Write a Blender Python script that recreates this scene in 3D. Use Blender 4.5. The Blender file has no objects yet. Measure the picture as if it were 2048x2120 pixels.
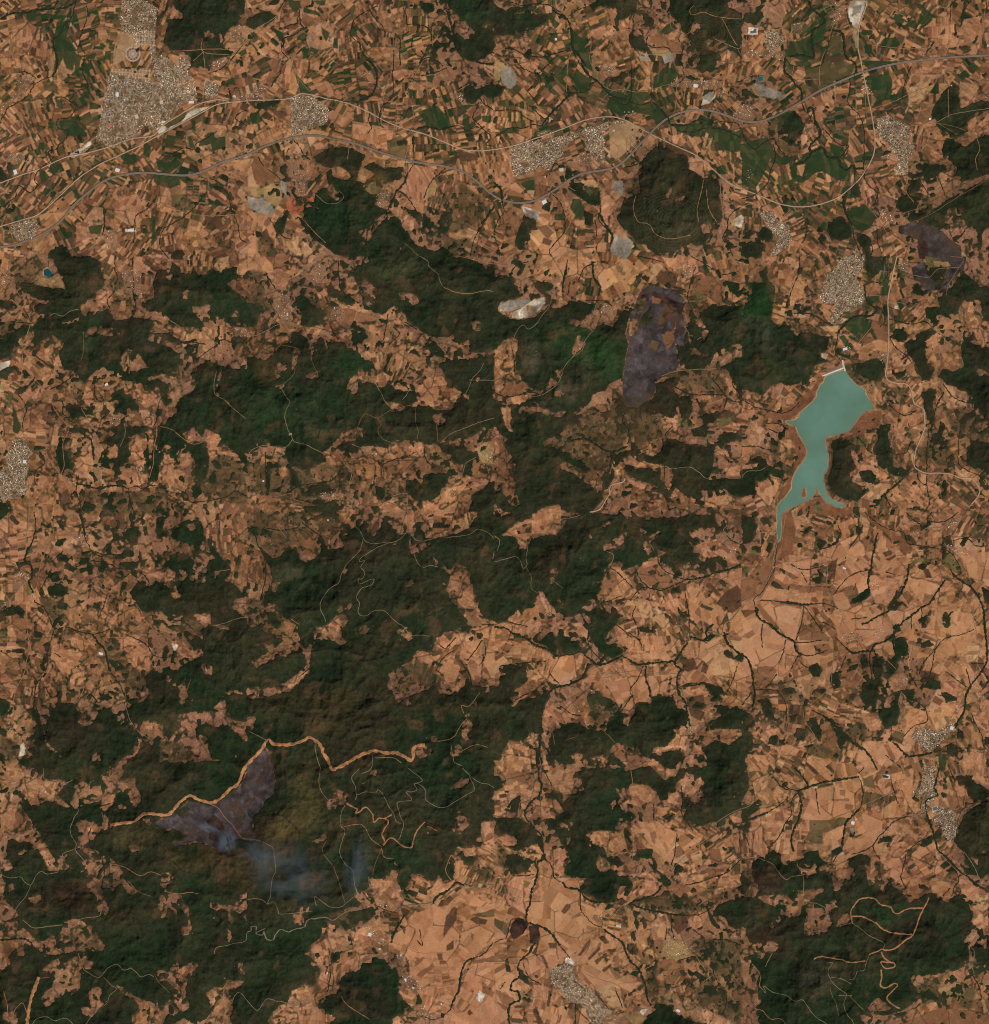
import bpy, bmesh, math, random
import numpy as np

# ------------------------------------------------------------------ scale
# one traced unit (source pixel) = 20 m; world origin at the middle of the view
PX = 20.0
SW, SH = 2048, 2120
CAM_H = 160000.0

# ------------------------------------------------------------------ camera, sky, sun, exposure
scene = bpy.context.scene
C = bpy.data.collections.new('landscape'); scene.collection.children.link(C)
cam_d = bpy.data.cameras.new('camera'); cam = bpy.data.objects.new('camera', cam_d)
scene.collection.objects.link(cam)
cam.location = (0, 0, CAM_H + 150); cam.rotation_euler = (0, 0, 0)
cam_d.sensor_fit = 'VERTICAL'; cam_d.sensor_height = 24.0
cam_d.angle_y = 2 * math.atan(SH * PX / 2 / CAM_H)
cam_d.clip_start = 100.0; cam_d.clip_end = 2.0e6
scene.camera = cam

SUN_EL, SUN_AZ = math.radians(42), math.radians(142)     # azimuth clockwise from north (+Y)
world = bpy.data.worlds.new('World'); scene.world = world; world.use_nodes = True
wn = world.node_tree
sky = wn.nodes.new('ShaderNodeTexSky'); sky.sky_type = 'NISHITA'; sky.sun_disc = False
sky.sun_elevation = SUN_EL; sky.sun_rotation = SUN_AZ
bg = wn.nodes['Background']; bg.inputs['Strength'].default_value = 0.075
wn.links.new(sky.outputs[0], bg.inputs['Color'])
sd = bpy.data.lights.new('sun', 'SUN'); sd.energy = 4.2; sd.angle = math.radians(0.53); sd.color = (1.0, 0.955, 0.89)
sun = bpy.data.objects.new('sun', sd); scene.collection.objects.link(sun)
sun.rotation_euler = (math.pi / 2 - SUN_EL, 0, math.pi - SUN_AZ)
scene.view_settings.view_transform = 'Standard'; scene.view_settings.look = 'None'
scene.view_settings.exposure = 0.0; scene.view_settings.gamma = 1.0
scene.cycles.filter_width = 1.1
scene.render.resolution_x = 989; scene.render.resolution_y = 1024

# ------------------------------------------------------------------ raster domain (numpy) with a margin round the view
PAD = 96
RW, RH = SW + 2 * PAD, SH + 2 * PAD
rng = np.random.RandomState(7)
DATA = r'''
@0 0
#bcdbbbbb bbdcbbbe bbdcbbbb bbdcbbcc ccddbbbb cccccccb dcbabbbb cbbabbbb
F 133 0 188 0 186 10 183 18 177 20 172 29 171 36 178 39 176 43 166 45 161 51 160 56 152 53 146 50 145 43 141 40 129 38 125 33 127 24 129 18 125 15 139 14 140 11 133 6
N 156 25 169 26 170 30 157 29
N 120 6 131 6 139 11 137 14 127 14 121 12
F 35 196 40 190 47 187 52 190 56 198 35 198
F 130 198 133 191 139 191 142 195 141 199
F 0 127 4 131 5 137 0 140
U 94 0 111 0 120 6 119 22 118 32 102 33 101 28 93 24 92 12
U 114 30 119 30 119 40 128 44 135 50 138 43 144 43 146 50 144 56 147 60 150 62 146 66 139 65 128 62 118 60 117 52 115 42
U 83 56 100 57 115 62 128 62 139 65 150 66 150 74 140 79 132 88 119 99 111 96 104 104 95 109 86 113 73 108 76 95 78 80 82 65
V 85 52 115 52 115 62 100 59 84 55
V 90 25 118 24 118 33 105 34 98 38 95 45 90 48 86 50 87 40
U 156 62 165 62 168 67 166 74 157 75
U 140 66 150 66 150 76 140 76
u 11 59 20 58 24 62 20 70 10 78 0 88 0 80 9 75 14 68
u 5 118 17 116 19 123 9 126
U 7 172 27 167 29 172 26 181 14 185 10 180
u 80 176 88 176 92 190 85 194 80 186
u 178 74 189 71 189 76 178 76
u 160 50 172 43 176 48 165 54
N 176 24 182 18 190 19 190 32 185 37 175 32
u 176 24 182 19 189 21 189 30 185 34 176 30
V 51 119 66 109 69 112 62 118 53 121
G 31 5 43 4 42 6 31 7
G 45 6 47 8 43 10 41 8
G 53 5 55 7 54 14 51 12
G 83 11 90 10 91 14 84 13
G 88 6 92 5 93 9 88 9
G 70 11 73 11 72 18 69 17
G 68 22 73 22 72 29 67 28
G 81 29 87 30 86 33 81 32
G 71 34 79 36 79 38 71 37
G 80 39 85 38 85 46 79 45
G 56 40 62 42 60 55 62 60 57 57
G 43 17 54 14 50 30 55 34 58 40 55 54 50 52 48 44 44 52 40 56 43 40 41 30
G 65 42 73 40 72 45 66 45
G 64 49 69 48 71 52 66 56 63 54
G 62 71 67 69 68 75 62 74
G 68 77 75 79 75 83 68 83
G 73 70 77 69 77 74 73 73
G 59 100 66 101 66 104 60 104
G 36 93 41 93 41 97 37 98
G 23 101 28 102 27 106 24 104
G 41 74 47 77 48 83 43 81
G 29 109 34 109 33 115 29 113
G 143 104 146 104 149 113 145 114
G 158 102 163 100 164 105 172 104 172 112 162 116 161 110 152 112 152 108 157 106
G 146 92 149 92 149 100 147 100
G 117 131 124 131 126 134 137 134 138 141 130 144 120 141 117 139
G 119 120 126 124 137 122 139 125 128 133 121 130
G 95 118 104 118 103 125 94 125
G 101 127 107 127 106 132 101 132
G 110 107 115 112 114 121 109 118
G 154 119 156 119 159 128 156 127
G 59 147 64 150 60 155 56 150
G 36 164 40 161 44 166 41 169 37 167
G 67 173 79 171 78 173 76 179 68 178
G 47 177 55 177 55 181 49 183
G 115 165 118 165 119 180 120 182 115 189 116 175
G 159 141 166 140 165 142 160 144
G 132 164 137 166 136 168 133 167
G 0 150 4 153 5 160 0 157
G 40 121 46 128 41 134 36 131
G 45 92 57 92 64 100 60 104 50 104 46 98
G 29 130 34 131 35 138 31 140
G 34 143 39 145 35 150 32 148
G 173 61 179 59 180 65 173 64
G 181 40 188 36 189 40 184 43
G 20 9 40 10 50 11 45 14 30 14 20 15
d 168 58 172 62
d 96 70 100 66 110 70 98 76
D 123 139 128 140 128 143 123 142
D 112 141 116 140 115 146 111 145
D 107 96 113 95 114 101 108 102
D 166 88 171 90 170 95 166 93
D 61 59 64 60 63 63 60 63
D 157 165 168 166 171 172 166 175 155 172
O 131 149 140 148 147 153 148 160 138 162 131 157
O 61 88 75 85 74 97 65 96
O 32 62 40 62 52 70 44 72 34 68
T 0 44 12 44 22 50 12 52 0 50
T 9 20 20 16 28 34 20 38 10 34
T 69 10 73 11 69 18 65 17
T 43 62 48 61 53 68 49 75 44 70
T 74 22 81 22 83 28 75 29
T 87 152 105 148 110 158 108 168 95 175 88 162
T 120 150 130 150 131 160 127 163 120 160
T 29 165 36 162 46 162 48 168 41 175 31 172
T 58 170 67 168 66 180 58 184
T 132 60 148 60 148 70 138 72
T 173 124 189 122 189 132 182 130
T 145 172 156 174 163 176 155 182 140 180
Y 186 120 189 118 189 124 187 126
T 140 110 148 114 150 120 142 118
T 152 115 160 116 162 128 155 128
w 95 175 103 174 104 177 96 177
w 51 119 69 108 70 110 55 121
y 125 92 150 82 163 80 158 84 140 91 124 97 118 104 116 100
w 120 98 128 95 150 83 160 81 152 86 135 95 122 103
O 125 95 140 86 145 84 138 93 128 98
X 97 175 102 175 102 177 97 177
X 88 70 91 70 91 74 88 74
X 122 76 125 76 125 80 122 80
X 144 77 149 77 148 79 144 79
X 83 94 86 95 85 97 83 96
X 103 88 106 87 106 91 103 90
X 88 128 92 129 91 132 88 131
X 9 130 12 129 14 133 11 134
X 178 72 181 73 180 75 178 74
X 123 92 126 92 126 94 124 94
t 25 59 22 60 24 62
k 57 116 60 115 60 117 57 118
S 0 14 8 10 20 9.5 30 7.5 48 6 54 3.5 58 0
s 58 0 57 4 54 14 49 19 45 27 40 30 41 36 43 42 43 52 40 58 34 60 27 64 20 74 12 79 6 82 3 88 0 92
S 40 30 41 36 43 42 43 52 40 58
s 66 4 67 10 65 18 62 26 61 34 65 42 63 52 65 60 67 66 60 69 55 74 53 77 58 80 56 86 52 90 45 91 43 95 46 99 52 100 50 106 45 111 42 114 37 116 38 119 41 120
s 53 77 48 74 43 74
s 41 120 37 124 33 127 28 132 26 137 28 142 23 147 18 144 14 142 12 146 12 150 7 154 3 158 0 158
s 28 60 20 55 14 55
s 160 136 167 139 172 145 175 150 176 156 179 164 182 172 184 182 189 186
s 189 96 180 90 186 85 189 84
s 158 147 150 157 140 166 130 172 124 177 122 187 126 194 130 198
s 118 152 112 160 104 165 103 175 102 186
s 160 56 170 52 177 45 183 38 188 30
s 128 120 134 116 142 113 148 114 150 110 155 107 162 103 166 100
s 79 160 80 170 78 180
r 4 2 7 8 6 11 9 17 8 27 8 38 12 50 14 55 24 62
l 96 3 92 25 89 38 87 46 85 53 80 78 76 97 74 107
r 88 36 99 42
r 102 36 103 28
r 84 52 117 52 116 34 117 22
r 84 55 104 60 115 63
r 91 108 92 119 92 133
r 150 61 142 65 132 72 118 79 108 87 104 100 102 106
l 129 39 145 39 160 38 189 37
l 155 30 156 40 175 42
l 156 40 148 47
l 156 40 157 52
r 189 6 188 0
R 0 140 15 134 30 129 50 120 65 117 80 113 100 106 118 103
M 0 189 12 187 28 181 40 174 48 167 55 158 65 149 78 139 92 134 110 132 125 133 142 134 155 131 170 124 189.3 118
R 0 173 20 167 30 163 45 150 60 136 75 126 90 119 105 112 118 105 135 96 150 88 165 80 175 78 189.3 77
R 115 104 124 96 135 89 150 80 165 76 175 77
l 27 170 24 196
l 6 172 11 187 14 196
r 160 145 158 130
l 182 164 150 164 100 150
l 172 126 182 135 188 140
@1 0
#bbbbbbff bbbbccfe cbcbbbff bbbcbccc cbabbbcc bfgafcbb fffffacb abfffffa
F 0 14 8 10 18 9 22 13 14 20 6 22 0 20
F 150 0 189.3 0 189.3 19 182 18 175 25 168 18 163 16 160 10 156 6
F 160 26 168 30 178 22 186 20 189 25 189 38 180 45 172 47 164 44 160 38 157 32 152 28
F 131 0 143 2 143 8 138 11 133 7
F 165 68 170 63 175 68 189 60 189.3 78 180 72 175 78 170 80 166 74
F 176 50 181 54 187 60 183 61 177 57
F 50 120 62 112 80 113 90 118 86 130 83 138 90 140 97 133 88 128 97 124 105 128 112 127 119 128 118 135 112 140 105 138 98 142 93 146 100 150 97 156 103 158 107 162 98 168 92 175 85 178 91 184 92 196 70 196 62 190 50 182 42 172 34 160 30 168 28 178 21 182 22 170 32 158 45 158 55 160 50 150 55 145 62 142 60 132 64 128 52 125
N 64 128 70 127 76 130 80 136 72 137 66 135
N 61 143 65 140 67 145 72 150 68 155 64 150
N 44 128 50 128 56 130 60 136 56 140 50 142 49 134
N 30 160 38 158 44 165 38 168
F 20 120 24 121 24 128 18 127
F 25 127 30 125 33 132 30 136 25 132
F 92 188 100 172 108 165 116 166 122 176 126 184 130 188 138 190 145 192 150 188 160 196 92 196
F 115 157 125 160 135 163 140 170 150 165 155 175 150 180 148 185 145 190 140 185 134 175 130 170 122 162
N 142 165 146 163 150 170 147 174 142 170
N 137 174 143 176 146 188 144 192 138 188 136 180
f 150 150 165 140 178 150 182 160 175 172 160 178 150 186 148 170 145 160
f 150 182 165 180 178 188 175 196 150 196
f 6 170 14 180 22 182 20 195 8 195
F 0 77 10 78 22 74 24 78 18 82 6 83
T 123 125 137 127 143 131 142 138 136 146 135 155 136 162 132 160 125 150 116 146 122 137 123 130
T 80 92 100 96 112 100 111 108 108 115 98 112 88 108 80 105
T 49 64 60 61 66 64 76 65 75 72 71 76 62 74 55 70
T 35 43 42 45 47 46 46 55 43 60 38 52
T 50 110 56 108 60 113 52 114
T 24 36 27 39 28 45 24 44
T 48 46 56 46 55 54 48 53
T 28 40 32 43 34 50 38 58 38 70 30 70 28 60 30 50
T 5 100 15 99 20 108 10 112
T 8 88 18 92 28 92 30 100 20 105 15 95
B 42 10 56 15 52 20 42 15
B 20 42 25 46 29 46 30 50 20 60 16 68 14 62 18 50
D 163 114 176 119 176 122 165 123 160 120
D 17 84 27 84 32 87 27 90 24 90 22 88
D 68 45 74 46 74 50 69 48
D 77 43 82 44 81 47 77 46
O 75 72 85 70 88 77 80 78
O 107 108 118 103 124 118 122 123 108 118
B 2 121 8 119 13 126 20 133 22 136 14 144 8 142 4 132
Y 0 121 5 121 3 130 8 145 0 142
T 0 161 6 162 8 168 4 178 0 178
Y 28 186 38 180 48 188 52 196 34 196
T 0 188 8 192 10 196 0 196
q 0 150 10 152 18 155 22 162 16 164 8 162 0 158
q 25 137 30 140 30 150 26 146
y 0 142 10 144 20 140 25 143 26 152 22 158 14 152 4 150
y 95 115 100 119 109 121 103 119 106 122 98 120
y 88 142 98 140 104 145 100 150 92 147
y 138 142 144 138 146 142 140 150 136 152
f 88 142 98 140 104 145 112 150 108 155 98 150 90 152
j 31 152 40 150 50 152 52 156 44 160 36 165 30 160
t 10.5 149 12.5 149 12.5 151 11 152
U 33 73 40 72 46 73 54 76 62 83 62 88 60 95 52 97 42 99 38 104 34 103 33 90
u 4 68 14 67 14 72 4 72
u 0 73 14 74 14 76 0 76
u 36 130 46 130 46 150 38 150
u 98 148 110 146 108 160 100 160
u 86 54 96 56 94 60 86 58
u 158 70 166 72 164 78 158 75
G 31 0 40 0 41 5 37 9 32 4
G 43 5 55 9 56 12 43 9
G 50 0 60 0 59 4 53 3
G 9 7 16 8 15 11 10 11
G 56 20 63 25 60 32 57 26
G 37 28 43 24 46 26 42 32
G 43 36 47 37 46 44 43 45 42 41
G 48 35 55 38 53 41 48 39
G 21 22 28 24 27 31 24 31
G 66 28 69 29 69 37 65 36
G 36 54 48 68 48 71 40 70 38 62
G 2 86 8 85 12 92 6 95 1 92
G 7 94 9 94 10 99 8 100
G 142 22 146 23 145 27 142 27
G 137 58 143 57 142 63 138 62
G 123 67 127 68 127 73 124 74 122 71
G 90 42 97 44 97 50 94 46
G 165 86 170 87 170 94 172 98 164 95
G 155 115 161 116 160 119 154 118
G 136 38 140 39 139 42 136 42
G 123 40 127 40 126 43 123 43
G 119 83 123 83 120 91 118 89
G 78 23 83 20 84 28 79 28
G 157 107 161 107 160 110
d 91 42 97 48 99 55 97 60 100 70
G 130 85 145 80 155 90 150 98 138 96
G 180 88 187 88 186 94 180 92
G 0 88 3 90 2 96 0 95
s 24 8 27 3 29 0
S 50 0 49 4 45 5
s 40 7 40 11 38 14 39 18 36 18 30 20 28 22
s 40 11 41 18 43 21 39 24 34 27 28 29 26 34 27 40 31 45 27 50 25 56 22 60 18 66
S 28 30 27 36
s 82 14 80 20 79 26 82 30 86 33 87 37 91 45 96 49 99 55 99 63 97 70 93 74 86 77 80 78 73 77 68 76 62 75
S 91 45 96 49 99 55 99 63 97 70 93 74 86 77
s 82 14 88 10 94 7 100 4
s 94 8 98 14 103 19 105 24
s 119 6 122 12 122 18 128 18 136 20 140 23
s 127 28 126 36 130 42 135 43 133 38
s 127 28 138 27
s 152 0 153 7 158 6 163 8
S 153 8 156 18 159 30 161 38 165 43 175 47 185 49 189 48
s 175 47 182 42 189 40
s 160 26 168 25 171 18 176 18
s 148 0 152 6 145 10
s 133 58 140 56 147 54 153 52
s 133 45 142 44 150 50
s 112 38 112 50 111 58 112 66 110 75 103 82 101 92 104 98
s 118 30 120 26 124 24
s 117 50 117 40 117 30 113 25
s 130 98 140 97 147 99 155 97 162 96 168 100 175 97 182 100 187 105 183 110 189 112
S 130 98 140 97 147 99 155 97
s 180 98 173 90 175 84 177 78
s 189 84 180 78 177 70
s 127 103 127 112 127 121
S 127 104 127 110
s 127 126 122 134 120 140 114 147 110 156 107 161 100 167 94 174 92 178 91 188
S 122 134 120 140 114 147 110 156
s 135 152 140 140 148 132 152 128
s 116 146 122 150 127 157 130 163
s 185 165 180 172 175 180 172 190 171 196
S 189 158 184 165 179 171
s 8 120 12 126 22 134 26 138
s 32 113 30 118
s 34 106 40 112 43 118 48 122
s 94 86 93 92 95 98 92 102
s 17 167 26 180 34 183
s 189 130 185 137 186 141
r 29 0 22 12 10 20 0 25
r 58 15 57 20 56 15 40 26
r 33 41 35 50 38 58 39 64 40 70
r 38 59 48 70
r 100 4 108 13 111 18 112 30 112 40 113 50
l 111 55 107 65 104 74 106 77 114 80 114 100
l 170 64 160 70
r 122 68 127 60 131 52 135 46 142 44 152 48 154 52
r 122 68 126 80 127 90 126 98 124 101
l 142 20 142 35
l 165 52 172 58 178 63 185 64 186 60 189 58
l 65 86 80 92 95 97 110 100 115 101
r 104 74 104 72 108 60
r 52 148 56 152 62 156 70 155 74 150 70 146
l 78 108 88 117 100 121 108 124
l 78 110 77 122
l 60 108 80 113
l 46 122 45 135
l 122 134 122 128 121 120 124 110
l 40 165 50 176 60 186
M 0 118 15 111 35 105 52 103.5 65 106 80 109 95 114 110 119 130 124 150 127 165 131 175 138 189.3 150
R 0 76.5 20 76 32 75 40 71.5 48 72 60 75 75 78 90 84 105 92 120 98 135 102 150 108 165 114 178 115 189.3 114
r 0 77 24 76 34 73
l 65 84 72 88
l 118 101 135 102
l 180 120 182 135 178 140
c 131 196 125 190 120 186
@2 0
#fdefefff fcbcbbff cbddbcfb bccdcdcb bcccabcc bbfbfffb babbffff babbafff
F 0 3 8 8 18 5 28 4 35 8 40 12 38 18 30 22 22 24 14 27 6 27 0 26
F 72 3 80 0 110 0 108 10 100 14 95 17 90 16 95 10 88 5 80 6 75 8
F 135 0 189.3 0 189.3 45 183 40 178 38 172 42 176 48 168 50 168 58 158 56 152 50 155 44 150 40 145 36 150 32 146 26 143 22 142 16 138 14 132 9
N 150 18 157 19 156 26 150 26
N 175 42 184 40 189 46 189 58 178 60 172 55 170 46
N 162 30 169 28 176 30 180 36 170 40 163 38
N 178 0 189 0 189 10 180 6
f 155 28 172 28 180 36 165 40 155 38
F 112 10 119 10 122 16 120 22 115 18
N 117 11 120 11 121 14 117 15
F 4 64 9 66 4 73 -3 74 -3 66
F 38 56 45 56 46 62 40 63
F 88 60 100 54 103 58 97 62 90 63
F 103 55 111 50 106 62
F 103 25 112 27 118 36 115 38 105 37 102 30
N 106 31 112 31 115 35 108 36
F 57 45 62 46 63 50 57 51
F 110 125 120 115 128 108 134 110 146 114 148 122 149 130 154 132 160 137 166 135 172 138 173 146 173 156 175 165 170 176 165 185 155 188 145 188 140 190 136 196 125 196 118 190 112 186 108 182 97 175 93 166 96 158 100 152 106 150 112 148 110 140 113 132
N 130 150 134 144 137 143 135 148 132 152
N 138 153 145 150 144 153 138 155
N 158 172 166 170 166 178 160 178
f 98 138 110 135 113 142 110 150 100 148 98 145
f 158 150 170 140 173 150 174 165 165 175 158 165
f 120 165 140 160 150 165 150 178 140 185 125 175
F 146 58 150 58 152 62 148 62
F 127 0 132 4 130 8
H 56 140 66 140 80 144 82 152 79 158 73 157 65 152 56 145
F 54 128 62 130 66 132 58 138 54 136
F 16 185 18 176 22 170 30 172 36 171 34 176 28 175 26 182 25 187 18 189
F 68 162 75 164 76 172 70 174
F 22 165 30 168 36 174 28 176 22 170
F 0 194 3 190 3 196
F 105 179 113 176 118 182 116 188 108 186
q 2 48 10 50 16 56 17 64 12 68 6 63 4 55
j 14 42 24 42 33 50 30 54 20 52
y 0 45 8 48 4 60 0 62
q 110 42 118 43 120 46 112 46
q 128 42 136 40 137 46 130 48
y 115 37 128 38 136 37 134 42 122 42 112 41
w 21 158 30 160 35 162 35 168 28 166 22 162
q 22 159 30 162 33 168 26 166
q 92 138 98 138 99 145 97 150 92 147 90 142
X 36 154 40 152 40 156 37 156
X 49 129 53 128 53 131 50 131
X 46 29 48 29 47 31
q 88 190 94 178 98 182 100 180 106 185 104 193 100 198 90 194
w 160 74 168 70 169 74 164 79 158 80
q 158 75 165 70 169 72 165 78
w 183 168 189 164 189 174 182 172
y 181 168 184 168 184 174 181 174
X 152 64 156 64 156 67 152 67
X 90 99 92 99 92 101
X 24 31
U 11 116 14 112 22 110 30 108 40 105 55 104 66 101 70 97 78 96 86 93 98 91 102 94 95 94 88 94 83 102 78 100 71 104 66 103 60 107 50 115 54 118 48 121 42 130 34 128 22 134 16 136 13 128
U 68 105 78 100 84 104 84 115 85 125 80 126 76 120 70 112
u 32 101 46 100 45 105 33 105
u 62 120 68 117 76 118 76 126 68 127 63 124
V 88 95 103 93 115 98 112 105 102 114 95 122 88 120 88 108
u 134 60 170 62 178 66 165 68 135 66
u 182 86 189 86 189 92 183 90
u 98 85 108 84 108 90 100 89
u 170 68 178 70 179 75 171 73
u 80 50 92 50 92 58 84 56
G 63 52 70 58 75 60 72 66 66 70 62 66 60 58
G 64 42 70 38 74 42 74 50 76 55 70 52 66 48
G 54 34 58 32 58 38 55 40
d 60 10 68 14 72 30 74 44 82 66 85 70
d 57 17 62 26 64 36 74 46 86 60 90 70 80 68 70 56 60 42
G 60 22 66 30 64 36 60 30
G 88 74 98 72 108 78 120 78 128 84 134 90 126 96 118 88 108 86 95 88 86 82
G 100 68 112 69 118 68 119 75 110 80 104 78
G 85 68 98 70 102 76 90 74 86 72
G 131 50 140 54 138 62 130 66 122 66 122 58
G 136 95 155 94 170 96 185 100 189 98 189 120 178 115 165 105 150 104 140 100
G 170 128 176 126 178 132 174 134
G 4 98 15 97 20 100 12 102 4 102
G 20 140 25 138 31 137 31 146 22 146
G 60 152 66 152 70 162 66 168 60 165 57 160
G 46 163 54 163 54 168 46 168
G 68 142 73 136 76 145 74 150 70 148
G 15 10 30 6 45 14 50 18 46 22 40 12 25 8 15 12
d 53 10 60 18 60 30 68 40
G 60 25 70 30 70 45 62 42 58 36
G 130 20 136 16 140 22 132 26 126 24
G 44 142 50 145 46 148 42 146
G 14 155 20 155 20 160 14 158
O 150 40 157 38 156 48 152 49
B 118 27 130 28 140 32 145 38 140 42 136 38 120 32
T 97 17 102 13 106 18 104 22 98 20
T 74 22 84 18 86 24 80 30 74 28
T 14 40 22 42 30 48 33 52 28 54 18 50
Y 56 58 59 60 58 63 55 62
T 48 21 52 22 52 25 47 24
T 8 115 12 118 13 130 18 140 10 138 5 125
Y 66 138 74 137 80 140 80 144 72 143 66 140
B 84 137 90 138 88 148 84 150
T 52 145 58 160 62 165 56 166 52 152
T 82 150 88 148 90 165 92 172 88 175 82 168
T 148 122 156 120 165 124 162 130 156 134 150 130
T 15 165 46 163 46 168 38 170 34 164
T 38 184 44 182 50 182 58 188 52 196 36 196
T 60 168 68 168 70 175 60 172
T 78 170 84 168 86 178 78 180
T 115 103 126 104 120 110 113 112
T 172 42 180 40 180 46 174 48
B 5 165 12 160 22 168 16 178 12 185 4 175
D 37 182 44 184 42 188 36 186
D 57 46 64 48 62 51 57 51
D 72 28 76 27 75 31
D 128 106 140 110 152 118 150 120 136 115 128 110
B 30 131 36 132 40 138 38 150 32 150
Y 157 118 162 101 164 102 160 116 167 104 167 107 160 119
T 166 124 177 115 178 118 168 126
T 141 105 146 103 147 108 143 112
T 117 107 124 108 120 112 114 111
Y 160 119 168 124 165 124
T 183 116 188 116 188 121
T 24 144 20 148 0 140 0 132 10 136
Y 16 80 24 84 34 89 33 90 22 86
T 24 88 35 88 35 92 26 92
T 20 98 30 98 30 104 22 106
T 115 50 120 50 119 65 117 70 113 68 116 58
s 0 0 14 2 20 4 30 3 40 3 47 7 55 13 58 20 60 30 60 38
S 45 8 52 12 57 17 59 25 60 36 66 44 70 50
s 60 38 65 48 72 57 80 63 86 70 92 74 100 76
S 66 48 72 57 80 63 86 70 92 74 100 76
s 56 13 62 8 70 5
s 8 37 14 37 22 41 30 43 40 43 45 41 50 40 58 37
s 15 45 22 52 32 56 36 54 42 48 48 42
s 33 55 35 60 35 66
s 0 85 8 84 18 85 24 90 30 93
s 26 80 35 88 40 90 48 82 54 76 60 71 70 70 74 64 78 62
S 36 96 42 88 50 80 56 74 62 71
s 0 105 6 101 14 97 22 98 30 95 38 96 42 90
s 105 50 105 60 105 68 104 77 100 80 88 74
s 104 57 112 50
s 120 68 120 77 112 80 104 78
s 120 77 128 84 133 90 135 95 145 96 158 91 166 94 175 93 185 94 189 98
S 128 84 133 90 135 95 145 96
s 189 105 178 100 168 98 160 98 152 101 140 100
s 100 0 99 6 104 12 106 8
s 106 22 107 10 113 6 120 6
s 118 18 120 23
s 119 26 116 32 122 36 132 36 136 40
s 141 30 145 36 143 42 144 50 145 60 140 64
s 189 158 180 165 178 175 175 182 180 190 183 196
s 0 140 5 145 6 155 7 162 2 170 0 180 3 190 4 196
S 0 140 5 145 6 155
s 41 146 46 150 52 158 54 168 53 178 46 186 42 192 44 196
s 80 152 81 160 80 168 86 175 90 180
S 80 163 84 170 90 180 90 185
s 77 168 78 180 74 184
s 42 134 46 125 50 128
s 14 97 16 102
s 24 68 30 75 33 80
s 106 120 110 125 100 128
r 60 10 66 12 70 17 73 24 74 34 73 46 78 54 79 60 84 66 91 69
r 91 69 98 68 108 70 118 69 130 65 145 62 160 62 172 60 189 59
r 91 69 84 74 78 82 74 88
r 122 0 121 6 125 10 130 13 134 9 135 20 142 26 140 32 137 38 126 41 115 41 103 38
r 118 45 120 55 121 68
l 55 70 56 50 58 40
l 152 5 149 9 152 12 160 10 170 13 189 15
l 174 14 178 22 182 30 186 35
l 145 27 150 24 152 18
l 170 60 174 65 177 73 180 82 189 90
l 140 62 139 75 138 85
r 168 30 186 37 189 34
c 186 37 189 43
l 152 82 154 76 160 75
M 0 150 10 154 22 155 34 152 48 144 58 137 70 132 88 129 98 124 108 114 118 103 130 92 142 86 155 84 168 85 189.3 92
R 0 114 15 111 30 106 50 99 65 93 76 90 90 89 101 92 110 97 125 105 140 112 155 119 168 130 180 140 189.3 144
r 45 111 55 105 68 98
r 78 90 72 96 68 100
l 96 102 101 107 101 118
l 101 107 114 98
l 104 105 105 116
l 108 103 108 112
c 90 127 88 125 100 118 112 108
l 89 100 90 108 95 113 94 120
l 92 130 94 134 97 140 97 148 94 155 92 162 93 168 98 175 102 180
l 108 150 106 160 110 170 118 172 124 180 135 183 150 180
l 160 138 158 148 155 160 156 170
l 162 145 164 160 170 170
l 173 139 173 150 175 165 172 175
l 55 142 62 146
w 5 0
c 168 120 180 135 189 143
c 0 38 8 36 18 30 28 28
l 44 135 50 142 52 150
l 168 130 175 138 189 156
l 54 178 58 170 55 165
@3 0
#fcdcbcbb bcddccbb fcdccbcb fcbddbbf fcdbbbef cdcdbfff dcdcffff fbbdbfff
F 2 10 12 8 18 12 10 20 0 16
N 8 11 14 8 17 11 12 16 8 15
F 28 90 40 84 45 88 48 95 46 103 40 107 34 102 28 103 26 96
F 28 105 38 104 46 108 42 112 35 110
F 155 68 162 65 168 68 166 75 167 82 175 80 184 76 189 78 189 84 182 88 176 90 172 94 174 100 165 106 158 104 150 98 146 92 144 86 148 80
F 152 118 155 105 165 108 172 112 178 106 185 102 189.3 103 189.3 133 175 138 168 140 163 135 165 128 155 120 150 114 145 110
F 136 122 145 126 155 126 158 130 152 132 148 138 140 135
F 127 168 130 162 145 160 150 158 156 154 165 148 178 142 189.3 136 189.3 174 182 178 175 173 170 165 168 160 158 162 155 168 160 175 150 176 140 172 130 172
N 158 162 164 158 166 165 170 170 176 178 170 175 162 168
F 118 154 124 148 130 150 136 152 134 160 126 162 118 162
F 117 140 122 138 124 142 118 144
F 127 138 134 138 138 142 132 148 128 144
F 66 170 74 165 82 166 84 175 85 182 78 184 70 188 66 180
F 88 178 96 180 100 184 98 192 96 198 92 192 88 185
F 14 173 22 175 25 180 22 186 14 184 12 180
F 0 186 14 184 20 190 14 196 0 196
F 80 146 88 142 91 148 87 152 80 150
F 58 182 62 178 65 183 62 185
F 0 70 6 70 6 76 0 76
F 174 180 177 180 176 192 174 192
F 180 178 184 180 184 190 181 192
F 166 35 172 34 178 30 181 26 181 31 174 36 170 38
P 120 173 130 170 140 171 148 174 155 178 160 183 168 188 168 198 140 198 136 190 134 183 126 180 120 178
k 134 188 140 184 143 190 142 198 136 198
f 18 100 30 108 45 112 46 118 36 118 28 112
B 30 104 45 106 48 116 36 120 28 112
w 83 0 95 0 93 8 91 15 90 22 86 20 83 15 81 8
q 85 4 92 3 91 9 84 12
y 84 20 90 22 89 36 87 36
q 8 63 18 66 30 70 34 75 24 75 14 72
y 6 60 12 72 22 78 18 78 10 72 5 64
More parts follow.
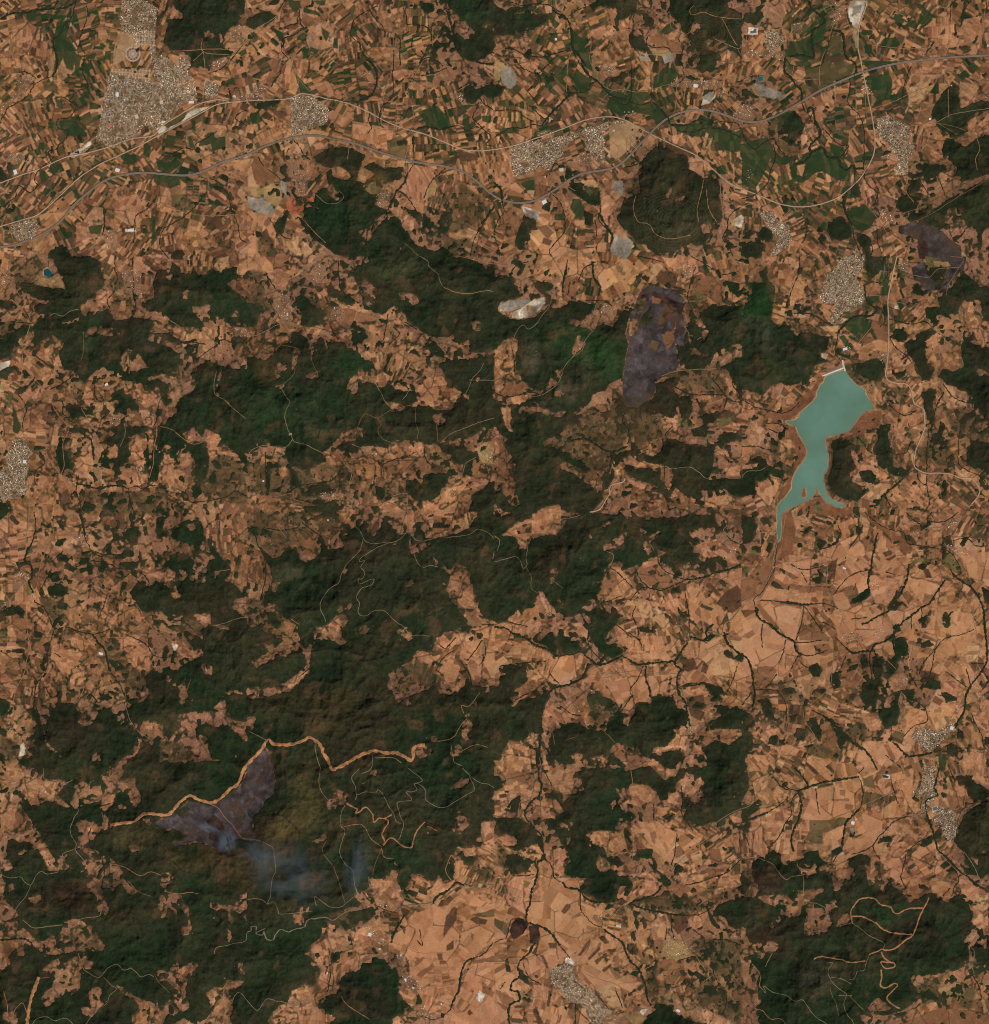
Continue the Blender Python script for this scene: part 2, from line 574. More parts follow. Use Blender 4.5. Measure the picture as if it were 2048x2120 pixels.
t 12 58 17 57 17 63 12 63
X 143 90 145 90 145 92 143 92
X 188 34 189 34 189 36
w 0 164 2 166 1 170 0 170
X 160 65 161 65 161 67
V 160 65
t 6 22 11 22 11 25 6 25
w 5 21 12 21 12 26 5 26
U 17 24 23 22 30 26 34 30 28 36 24 39 19 36 18 30
u 3 38 20 38 33 39 33 46 26 44 16 43 4 42
u 70 0 80 4 76 14 68 20 72 8
u 38 18 48 16 46 22 38 24
U 103 91 112 88 120 92 128 96 130 102 128 108 133 112 130 118 128 122 127 133 118 134 117 128 120 122 115 115 110 108 105 104
u 106 120 116 116 118 122 108 122
u 91 66 98 66 100 72 92 72
U 12 162 24 161 27 168 36 172 38 180 39 184 32 192 24 196 22 192 28 186 24 178 18 170
u 3 130 8 128 9 136 4 138
u 104 158 116 164 118 172 108 168
U 82 190 90 192 92 198 84 198
u 0 80 8 80 8 90 0 90
u 24 78
G 36 32 46 30 56 24 56 45 50 46 35 42
G 40 46 52 46 54 50 42 50
G 60 14 66 12 64 24 60 36 56 28
G 92 22 100 23 99 27 92 26
G 117 10 123 11 124 17 118 18 116 14
G 110 14 112 16 110 18 108 17
G 136 10 146 14 144 21 136 18
G 127 14 134 16 134 22 126 19
G 132 2 138 3 150 14 140 12
G 104 60 112 52 116 64 114 76 104 76 100 72
G 95 58 104 58 104 72 97 70
G 116 71 120 71 119 77 115 76
G 94 33 100 34 100 41 94 40
G 108 29 118 28 122 34 114 36 104 36
G 170 2 172 6 168 10
G 166 36 172 34 176 38 172 41
G 155 54 160 57 158 59
d 93 70 96 74 97 80 96 92
G 36 128 50 118 66 120 62 128 46 140 40 138
G 66 108 72 110 78 112 80 122 72 120
G 50 122 62 112 74 122 84 126 82 138 74 138 60 130
G 0 110 20 104 24 112 22 120 18 130 10 145 0 142
G 60 34 66 36 64 45 60 46
G 22 112 30 120 38 122 32 126 22 124
G 80 142 92 140 90 150 82 152 76 148
G 64 157 68 160 66 163
G 78 162 95 156 104 165 100 172 92 178 84 172
G 88 180 98 182 98 196 92 190
G 106 188 114 184 115 187 108 190
G 28 100 26 86 40 84
G 92 46 120 46 118 50 96 53
O 64 44 78 44 77 47 62 46
D 64 42 78 44 78 47 64 46
O 50 52 78 46 86 50 84 56 60 66 48 60
O 68 28 76 26 78 40 66 40
T 60 71 69 68 72 78 66 82 61 77
T 69 68 83 62 82 70 72 72
B 69 72 82 70 80 80 72 80
B 47 81 60 72 62 78 54 84 50 86
T 62 95 66 98 70 104 68 107 62 100
T 78 120 84 124 82 128 80 124
T 42 127 49 125 46 135 42 133
T 90 140 96 142 99 146 98 150 94 153 91 148
T 86 148 90 149 88 153 84 152
T 79 158 95 152 94 155 80 160
T 102 168 108 164 114 170 108 174 103 173
T 114 176 118 178 119 182 112 186
T 140 138 143 144 142 154 145 162 140 158 138 148
O 138 148 144 150 146 160 142 165 138 158
T 151 132 158 131 157 140 152 142
T 158 130 162 130 163 136 158 138
T 142 112 150 116 157 122 150 122 144 118
T 167 62 180 64 180 74 176 80 168 82 166 74
T 178 88 180 92 176 100 173 100 173 94
T 176 100 189 86 189 100 180 104
T 30 66 38 74 42 78 36 72
T 82 80 88 84 88 88 84 88
Y 88 71 94 71 93 74 82 73
T 116 58 124 56 122 65 118 72 114 68
Y 128 66 148 64 144 72 136 78 128 82 124 90 128 78
Y 137 63 143 62 143 66 138 66
T 140 20 155 8 162 2 158 16 150 28 140 34
T 150 30 160 26 172 30 168 36 156 36
T 170 14 182 12 184 24 174 26 168 20
T 36 184 42 180 46 184 42 192 36 194
T 18 196 26 196 24 204 18 202
O 20 95 26 90 28 92 24 104 20 102
s 52 0 54 6 60 12 63 15 60 20 55 24 54 34 55 43 52 44 48 42 42 43 38 43
S 51 0 54 7 61 12 64 16 60 20 55 23 54 30 55 38 55 44 50 43 44 42 36 43
s 34 43 33 50 33 57 38 60 42 66 46 70 46 78 50 86 57 82 53 90 57 96 60 102 56 108 52 112 55 116 62 113 66 120 74 121 80 115 82 111 76 111 70 106 62 98
S 33 44 33 54 37 58 41 64 46 70 46 77
S 50 86 52 82 55 84 56 92 60 98 61 103 56 108 52 112 54 116 62 113 66 120 74 121 76 127 80 130 86 127 87 132
s 78 120 81 116 81 111
S 54 116 50 122 44 125 40 125
s 40 125 41 120 34 120 28 112 24 106 16 110 10 114 4 108 0 101
s 35 106 38 98
s 24 110 26 120 22 130 20 140 14 146 8 150 0 152
s 70 23 74 24 78 26 79 34 80 44 86 47 88 53 86 58
S 70 23 76 24 78 28 79 40 82 45 87 48 88 56
s 83 60 83 68 81 76 84 82 90 88 94 100 94 110 94 120 93 130
s 70 24 67 32 64 40 60 50 40 50 34 45
s 110 76 112 66
s 130 50 127 58 124 68 123 76
s 176 0 170 8 168 20
s 140 42 143 38 148 32
s 160 4 160 16
s 96 128 94 136 98 142 104 148 102 156 106 164
s 86 128 87 136 86 142 80 148 78 154 80 164 85 175 86 182 92 196
S 78 150 78 156 80 164 84 172
s 88 178 96 182 100 190 98 198
s 104 174 104 184 107 194
s 106 108 110 112
s 150 176 158 172 160 180 166 186
s 134 132 138 140 143 148
s 151 125 148 130 152 140 156 150
s 50 166 50 176 48 184 46 186
s 168 180 174 172
R 189.3 0
M 0 92 12 93 25 89 40 81 60 69 80 60 95 54 115 49 135 46 160 43.5 189.3 42
R 0 144 15 150 30 156 45 158 60 156 75 150 88 139 95 130 101 118 102 105 100 90 97 75 94 60 91 45 89 35 90 20 95 5 96 0
r 0 60 8 57 15 54 20 48 24 40 30 34 45 20 60 8 72 2
r 89 36 85 28 81 15 79 8
l 85 0 72 16 68 25 66 34 60 50 60 70
l 46 50 47 66
l 40 50 40 60 60 60
r 94 60 95 78 96 90
l 187 0 185 20 183 36
l 100 34 130 37 160 34
r 148 94 160 88 175 85 189 83
c 148 94 160 96 172 100
c 150 94 165 103
l 150 94 130 96
l 158 68 158 90
l 96 84 115 78 128 72 148 64
l 144 91 136 84
c 189 133 175 139 160 146 150 152 138 158 124 163
c 189 137 175 145 160 154 148 162 138 167 128 171
r 92 137 94 154 102 164 110 176 116 188 120 198
r 0 6 12 4 20 3 20 10 16 18 8 20
l 180 106 182 114 179 122 180 130
l 33 46 24 42
l 60 62 60 70
l 5 22 3 32 0 36
l 127 136 126 146 132 155
l 0 158 8 156 14 160
l 44 200 52 195 60 198
@0 1
#ffebbbbb febffeff eeeeffee eefeeeff beeeefff bbeeeeff eeeeeefe bceeeeee
F 41 0 70 0 78 5 76 10 80 16 80 22 74 28 76 34 72 36 70 34 66 34 68 42 78 42 82 40 86 44 88 50 95 48 102 47 114 47 120 52 114 58 118 60 128 59 140 66 132 66 122 62 115 60 113 66 108 68 100 70 98 72 94 76 92 84 95 88 100 92 92 92 88 88 82 88 78 84 76 86 70 90 66 94 64 98 60 92 56 88 50 88 48 84 46 72 50 64 44 64 38 62 32 66 28 68 26 76 22 68 28 60 24 56 28 50 30 46 25 42 28 36 37 37 38 34 30 34 20 28 14 22 12 18 20 20 28 22 40 22 48 18 44 12
N 61 37 68 36 67 42 66 46 62 44
N 64 62 68 55 74 54 74 57 70 62
N 47 51 61 46 60 49 53 52
N 30 44 34 44 33 49
N 76 56 85 55 92 60 86 62 76 60
F 0 33 8 34 14 38 8 42 0 40
F 10 58 18 52 26 54 24 60 14 62 10 72 8 80 0 80 0 62
F 0 88 8 84 10 88 4 94 0 94
F 132 5 138 8 138 14 146 14 148 8 152 14 158 14 162 8 168 14 170 10 178 8 184 10 184 16 174 20 176 24 185 30 189.3 34 189.3 54 185 50 178 52 172 50 165 46 165 52 160 48 158 42 160 36 155 40 148 38 148 42 152 48 156 52 154 56 146 54 138 54 130 50 122 44 112 42 110 36 118 32 117 20 120 10 128 10 130 14
N 140 28 144 26 143 34 140 33
N 147 39 152 40 160 36 163 38 160 42 156 44 150 42
N 176 46 182 40 184 42 182 46
N 127 16 133 14 130 20
F 100 70 112 64 118 66 130 70 138 76 134 84 136 92 130 92 122 88 114 86 108 80
N 98 74 106 74 112 84 116 86 108 86 100 84 96 82
F 142 70 152 66 152 72 150 78 142 76
F 104 88 112 86 124 86 126 90 114 92 110 98 98 96 92 94
F 110 96 120 94 130 98 128 106 132 112 126 116 124 110 122 100 112 104 110 100
F 152 84 160 80 168 84 168 90 165 102 166 106 178 116 189.3 124 189.3 150 184 150 176 148 168 142 168 136 158 133 155 140 150 132 140 136 142 142 132 134 124 130 128 124 136 120 134 116 138 108 146 104 150 98 150 90
F 168 84 178 86 189.3 86 189.3 124 178 115 168 107 166 103 168 96 170 92
N 147 131 150 131 150 134 147 134
N 142 134 148 133 149 140 146 142
F 49 118 54 116 62 118 70 118 72 122 66 122 58 124 60 128 52 124
F 58 130 66 132 72 140 78 142 88 136 92 128 96 130 114 130 112 136 104 136 100 138 98 146 100 152 94 160 88 170 86 164 88 158 80 158 74 158 78 150 82 146 78 142 72 146 68 136 58 134
N 70 138 76 144 76 152 74 156 70 148
F 88 106 98 106 106 114 106 122 98 116 96 122 92 120 90 110
F 84 108 92 104 90 110 84 110
F 46 138 54 140 48 148 52 150 54 160 50 168 56 165 58 160 58 170 48 168 44 160 42 150
F 120 130 126 130 136 136 138 140 130 148 122 148 118 160 114 172 120 172 122 160 126 150 132 154 134 162 134 150 138 148 134 146 126 144 120 145
F 118 138 122 140 120 158 122 164 117 172 112 175 115 165
F 132 134 142 142 158 142 160 154 158 170 150 172 146 166 150 160 146 150 140 146 136 154 134 160 130 152
F 110 130 114 140 110 150 112 158 110 168 116 160
F 178 148 189.3 150 189.3 168 184 162 184 154
F 146 178 154 172 154 182 150 186 146 184
F 12 102 22 98 28 90 26 96 20 102 14 106
F 52 112 64 116 72 112 72 118 60 120 50 118
f 10 20 12 10 20 4 30 2 36 8 32 18 24 22 14 24
f 150 160 170 150 184 158 189 175 189 190 165 190 152 180
f 112 64 130 72 140 80 136 90 120 88 110 80
f 178 56 189 60 189 70 178 66
f 0 52 16 48 14 58 0 66
f 55 94 66 94 70 108 70 116 60 114 54 104
f 78 10 100 20 100 40 84 36 84 20
F 0 186 8 188 10 196 0 198
F 112 184 118 182 118 186 114 188
F 64 188 74 190 70 198 64 196
F 98 184 102 190 98 196
f 60 180 130 180 130 198 60 198
W 33 10 36 9 39 12 40 14 36 16 33 14
y 27 18 34 16 42 14 48 20 50 26 44 24 36 21 28 22
w 0 82 8 80 6 86 0 88
y 0 96 4 96 3 102 0 102
X 80 98 83 97 82 99 80 99
X 17 156 20 156 20 159 17 159
U 7 142 16 139 18 138 20 145 23 148 22 156 22 162 20 168 18 172 21 176 20 182 14 184 6 186 0 188 0 165 4 160 3 154 8 148
u 0 8 6 8 8 18 4 24 0 24
u 92 10 108 10 108 30 96 28
u 84 122 92 122 92 130 84 128
u 104 160 110 160 110 175 104 175
u 112 118 120 122 118 128 110 126
u 180 55 189 55 189 62 180 62
T 73 32 80 26 86 26 86 34 80 36 74 35
T 92 34 97 34 96 42 91 42
T 102 0 109 0 108 10 102 12
T 34 72 44 70 48 84 42 86 38 80 34 80
T 18 38 25 36 27 42 22 48 19 42
T 13 106 28 98 34 100 28 108 22 110
T 64 98 70 102 72 110 68 116 62 110 64 104
T 93 102 108 96 112 102 104 108 96 106
T 79 112 83 111 88 118 86 122 82 118
T 106 118 112 117 118 124 120 134 116 136 110 128 108 122
T 81 154 88 143 91 146 89 155 84 156
T 123 148 132 146 132 149 128 152 126 164 120 172 122 162
T 98 138 106 144 112 154 110 160 112 168 108 176 100 174 106 165 102 152
T 120 144 118 158 117 168 114 174 118 178 126 170 128 156 122 150
T 130 152 134 160 136 172 130 178 126 168
T 138 150 146 152 148 156 142 162 137 160
T 56 158 66 146 70 154 72 160 66 168 58 162
T 158 134 168 136 170 140 166 146 168 150 178 150 186 152 182 154 168 152 160 156 158 146
T 138 144 142 146 144 136 148 140 148 143
T 100 108 102 102 112 100 120 104 120 112 112 116 106 112
T 26 126 30 126 34 134 26 134
Y 163 8 166 2 175 0 174 6 170 12 169 14 166 10
T 137 8 145 6 144 14 138 12
T 182 5 188 2 189 12 185 16 180 13
T 0 52 0 0 6 2
B 9 10 7 9
G 8 112 10 116 16 130 13 136 9 134 10 124
g 2 104 8 106 9 114 6 116
B 84 183 94 182 92 194 86 194
D 45 182 52 178 54 188 50 196 46 192
T 44 102 46 104
T 116 36 118 36
s 88 0 88 10 90 16 88 22 87 28 82 34 84 40
s 102 0 101 8 102 20 102 30 104 38 103 44
s 8 50 26 52
s 189 66 178 66 170 64 166 68 160 72 152 78
S 58 132 66 138 70 142 72 156
s 58 174 66 176 76 178 84 176 94 176 98 178 104 176 108 178 116 176 124 177 128 182 134 186 138 192 144 196
S 58 174 66 176 76 178 84 176 94 176
s 98 178 100 190 104 198
s 135 178 142 182 146 188 156 188 166 186 174 184 180 180 189 184
s 30 150 34 158 28 164 26 172 28 176
s 14 106 20 116 18 124 17 132
s 40 110 48 112 48 120 54 126 60 130
s 26 76 32 80 40 86
s 72 92 73 108 78 112
s 115 60 113 52 116 46
s 112 60 128 60 140 66 150 66 158 68
s 128 106 122 112 120 124 118 130
s 38 102 50 96 58 88
S 128 60 140 66 150 64
s 60 168 58 180 62 190 60 196
l 0 30 10 34 16 40 20 45 23 52 20 62 17 68 17 78 18 84 24 92 32 100 38 108 42 118 50 128 52 134 48 144 49 160 46 168
l 0 31 10 35 16 41 20 46
r 38 46 42 44 48 46 54 42 60 41
c 64 58 64 70 62 80
r 17 130 19 120 16 112 10 108
r 0 118 4 126 6 138
r 18 164 22 176 22 196
l 52 134 62 140 66 150
l 118 120 120 134 118 146 117 160 114 170
l 122 130 132 133 138 138 148 144 158 141
r 166 88 164 98 165 106 172 110 178 116 189 125
l 30 170 32 180
l 62 116 70 130
l 20 0 8 8
r 36 0 40 10
r 8 20 16 32
l 0 104 6 106
l 128 48 138 54
r 95 128 96 136 92 146
@1 1
#bfffffef efbeffff eefbeeff ffffbeff ffffefef feeefeff eeeeeeef eeeeeeeb
F 76 4 82 10 88 14 95 22 100 28 96 34 88 30 82 20 84 8 78 0 189.3 0 189.3 72 180 74 170 74 158 66 148 62 140 62 132 56 125 50 118 42 112 38 105 44 98 44 90 40 88 34 96 32 100 28 88 22 80 10
N 78 2 92 0 94 4 84 8
N 88 22 98 24 98 36 92 38 90 30
N 115 28 125 28 130 30 132 36 124 38 118 34
N 169 0 180 6 185 12 188 4 189.3 0
N 157 48 161 48 160 52 157 51
N 170 50 177 50 179 57 176 58 171 54
N 148 63 158 60 158 63 152 65
N 154 67 162 66 170 65 170 67 158 69
f 84 10 100 8 100 22 88 20
f 120 38 135 44 134 56 124 52
F 36 30 44 30 48 34 54 40 60 44 56 52 48 54 40 52 42 44 38 38
F 0 36 12 38 14 42 8 48 6 54 0 56
F 60 24 64 20 66 26 74 28 84 34 80 38 70 34 62 30
F 72 56 82 52 90 55 92 62 88 64 84 72 90 80 96 80 98 86 96 92 90 90 88 86 84 88 86 92 82 92 80 96 76 100 82 106 86 98 92 96 98 98 106 112 110 116 120 116 118 110 122 110 125 114 130 116 132 115 140 115 146 118 156 118 164 104 170 96 176 98 182 84 189.3 88 189.3 130 180 132 176 136 165 142 160 142 148 142 136 146 140 146 130 142 126 144 118 143 110 142 108 148 100 146 90 145 84 148 72 150 68 146 76 138 86 134 88 138 86 132 78 134 68 140 62 148 58 158 50 162 42 160 36 154 30 150 30 146 20 146 10 146 4 150 0 148 0 78 6 76 14 80 18 76 24 70 32 66 34 60 40 60 46 62 48 68 52 66 56 62 64 66 76 66 74 62 80 60 78 56
N 23 80 28 84 30 82 28 88 24 90
N 22 86 26 92 24 94 22 92
N 36 70 40 72 38 80 36 88 34 86
N 48 66 52 66 50 78 47 74
N 44 91 54 88 55 94 46 94
N 22 98 28 98 26 102 22 101
N 59 64 62 70 60 72
N 75 62 80 62 80 70 76 70
N 120 75 128 74 132 78 128 84 122 80
N 78 96 82 91 82 98 80 100
N 80 100 85 100 84 106 80 105
N 142 122 148 120 151 126 148 130 143 126
N 82 132 88 132 88 138 84 138
N 160 140 166 138 165 144 160 144
N 112 140 116 141 114 142
F 108 76 112 80 108 84 112 92 104 88 106 80
F 140 62 145 66 150 72 156 80 176 78 189.3 74 189.3 90 180 90 172 98 164 104 158 100 152 94 150 88 144 84 150 80 148 76 140 76 138 72 134 70
N 148 78 152 78 151 81 148 80
N 150 74 160 71 164 76 156 79
F 125 86 132 88 136 86 134 92 130 90 126 88
F 92 108 96 112 104 116 100 100 94 96
F 100 100 112 98 118 102 124 106 128 112 122 112 114 112 108 112 102 108
F 108 98 122 104 128 100 130 112 124 116 112 110
N 110 112 116 112 121 114 118 118 110 120
f 12 108 26 110 24 124 14 122
F 28 148 38 152 46 150 54 152 58 156 52 160 42 164 36 160 32 158
F 72 142 82 142 88 146 84 151 74 150
F 148 144 160 146 168 146 176 152 176 160 178 164 170 172 164 168 166 158 158 160 156 152 148 150
F 142 166 156 166 152 174 144 186 136 188 130 188 124 184 120 178 122 172 132 170 136 166
N 130 170 134 171 132 176 129 174
F 40 178 60 174 68 180 62 182 50 184 42 184
F 42 192 56 190 70 186 78 188 70 196 44 196
F 172 182 180 178 189.3 170 189.3 196 170 196
F 16 150 14 162 14 176 17 180 18 160
F 30 158 34 160 32 182 38 178 40 172 36 164
F 98 176 106 178 102 184 108 188 98 186
F 92 190 82 198 88 198
f 0 158 30 158 66 160 90 170 80 186 60 190 40 190 0 180
f 142 150 150 150 156 160 154 166 144 166
f 0 10 14 12 20 30 18 44 0 40
f 40 30 70 34 68 50 56 56
f 108 172 124 178 120 190 100 196
Y 34 17 44 6 50 0 52 0 42 12
T 12 0 42 0 35 16 18 8
B 14 0 32 0 30 12 22 10
T 0 0 6 4 4 10 0 12
T 20 12 32 20 31 24 20 22
T 62 26 70 22 76 36 86 36 88 42 78 42 70 38 64 34
D 70 27 75 28 74 35 70 33
T 75 20 84 20 86 26 80 30 75 26
B 76 40 100 46 108 48 108 58 94 56 84 52 74 52
T 93 53 100 51 99 57 95 60
T 44 56 54 53 58 54 56 60 46 60
T 112 49 117 49 117 52 113 52
Y 121 66 127 66 127 71 121 71
T 113 76 119 70 120 72 118 84 114 88
T 98 92 110 84 108 96 100 98
T 125 84 134 86 138 90 128 88
T 110 98 124 98 126 104 120 104 112 102
T 130 96 140 92 150 92 154 96 152 102 144 108 134 110 130 104
T 132 104 142 106 150 106 148 114 140 116 132 110
T 110 112 116 112 115 118 109 117
T 126 112 133 110 130 116 126 116
T 155 100 164 104 160 112 155 112
T 164 104 170 106 170 110 165 108
T 160 68 170 66 171 68 162 70
D 128 96 136 92 134 98 130 98
B 64 146 74 138 84 138 84 134 88 134 88 138 78 142 70 144
T 58 148 64 150 62 154 58 151
T 130 143 135 142 134 146 131 150
B 116 146 125 148 122 154 114 156
B 80 152 98 148 106 152 114 158 104 160 92 156
B 105 160 114 156 118 168 112 170
B 118 154 138 152 140 164 130 168 122 168 118 160
y 140 148 150 152 156 158 154 166 146 160 140 156
D 142 158 150 162 148 166 140 164
B 50 162 62 158 66 168 60 172 54 168
T 62 178 68 178 70 184 62 184
T 134 192 150 180 162 172 168 166 172 168 166 178 156 188 144 196
B 172 160 189 128 189.3 170 178 174 170 178
T 164 180 172 172 189 168 189 172
T 100 190 112 184 120 188 118 196 100 196
T 24 162 30 160 30 168 26 170
u 20 28 32 30 34 50 26 48 20 40
u 52 4 60 8 58 24 50 22
u 66 38 74 40 74 48 62 50
u 96 150 100 152 96 154
w 32 136 34 135 35 137 33 138
y 182 142 188 146 188 160 180 158 174 148
u 180 150 189 150 189 160 180 160
u 155 176 162 178 158 184 152 182
u 56 180 74 182 72 188 56 186
X 30 43 31.5 43 31 46 30 46
X 11.5 171.5 13 171.5 13 173 11.5 173
X 98 151 99 151 99 152
s 14 12 18 20 24 28
s 70 6 70 14 72 26 82 34 86 36
s 108 44 106 54 104 64 100 68
s 112 54 116 60 108 68
s 132 56 138 60 146 62
s 120 50 130 56
s 64 54 66 58 70 64
S 112 100 116 96 124 102
s 102 168 104 160 112 156 122 154 128 150
s 94 154 104 160
s 136 146 136 154 142 162
s 14 150 14 165 16 182
s 30 182 40 176 52 174 64 172 72 164
s 36 186 56 190
s 98 160 97 176
s 55 118 56 130 54 140
s 55 88 56 110 55 118
c 26 68 36 70 39 72 38 78 36 84 36 90 28 98 26 101
r 26 101 30 108 33 112 30 118 29 124 31 132 34 138 36 142 44 144 52 148 58 151
r 35 140 30 146 24 147 14 145 6 147 2 150 0 154
c 50 66 49 78 53 88 55 94
r 97 96 102 104 106 112 110 116
r 125 100 122 106 119 110
c 84 132 87 125 90 121 94 122 100 124 108 119 116 116 126 114
c 100 124 102 130 100 134 104 140 112 143
c 129 116 129 128 131 134 130 140
c 145 128 146 142
r 189 124 182 126 176 128 166 132 156 136 148 143
r 132 0 138 4 139 8 146 14 147 18 150 24
l 150 24 160 28 170 29 180 27 189 27
l 70 0 71 8
r 0 61 8 60 20 54 30 48 31 40 32 34
r 33 18 30 34
r 112 56 110 62 107 70 104 80
c 130 60 142 62 150 64 158 60
r 142 62 148 70 152 74
r 181 82 178 88 172 94 170 100 167 106
r 170 95 189 95
l 130 150 126 152
r 68 149 70 152 75 160 80 165 78 175 80 184 80 190 76 196
r 78 157 84 155
r 22 184 34 182 36 186 42 188 46 186 58 185
r 175 154 168 158 166 162 164 168 156 174 150 180 144 188
r 96 178 94 182 96 188
r 110 184 122 182 122 196
l 162 0 189 6
r 80 144 90 148
@2 1
#fbbaabbb ffbeebbe ffffffff eefffffe effffefb fffffeeb fffebfff fffefebb
F 0 16 10 14 16 16 14 22 20 28 22 30 14 33 6 36 2 42 10 47 18 49 30 46 38 42 40 38 46 40 50 40 56 38 58 34 68 36 76 40 70 46 66 50 60 48 56 52 64 54 70 54 74 58 78 54 84 52 90 54 94 48 98 44 100 40 104 42 100 60 104 76 100 92 98 96 94 95 88 98 84 104 78 104 72 112 66 118 60 126 64 120 56 118 46 120 36 116 22 115 18 118 22 122 16 116 10 114 0 112 0 110 12 112 12 107 22 106 36 106 42 102 50 98 54 94 52 88 54 82 60 76 68 70 70 66 64 60 60 70 56 80 50 88 44 92 40 100 34 104 26 100 20 94 16 88 16 72 18 64 12 62 6 66 0 72
F 50 90 60 76 72 66 76 56 86 56 98 60 102 80 98 92 88 98 74 104 60 106 40 108 32 112 36 104 48 98
F 0 110 10 112 22 114 18 120 28 124 40 122 50 124 56 118 64 122 64 128 56 130 50 136 40 140 36 144 46 146 52 150 58 150 60 156 66 156 70 162 76 168 68 166 60 160 54 158 50 158 52 164 60 166 66 170 70 166 68 172 76 176 82 168 86 162 90 156 88 150 94 152 104 148 104 140 100 130 96 124 92 116 90 110 98 108 100 114 110 114 120 110 128 106 120 104 124 100 132 94 138 92 142 94 136 102 142 108 138 114 140 120 134 124 126 120 120 122 110 120 106 118 98 120 102 128 104 134 104 142 108 144 112 150 120 154 128 148 128 140 138 140 148 144 158 144 164 146 170 144 168 150 168 158 166 166 164 172 172 170 180 170 189.3 170 189.3 184 182 184 176 178 164 180 158 180 160 184 156 190 150 184 142 182 138 190 130 188 128 180 118 174 110 172 104 168 98 162 102 158 96 158 92 162 86 164 92 168 86 178 84 184 78 192 74 196 70 196 54 196 50 190 40 192 32 196 10 196 0 190 0 184 6 176 12 180 10 170 14 162 10 152 6 146 10 140 4 136 0 130
f 20 118 60 122 76 130 90 150 88 165 60 162 40 150 30 138 20 125
f 100 108 118 104 130 110 132 120 126 128 130 140 110 144 102 132
f 60 124 70 118 90 112 100 120 102 140 90 150 72 140
F 20 118 54 124 50 134 38 140 24 132
N 4 108 12 106 28 106 30 110 14 112 10 113
N 46 103 51 104 51 108 46 107
N 118 148 124 144 127 148 120 154
N 88 160 94 162 95 167 90 166
N 76 170 82 170 82 178 78 181
F 56 38 66 34 76 38 74 44 68 46 62 44
F 30 20 38 18 46 22 44 26 36 28 31 24
F 140 38 148 40 156 44 160 40 168 38 178 38 189.3 38 189.3 70 182 68 184 72 176 74 172 72 168 76 165 82 160 86 158 92 152 88 140 84 140 76 142 68 148 54 148 46 150 42
N 153 42 158 48 162 54 158 54 154 48
N 147 40 151 50 148 51 146 46
N 158 58 164 56 160 66
N 149 60 152 60 151 66 148 65
N 148 70 152 70 162 76 154 76
N 180 68 189 68 189 71 182 70
F 136 24 142 24 146 26 146 30 140 30
F 113 16 118 15 118 20 126 20 126 24 118 22
F 176 18 188 20 187 30 180 28
f 128 90 150 86 168 84 180 84 178 90 150 92 136 96
f 140 94 160 92 176 92 178 106 168 108 152 106
F 176 84 189.3 76 189.3 110 184 100 180 90
F 144 106 150 108 152 118 148 124 154 128 150 130 142 122 140 112
F 160 122 176 118 180 114 176 120 168 128 158 128
F 100 94 118 98 128 96 136 104 142 114 132 118 126 121 118 122 108 118 100 110
F 150 132 162 128 162 138 152 138
F 172 136 184 134 189.3 140 180 142 172 148 170 140
P 118 22 130 24 140 26 146 34 142 38 144 46 146 60 144 70 138 66 140 78 142 82 138 90 130 92 122 95 124 100 120 110 115 112 110 116 104 116 100 114 98 104 98 94 100 80 103 66 100 60 103 50 107 40 110 30 114 25
y 103 50 110 46 108 56 104 62 102 60
B 130 58 137 55 139 50 138 58 134 61
D 126 46 134 40 140 38 138 46 130 50 124 56
k 120 26 126 28 138 34 146 36 142 46 134 36 124 34
k 112 30 118 28 118 34 112 34
O 108 34 116 32 115 40 109 46
B 127 60 136 57 138 64 132 72
B 106 48 110 46 109 56 104 60
D 130 36 140 40 136 46 128 42
O 120 64 126 66 124 74 119 70
B 121 30 128 33 126 37 120 35
F 114 44 120 38 122 42 116 48 112 56 110 54
F 116 48 124 44 120 50 118 60 115 58
D 128 12 132 10 141 14 139 20 138 25 130 22 123 18
q 3 38 10 34 20 33 28 33 24 38 12 42 4 42
w 13 44 20 40 30 33 38 31 39 36 34 41 28 46 18 48 13 47
q 25 40 32 38 32 43 26 45
y 24 38 30 38 28 44 24 43
T 43 4 48 0 57 0 55 15 50 15 44 10
T 58 0 80 0 78 4 70 8 62 16 56 14
T 77 8 82 5 87 6 86 18 84 24 78 20
B 54 14 62 16 64 22 60 36 52 34 54 24
Y 120 6 126 4 130 6 124 14 120 20 118 18
T 119 0 150 2 158 0 150 8 140 10 130 8
T 24 24 28 22 30 26 28 30
T 62 30 68 28 70 34 62 34
T 80 28 86 28 84 34
T 98 30 110 30 108 36 100 36
T 48 28 52 25 52 34 48 36
B 153 15 172 15 176 28 170 36 158 32 151 24
g 151 28 160 26 160 36 154 36
T 162 30 172 36 164 38
T 10 68 18 66 18 72 14 76 10 70
T 0 70 10 76 14 80 16 90 6 92 0 84
B 8 92 18 92 22 100 20 106 6 108
T 0 96 7 95 7 102 0 106
T 12 107 26 106 24 112 14 114
T 5 115 12 116 12 132 16 136 10 134 6 126
T 0 140 4 148 3 158 0 158
B 4 142 12 150 14 165 16 180 20 190 12 192 6 180 2 165
T 153 106 160 104 168 108 162 110 154 109
B 152 114 160 110 176 112 172 120 156 120
T 165 117 172 117 172 122 166 120
T 176 92 182 94 185 102 180 104
T 144 108 148 108 146 120 152 126 158 132 154 134 146 124 142 118
T 130 122 140 124 140 134 132 132
g 140 122 148 126 153 130 146 132 140 128
g 170 126 182 122 182 126 172 130
g 155 135 162 128 166 136 164 142 156 140
D 174 118 180 118 184 121 178 124
P 182 136 189 132 189 142 182 140
T 154 130 160 132 156 136
T 170 150 178 148 180 154 170 152
T 176 162 188 160 188 168 178 168
T 136 156 150 158 164 162 158 160
T 98 156 104 152 110 156 130 160 126 163 110 162 100 160
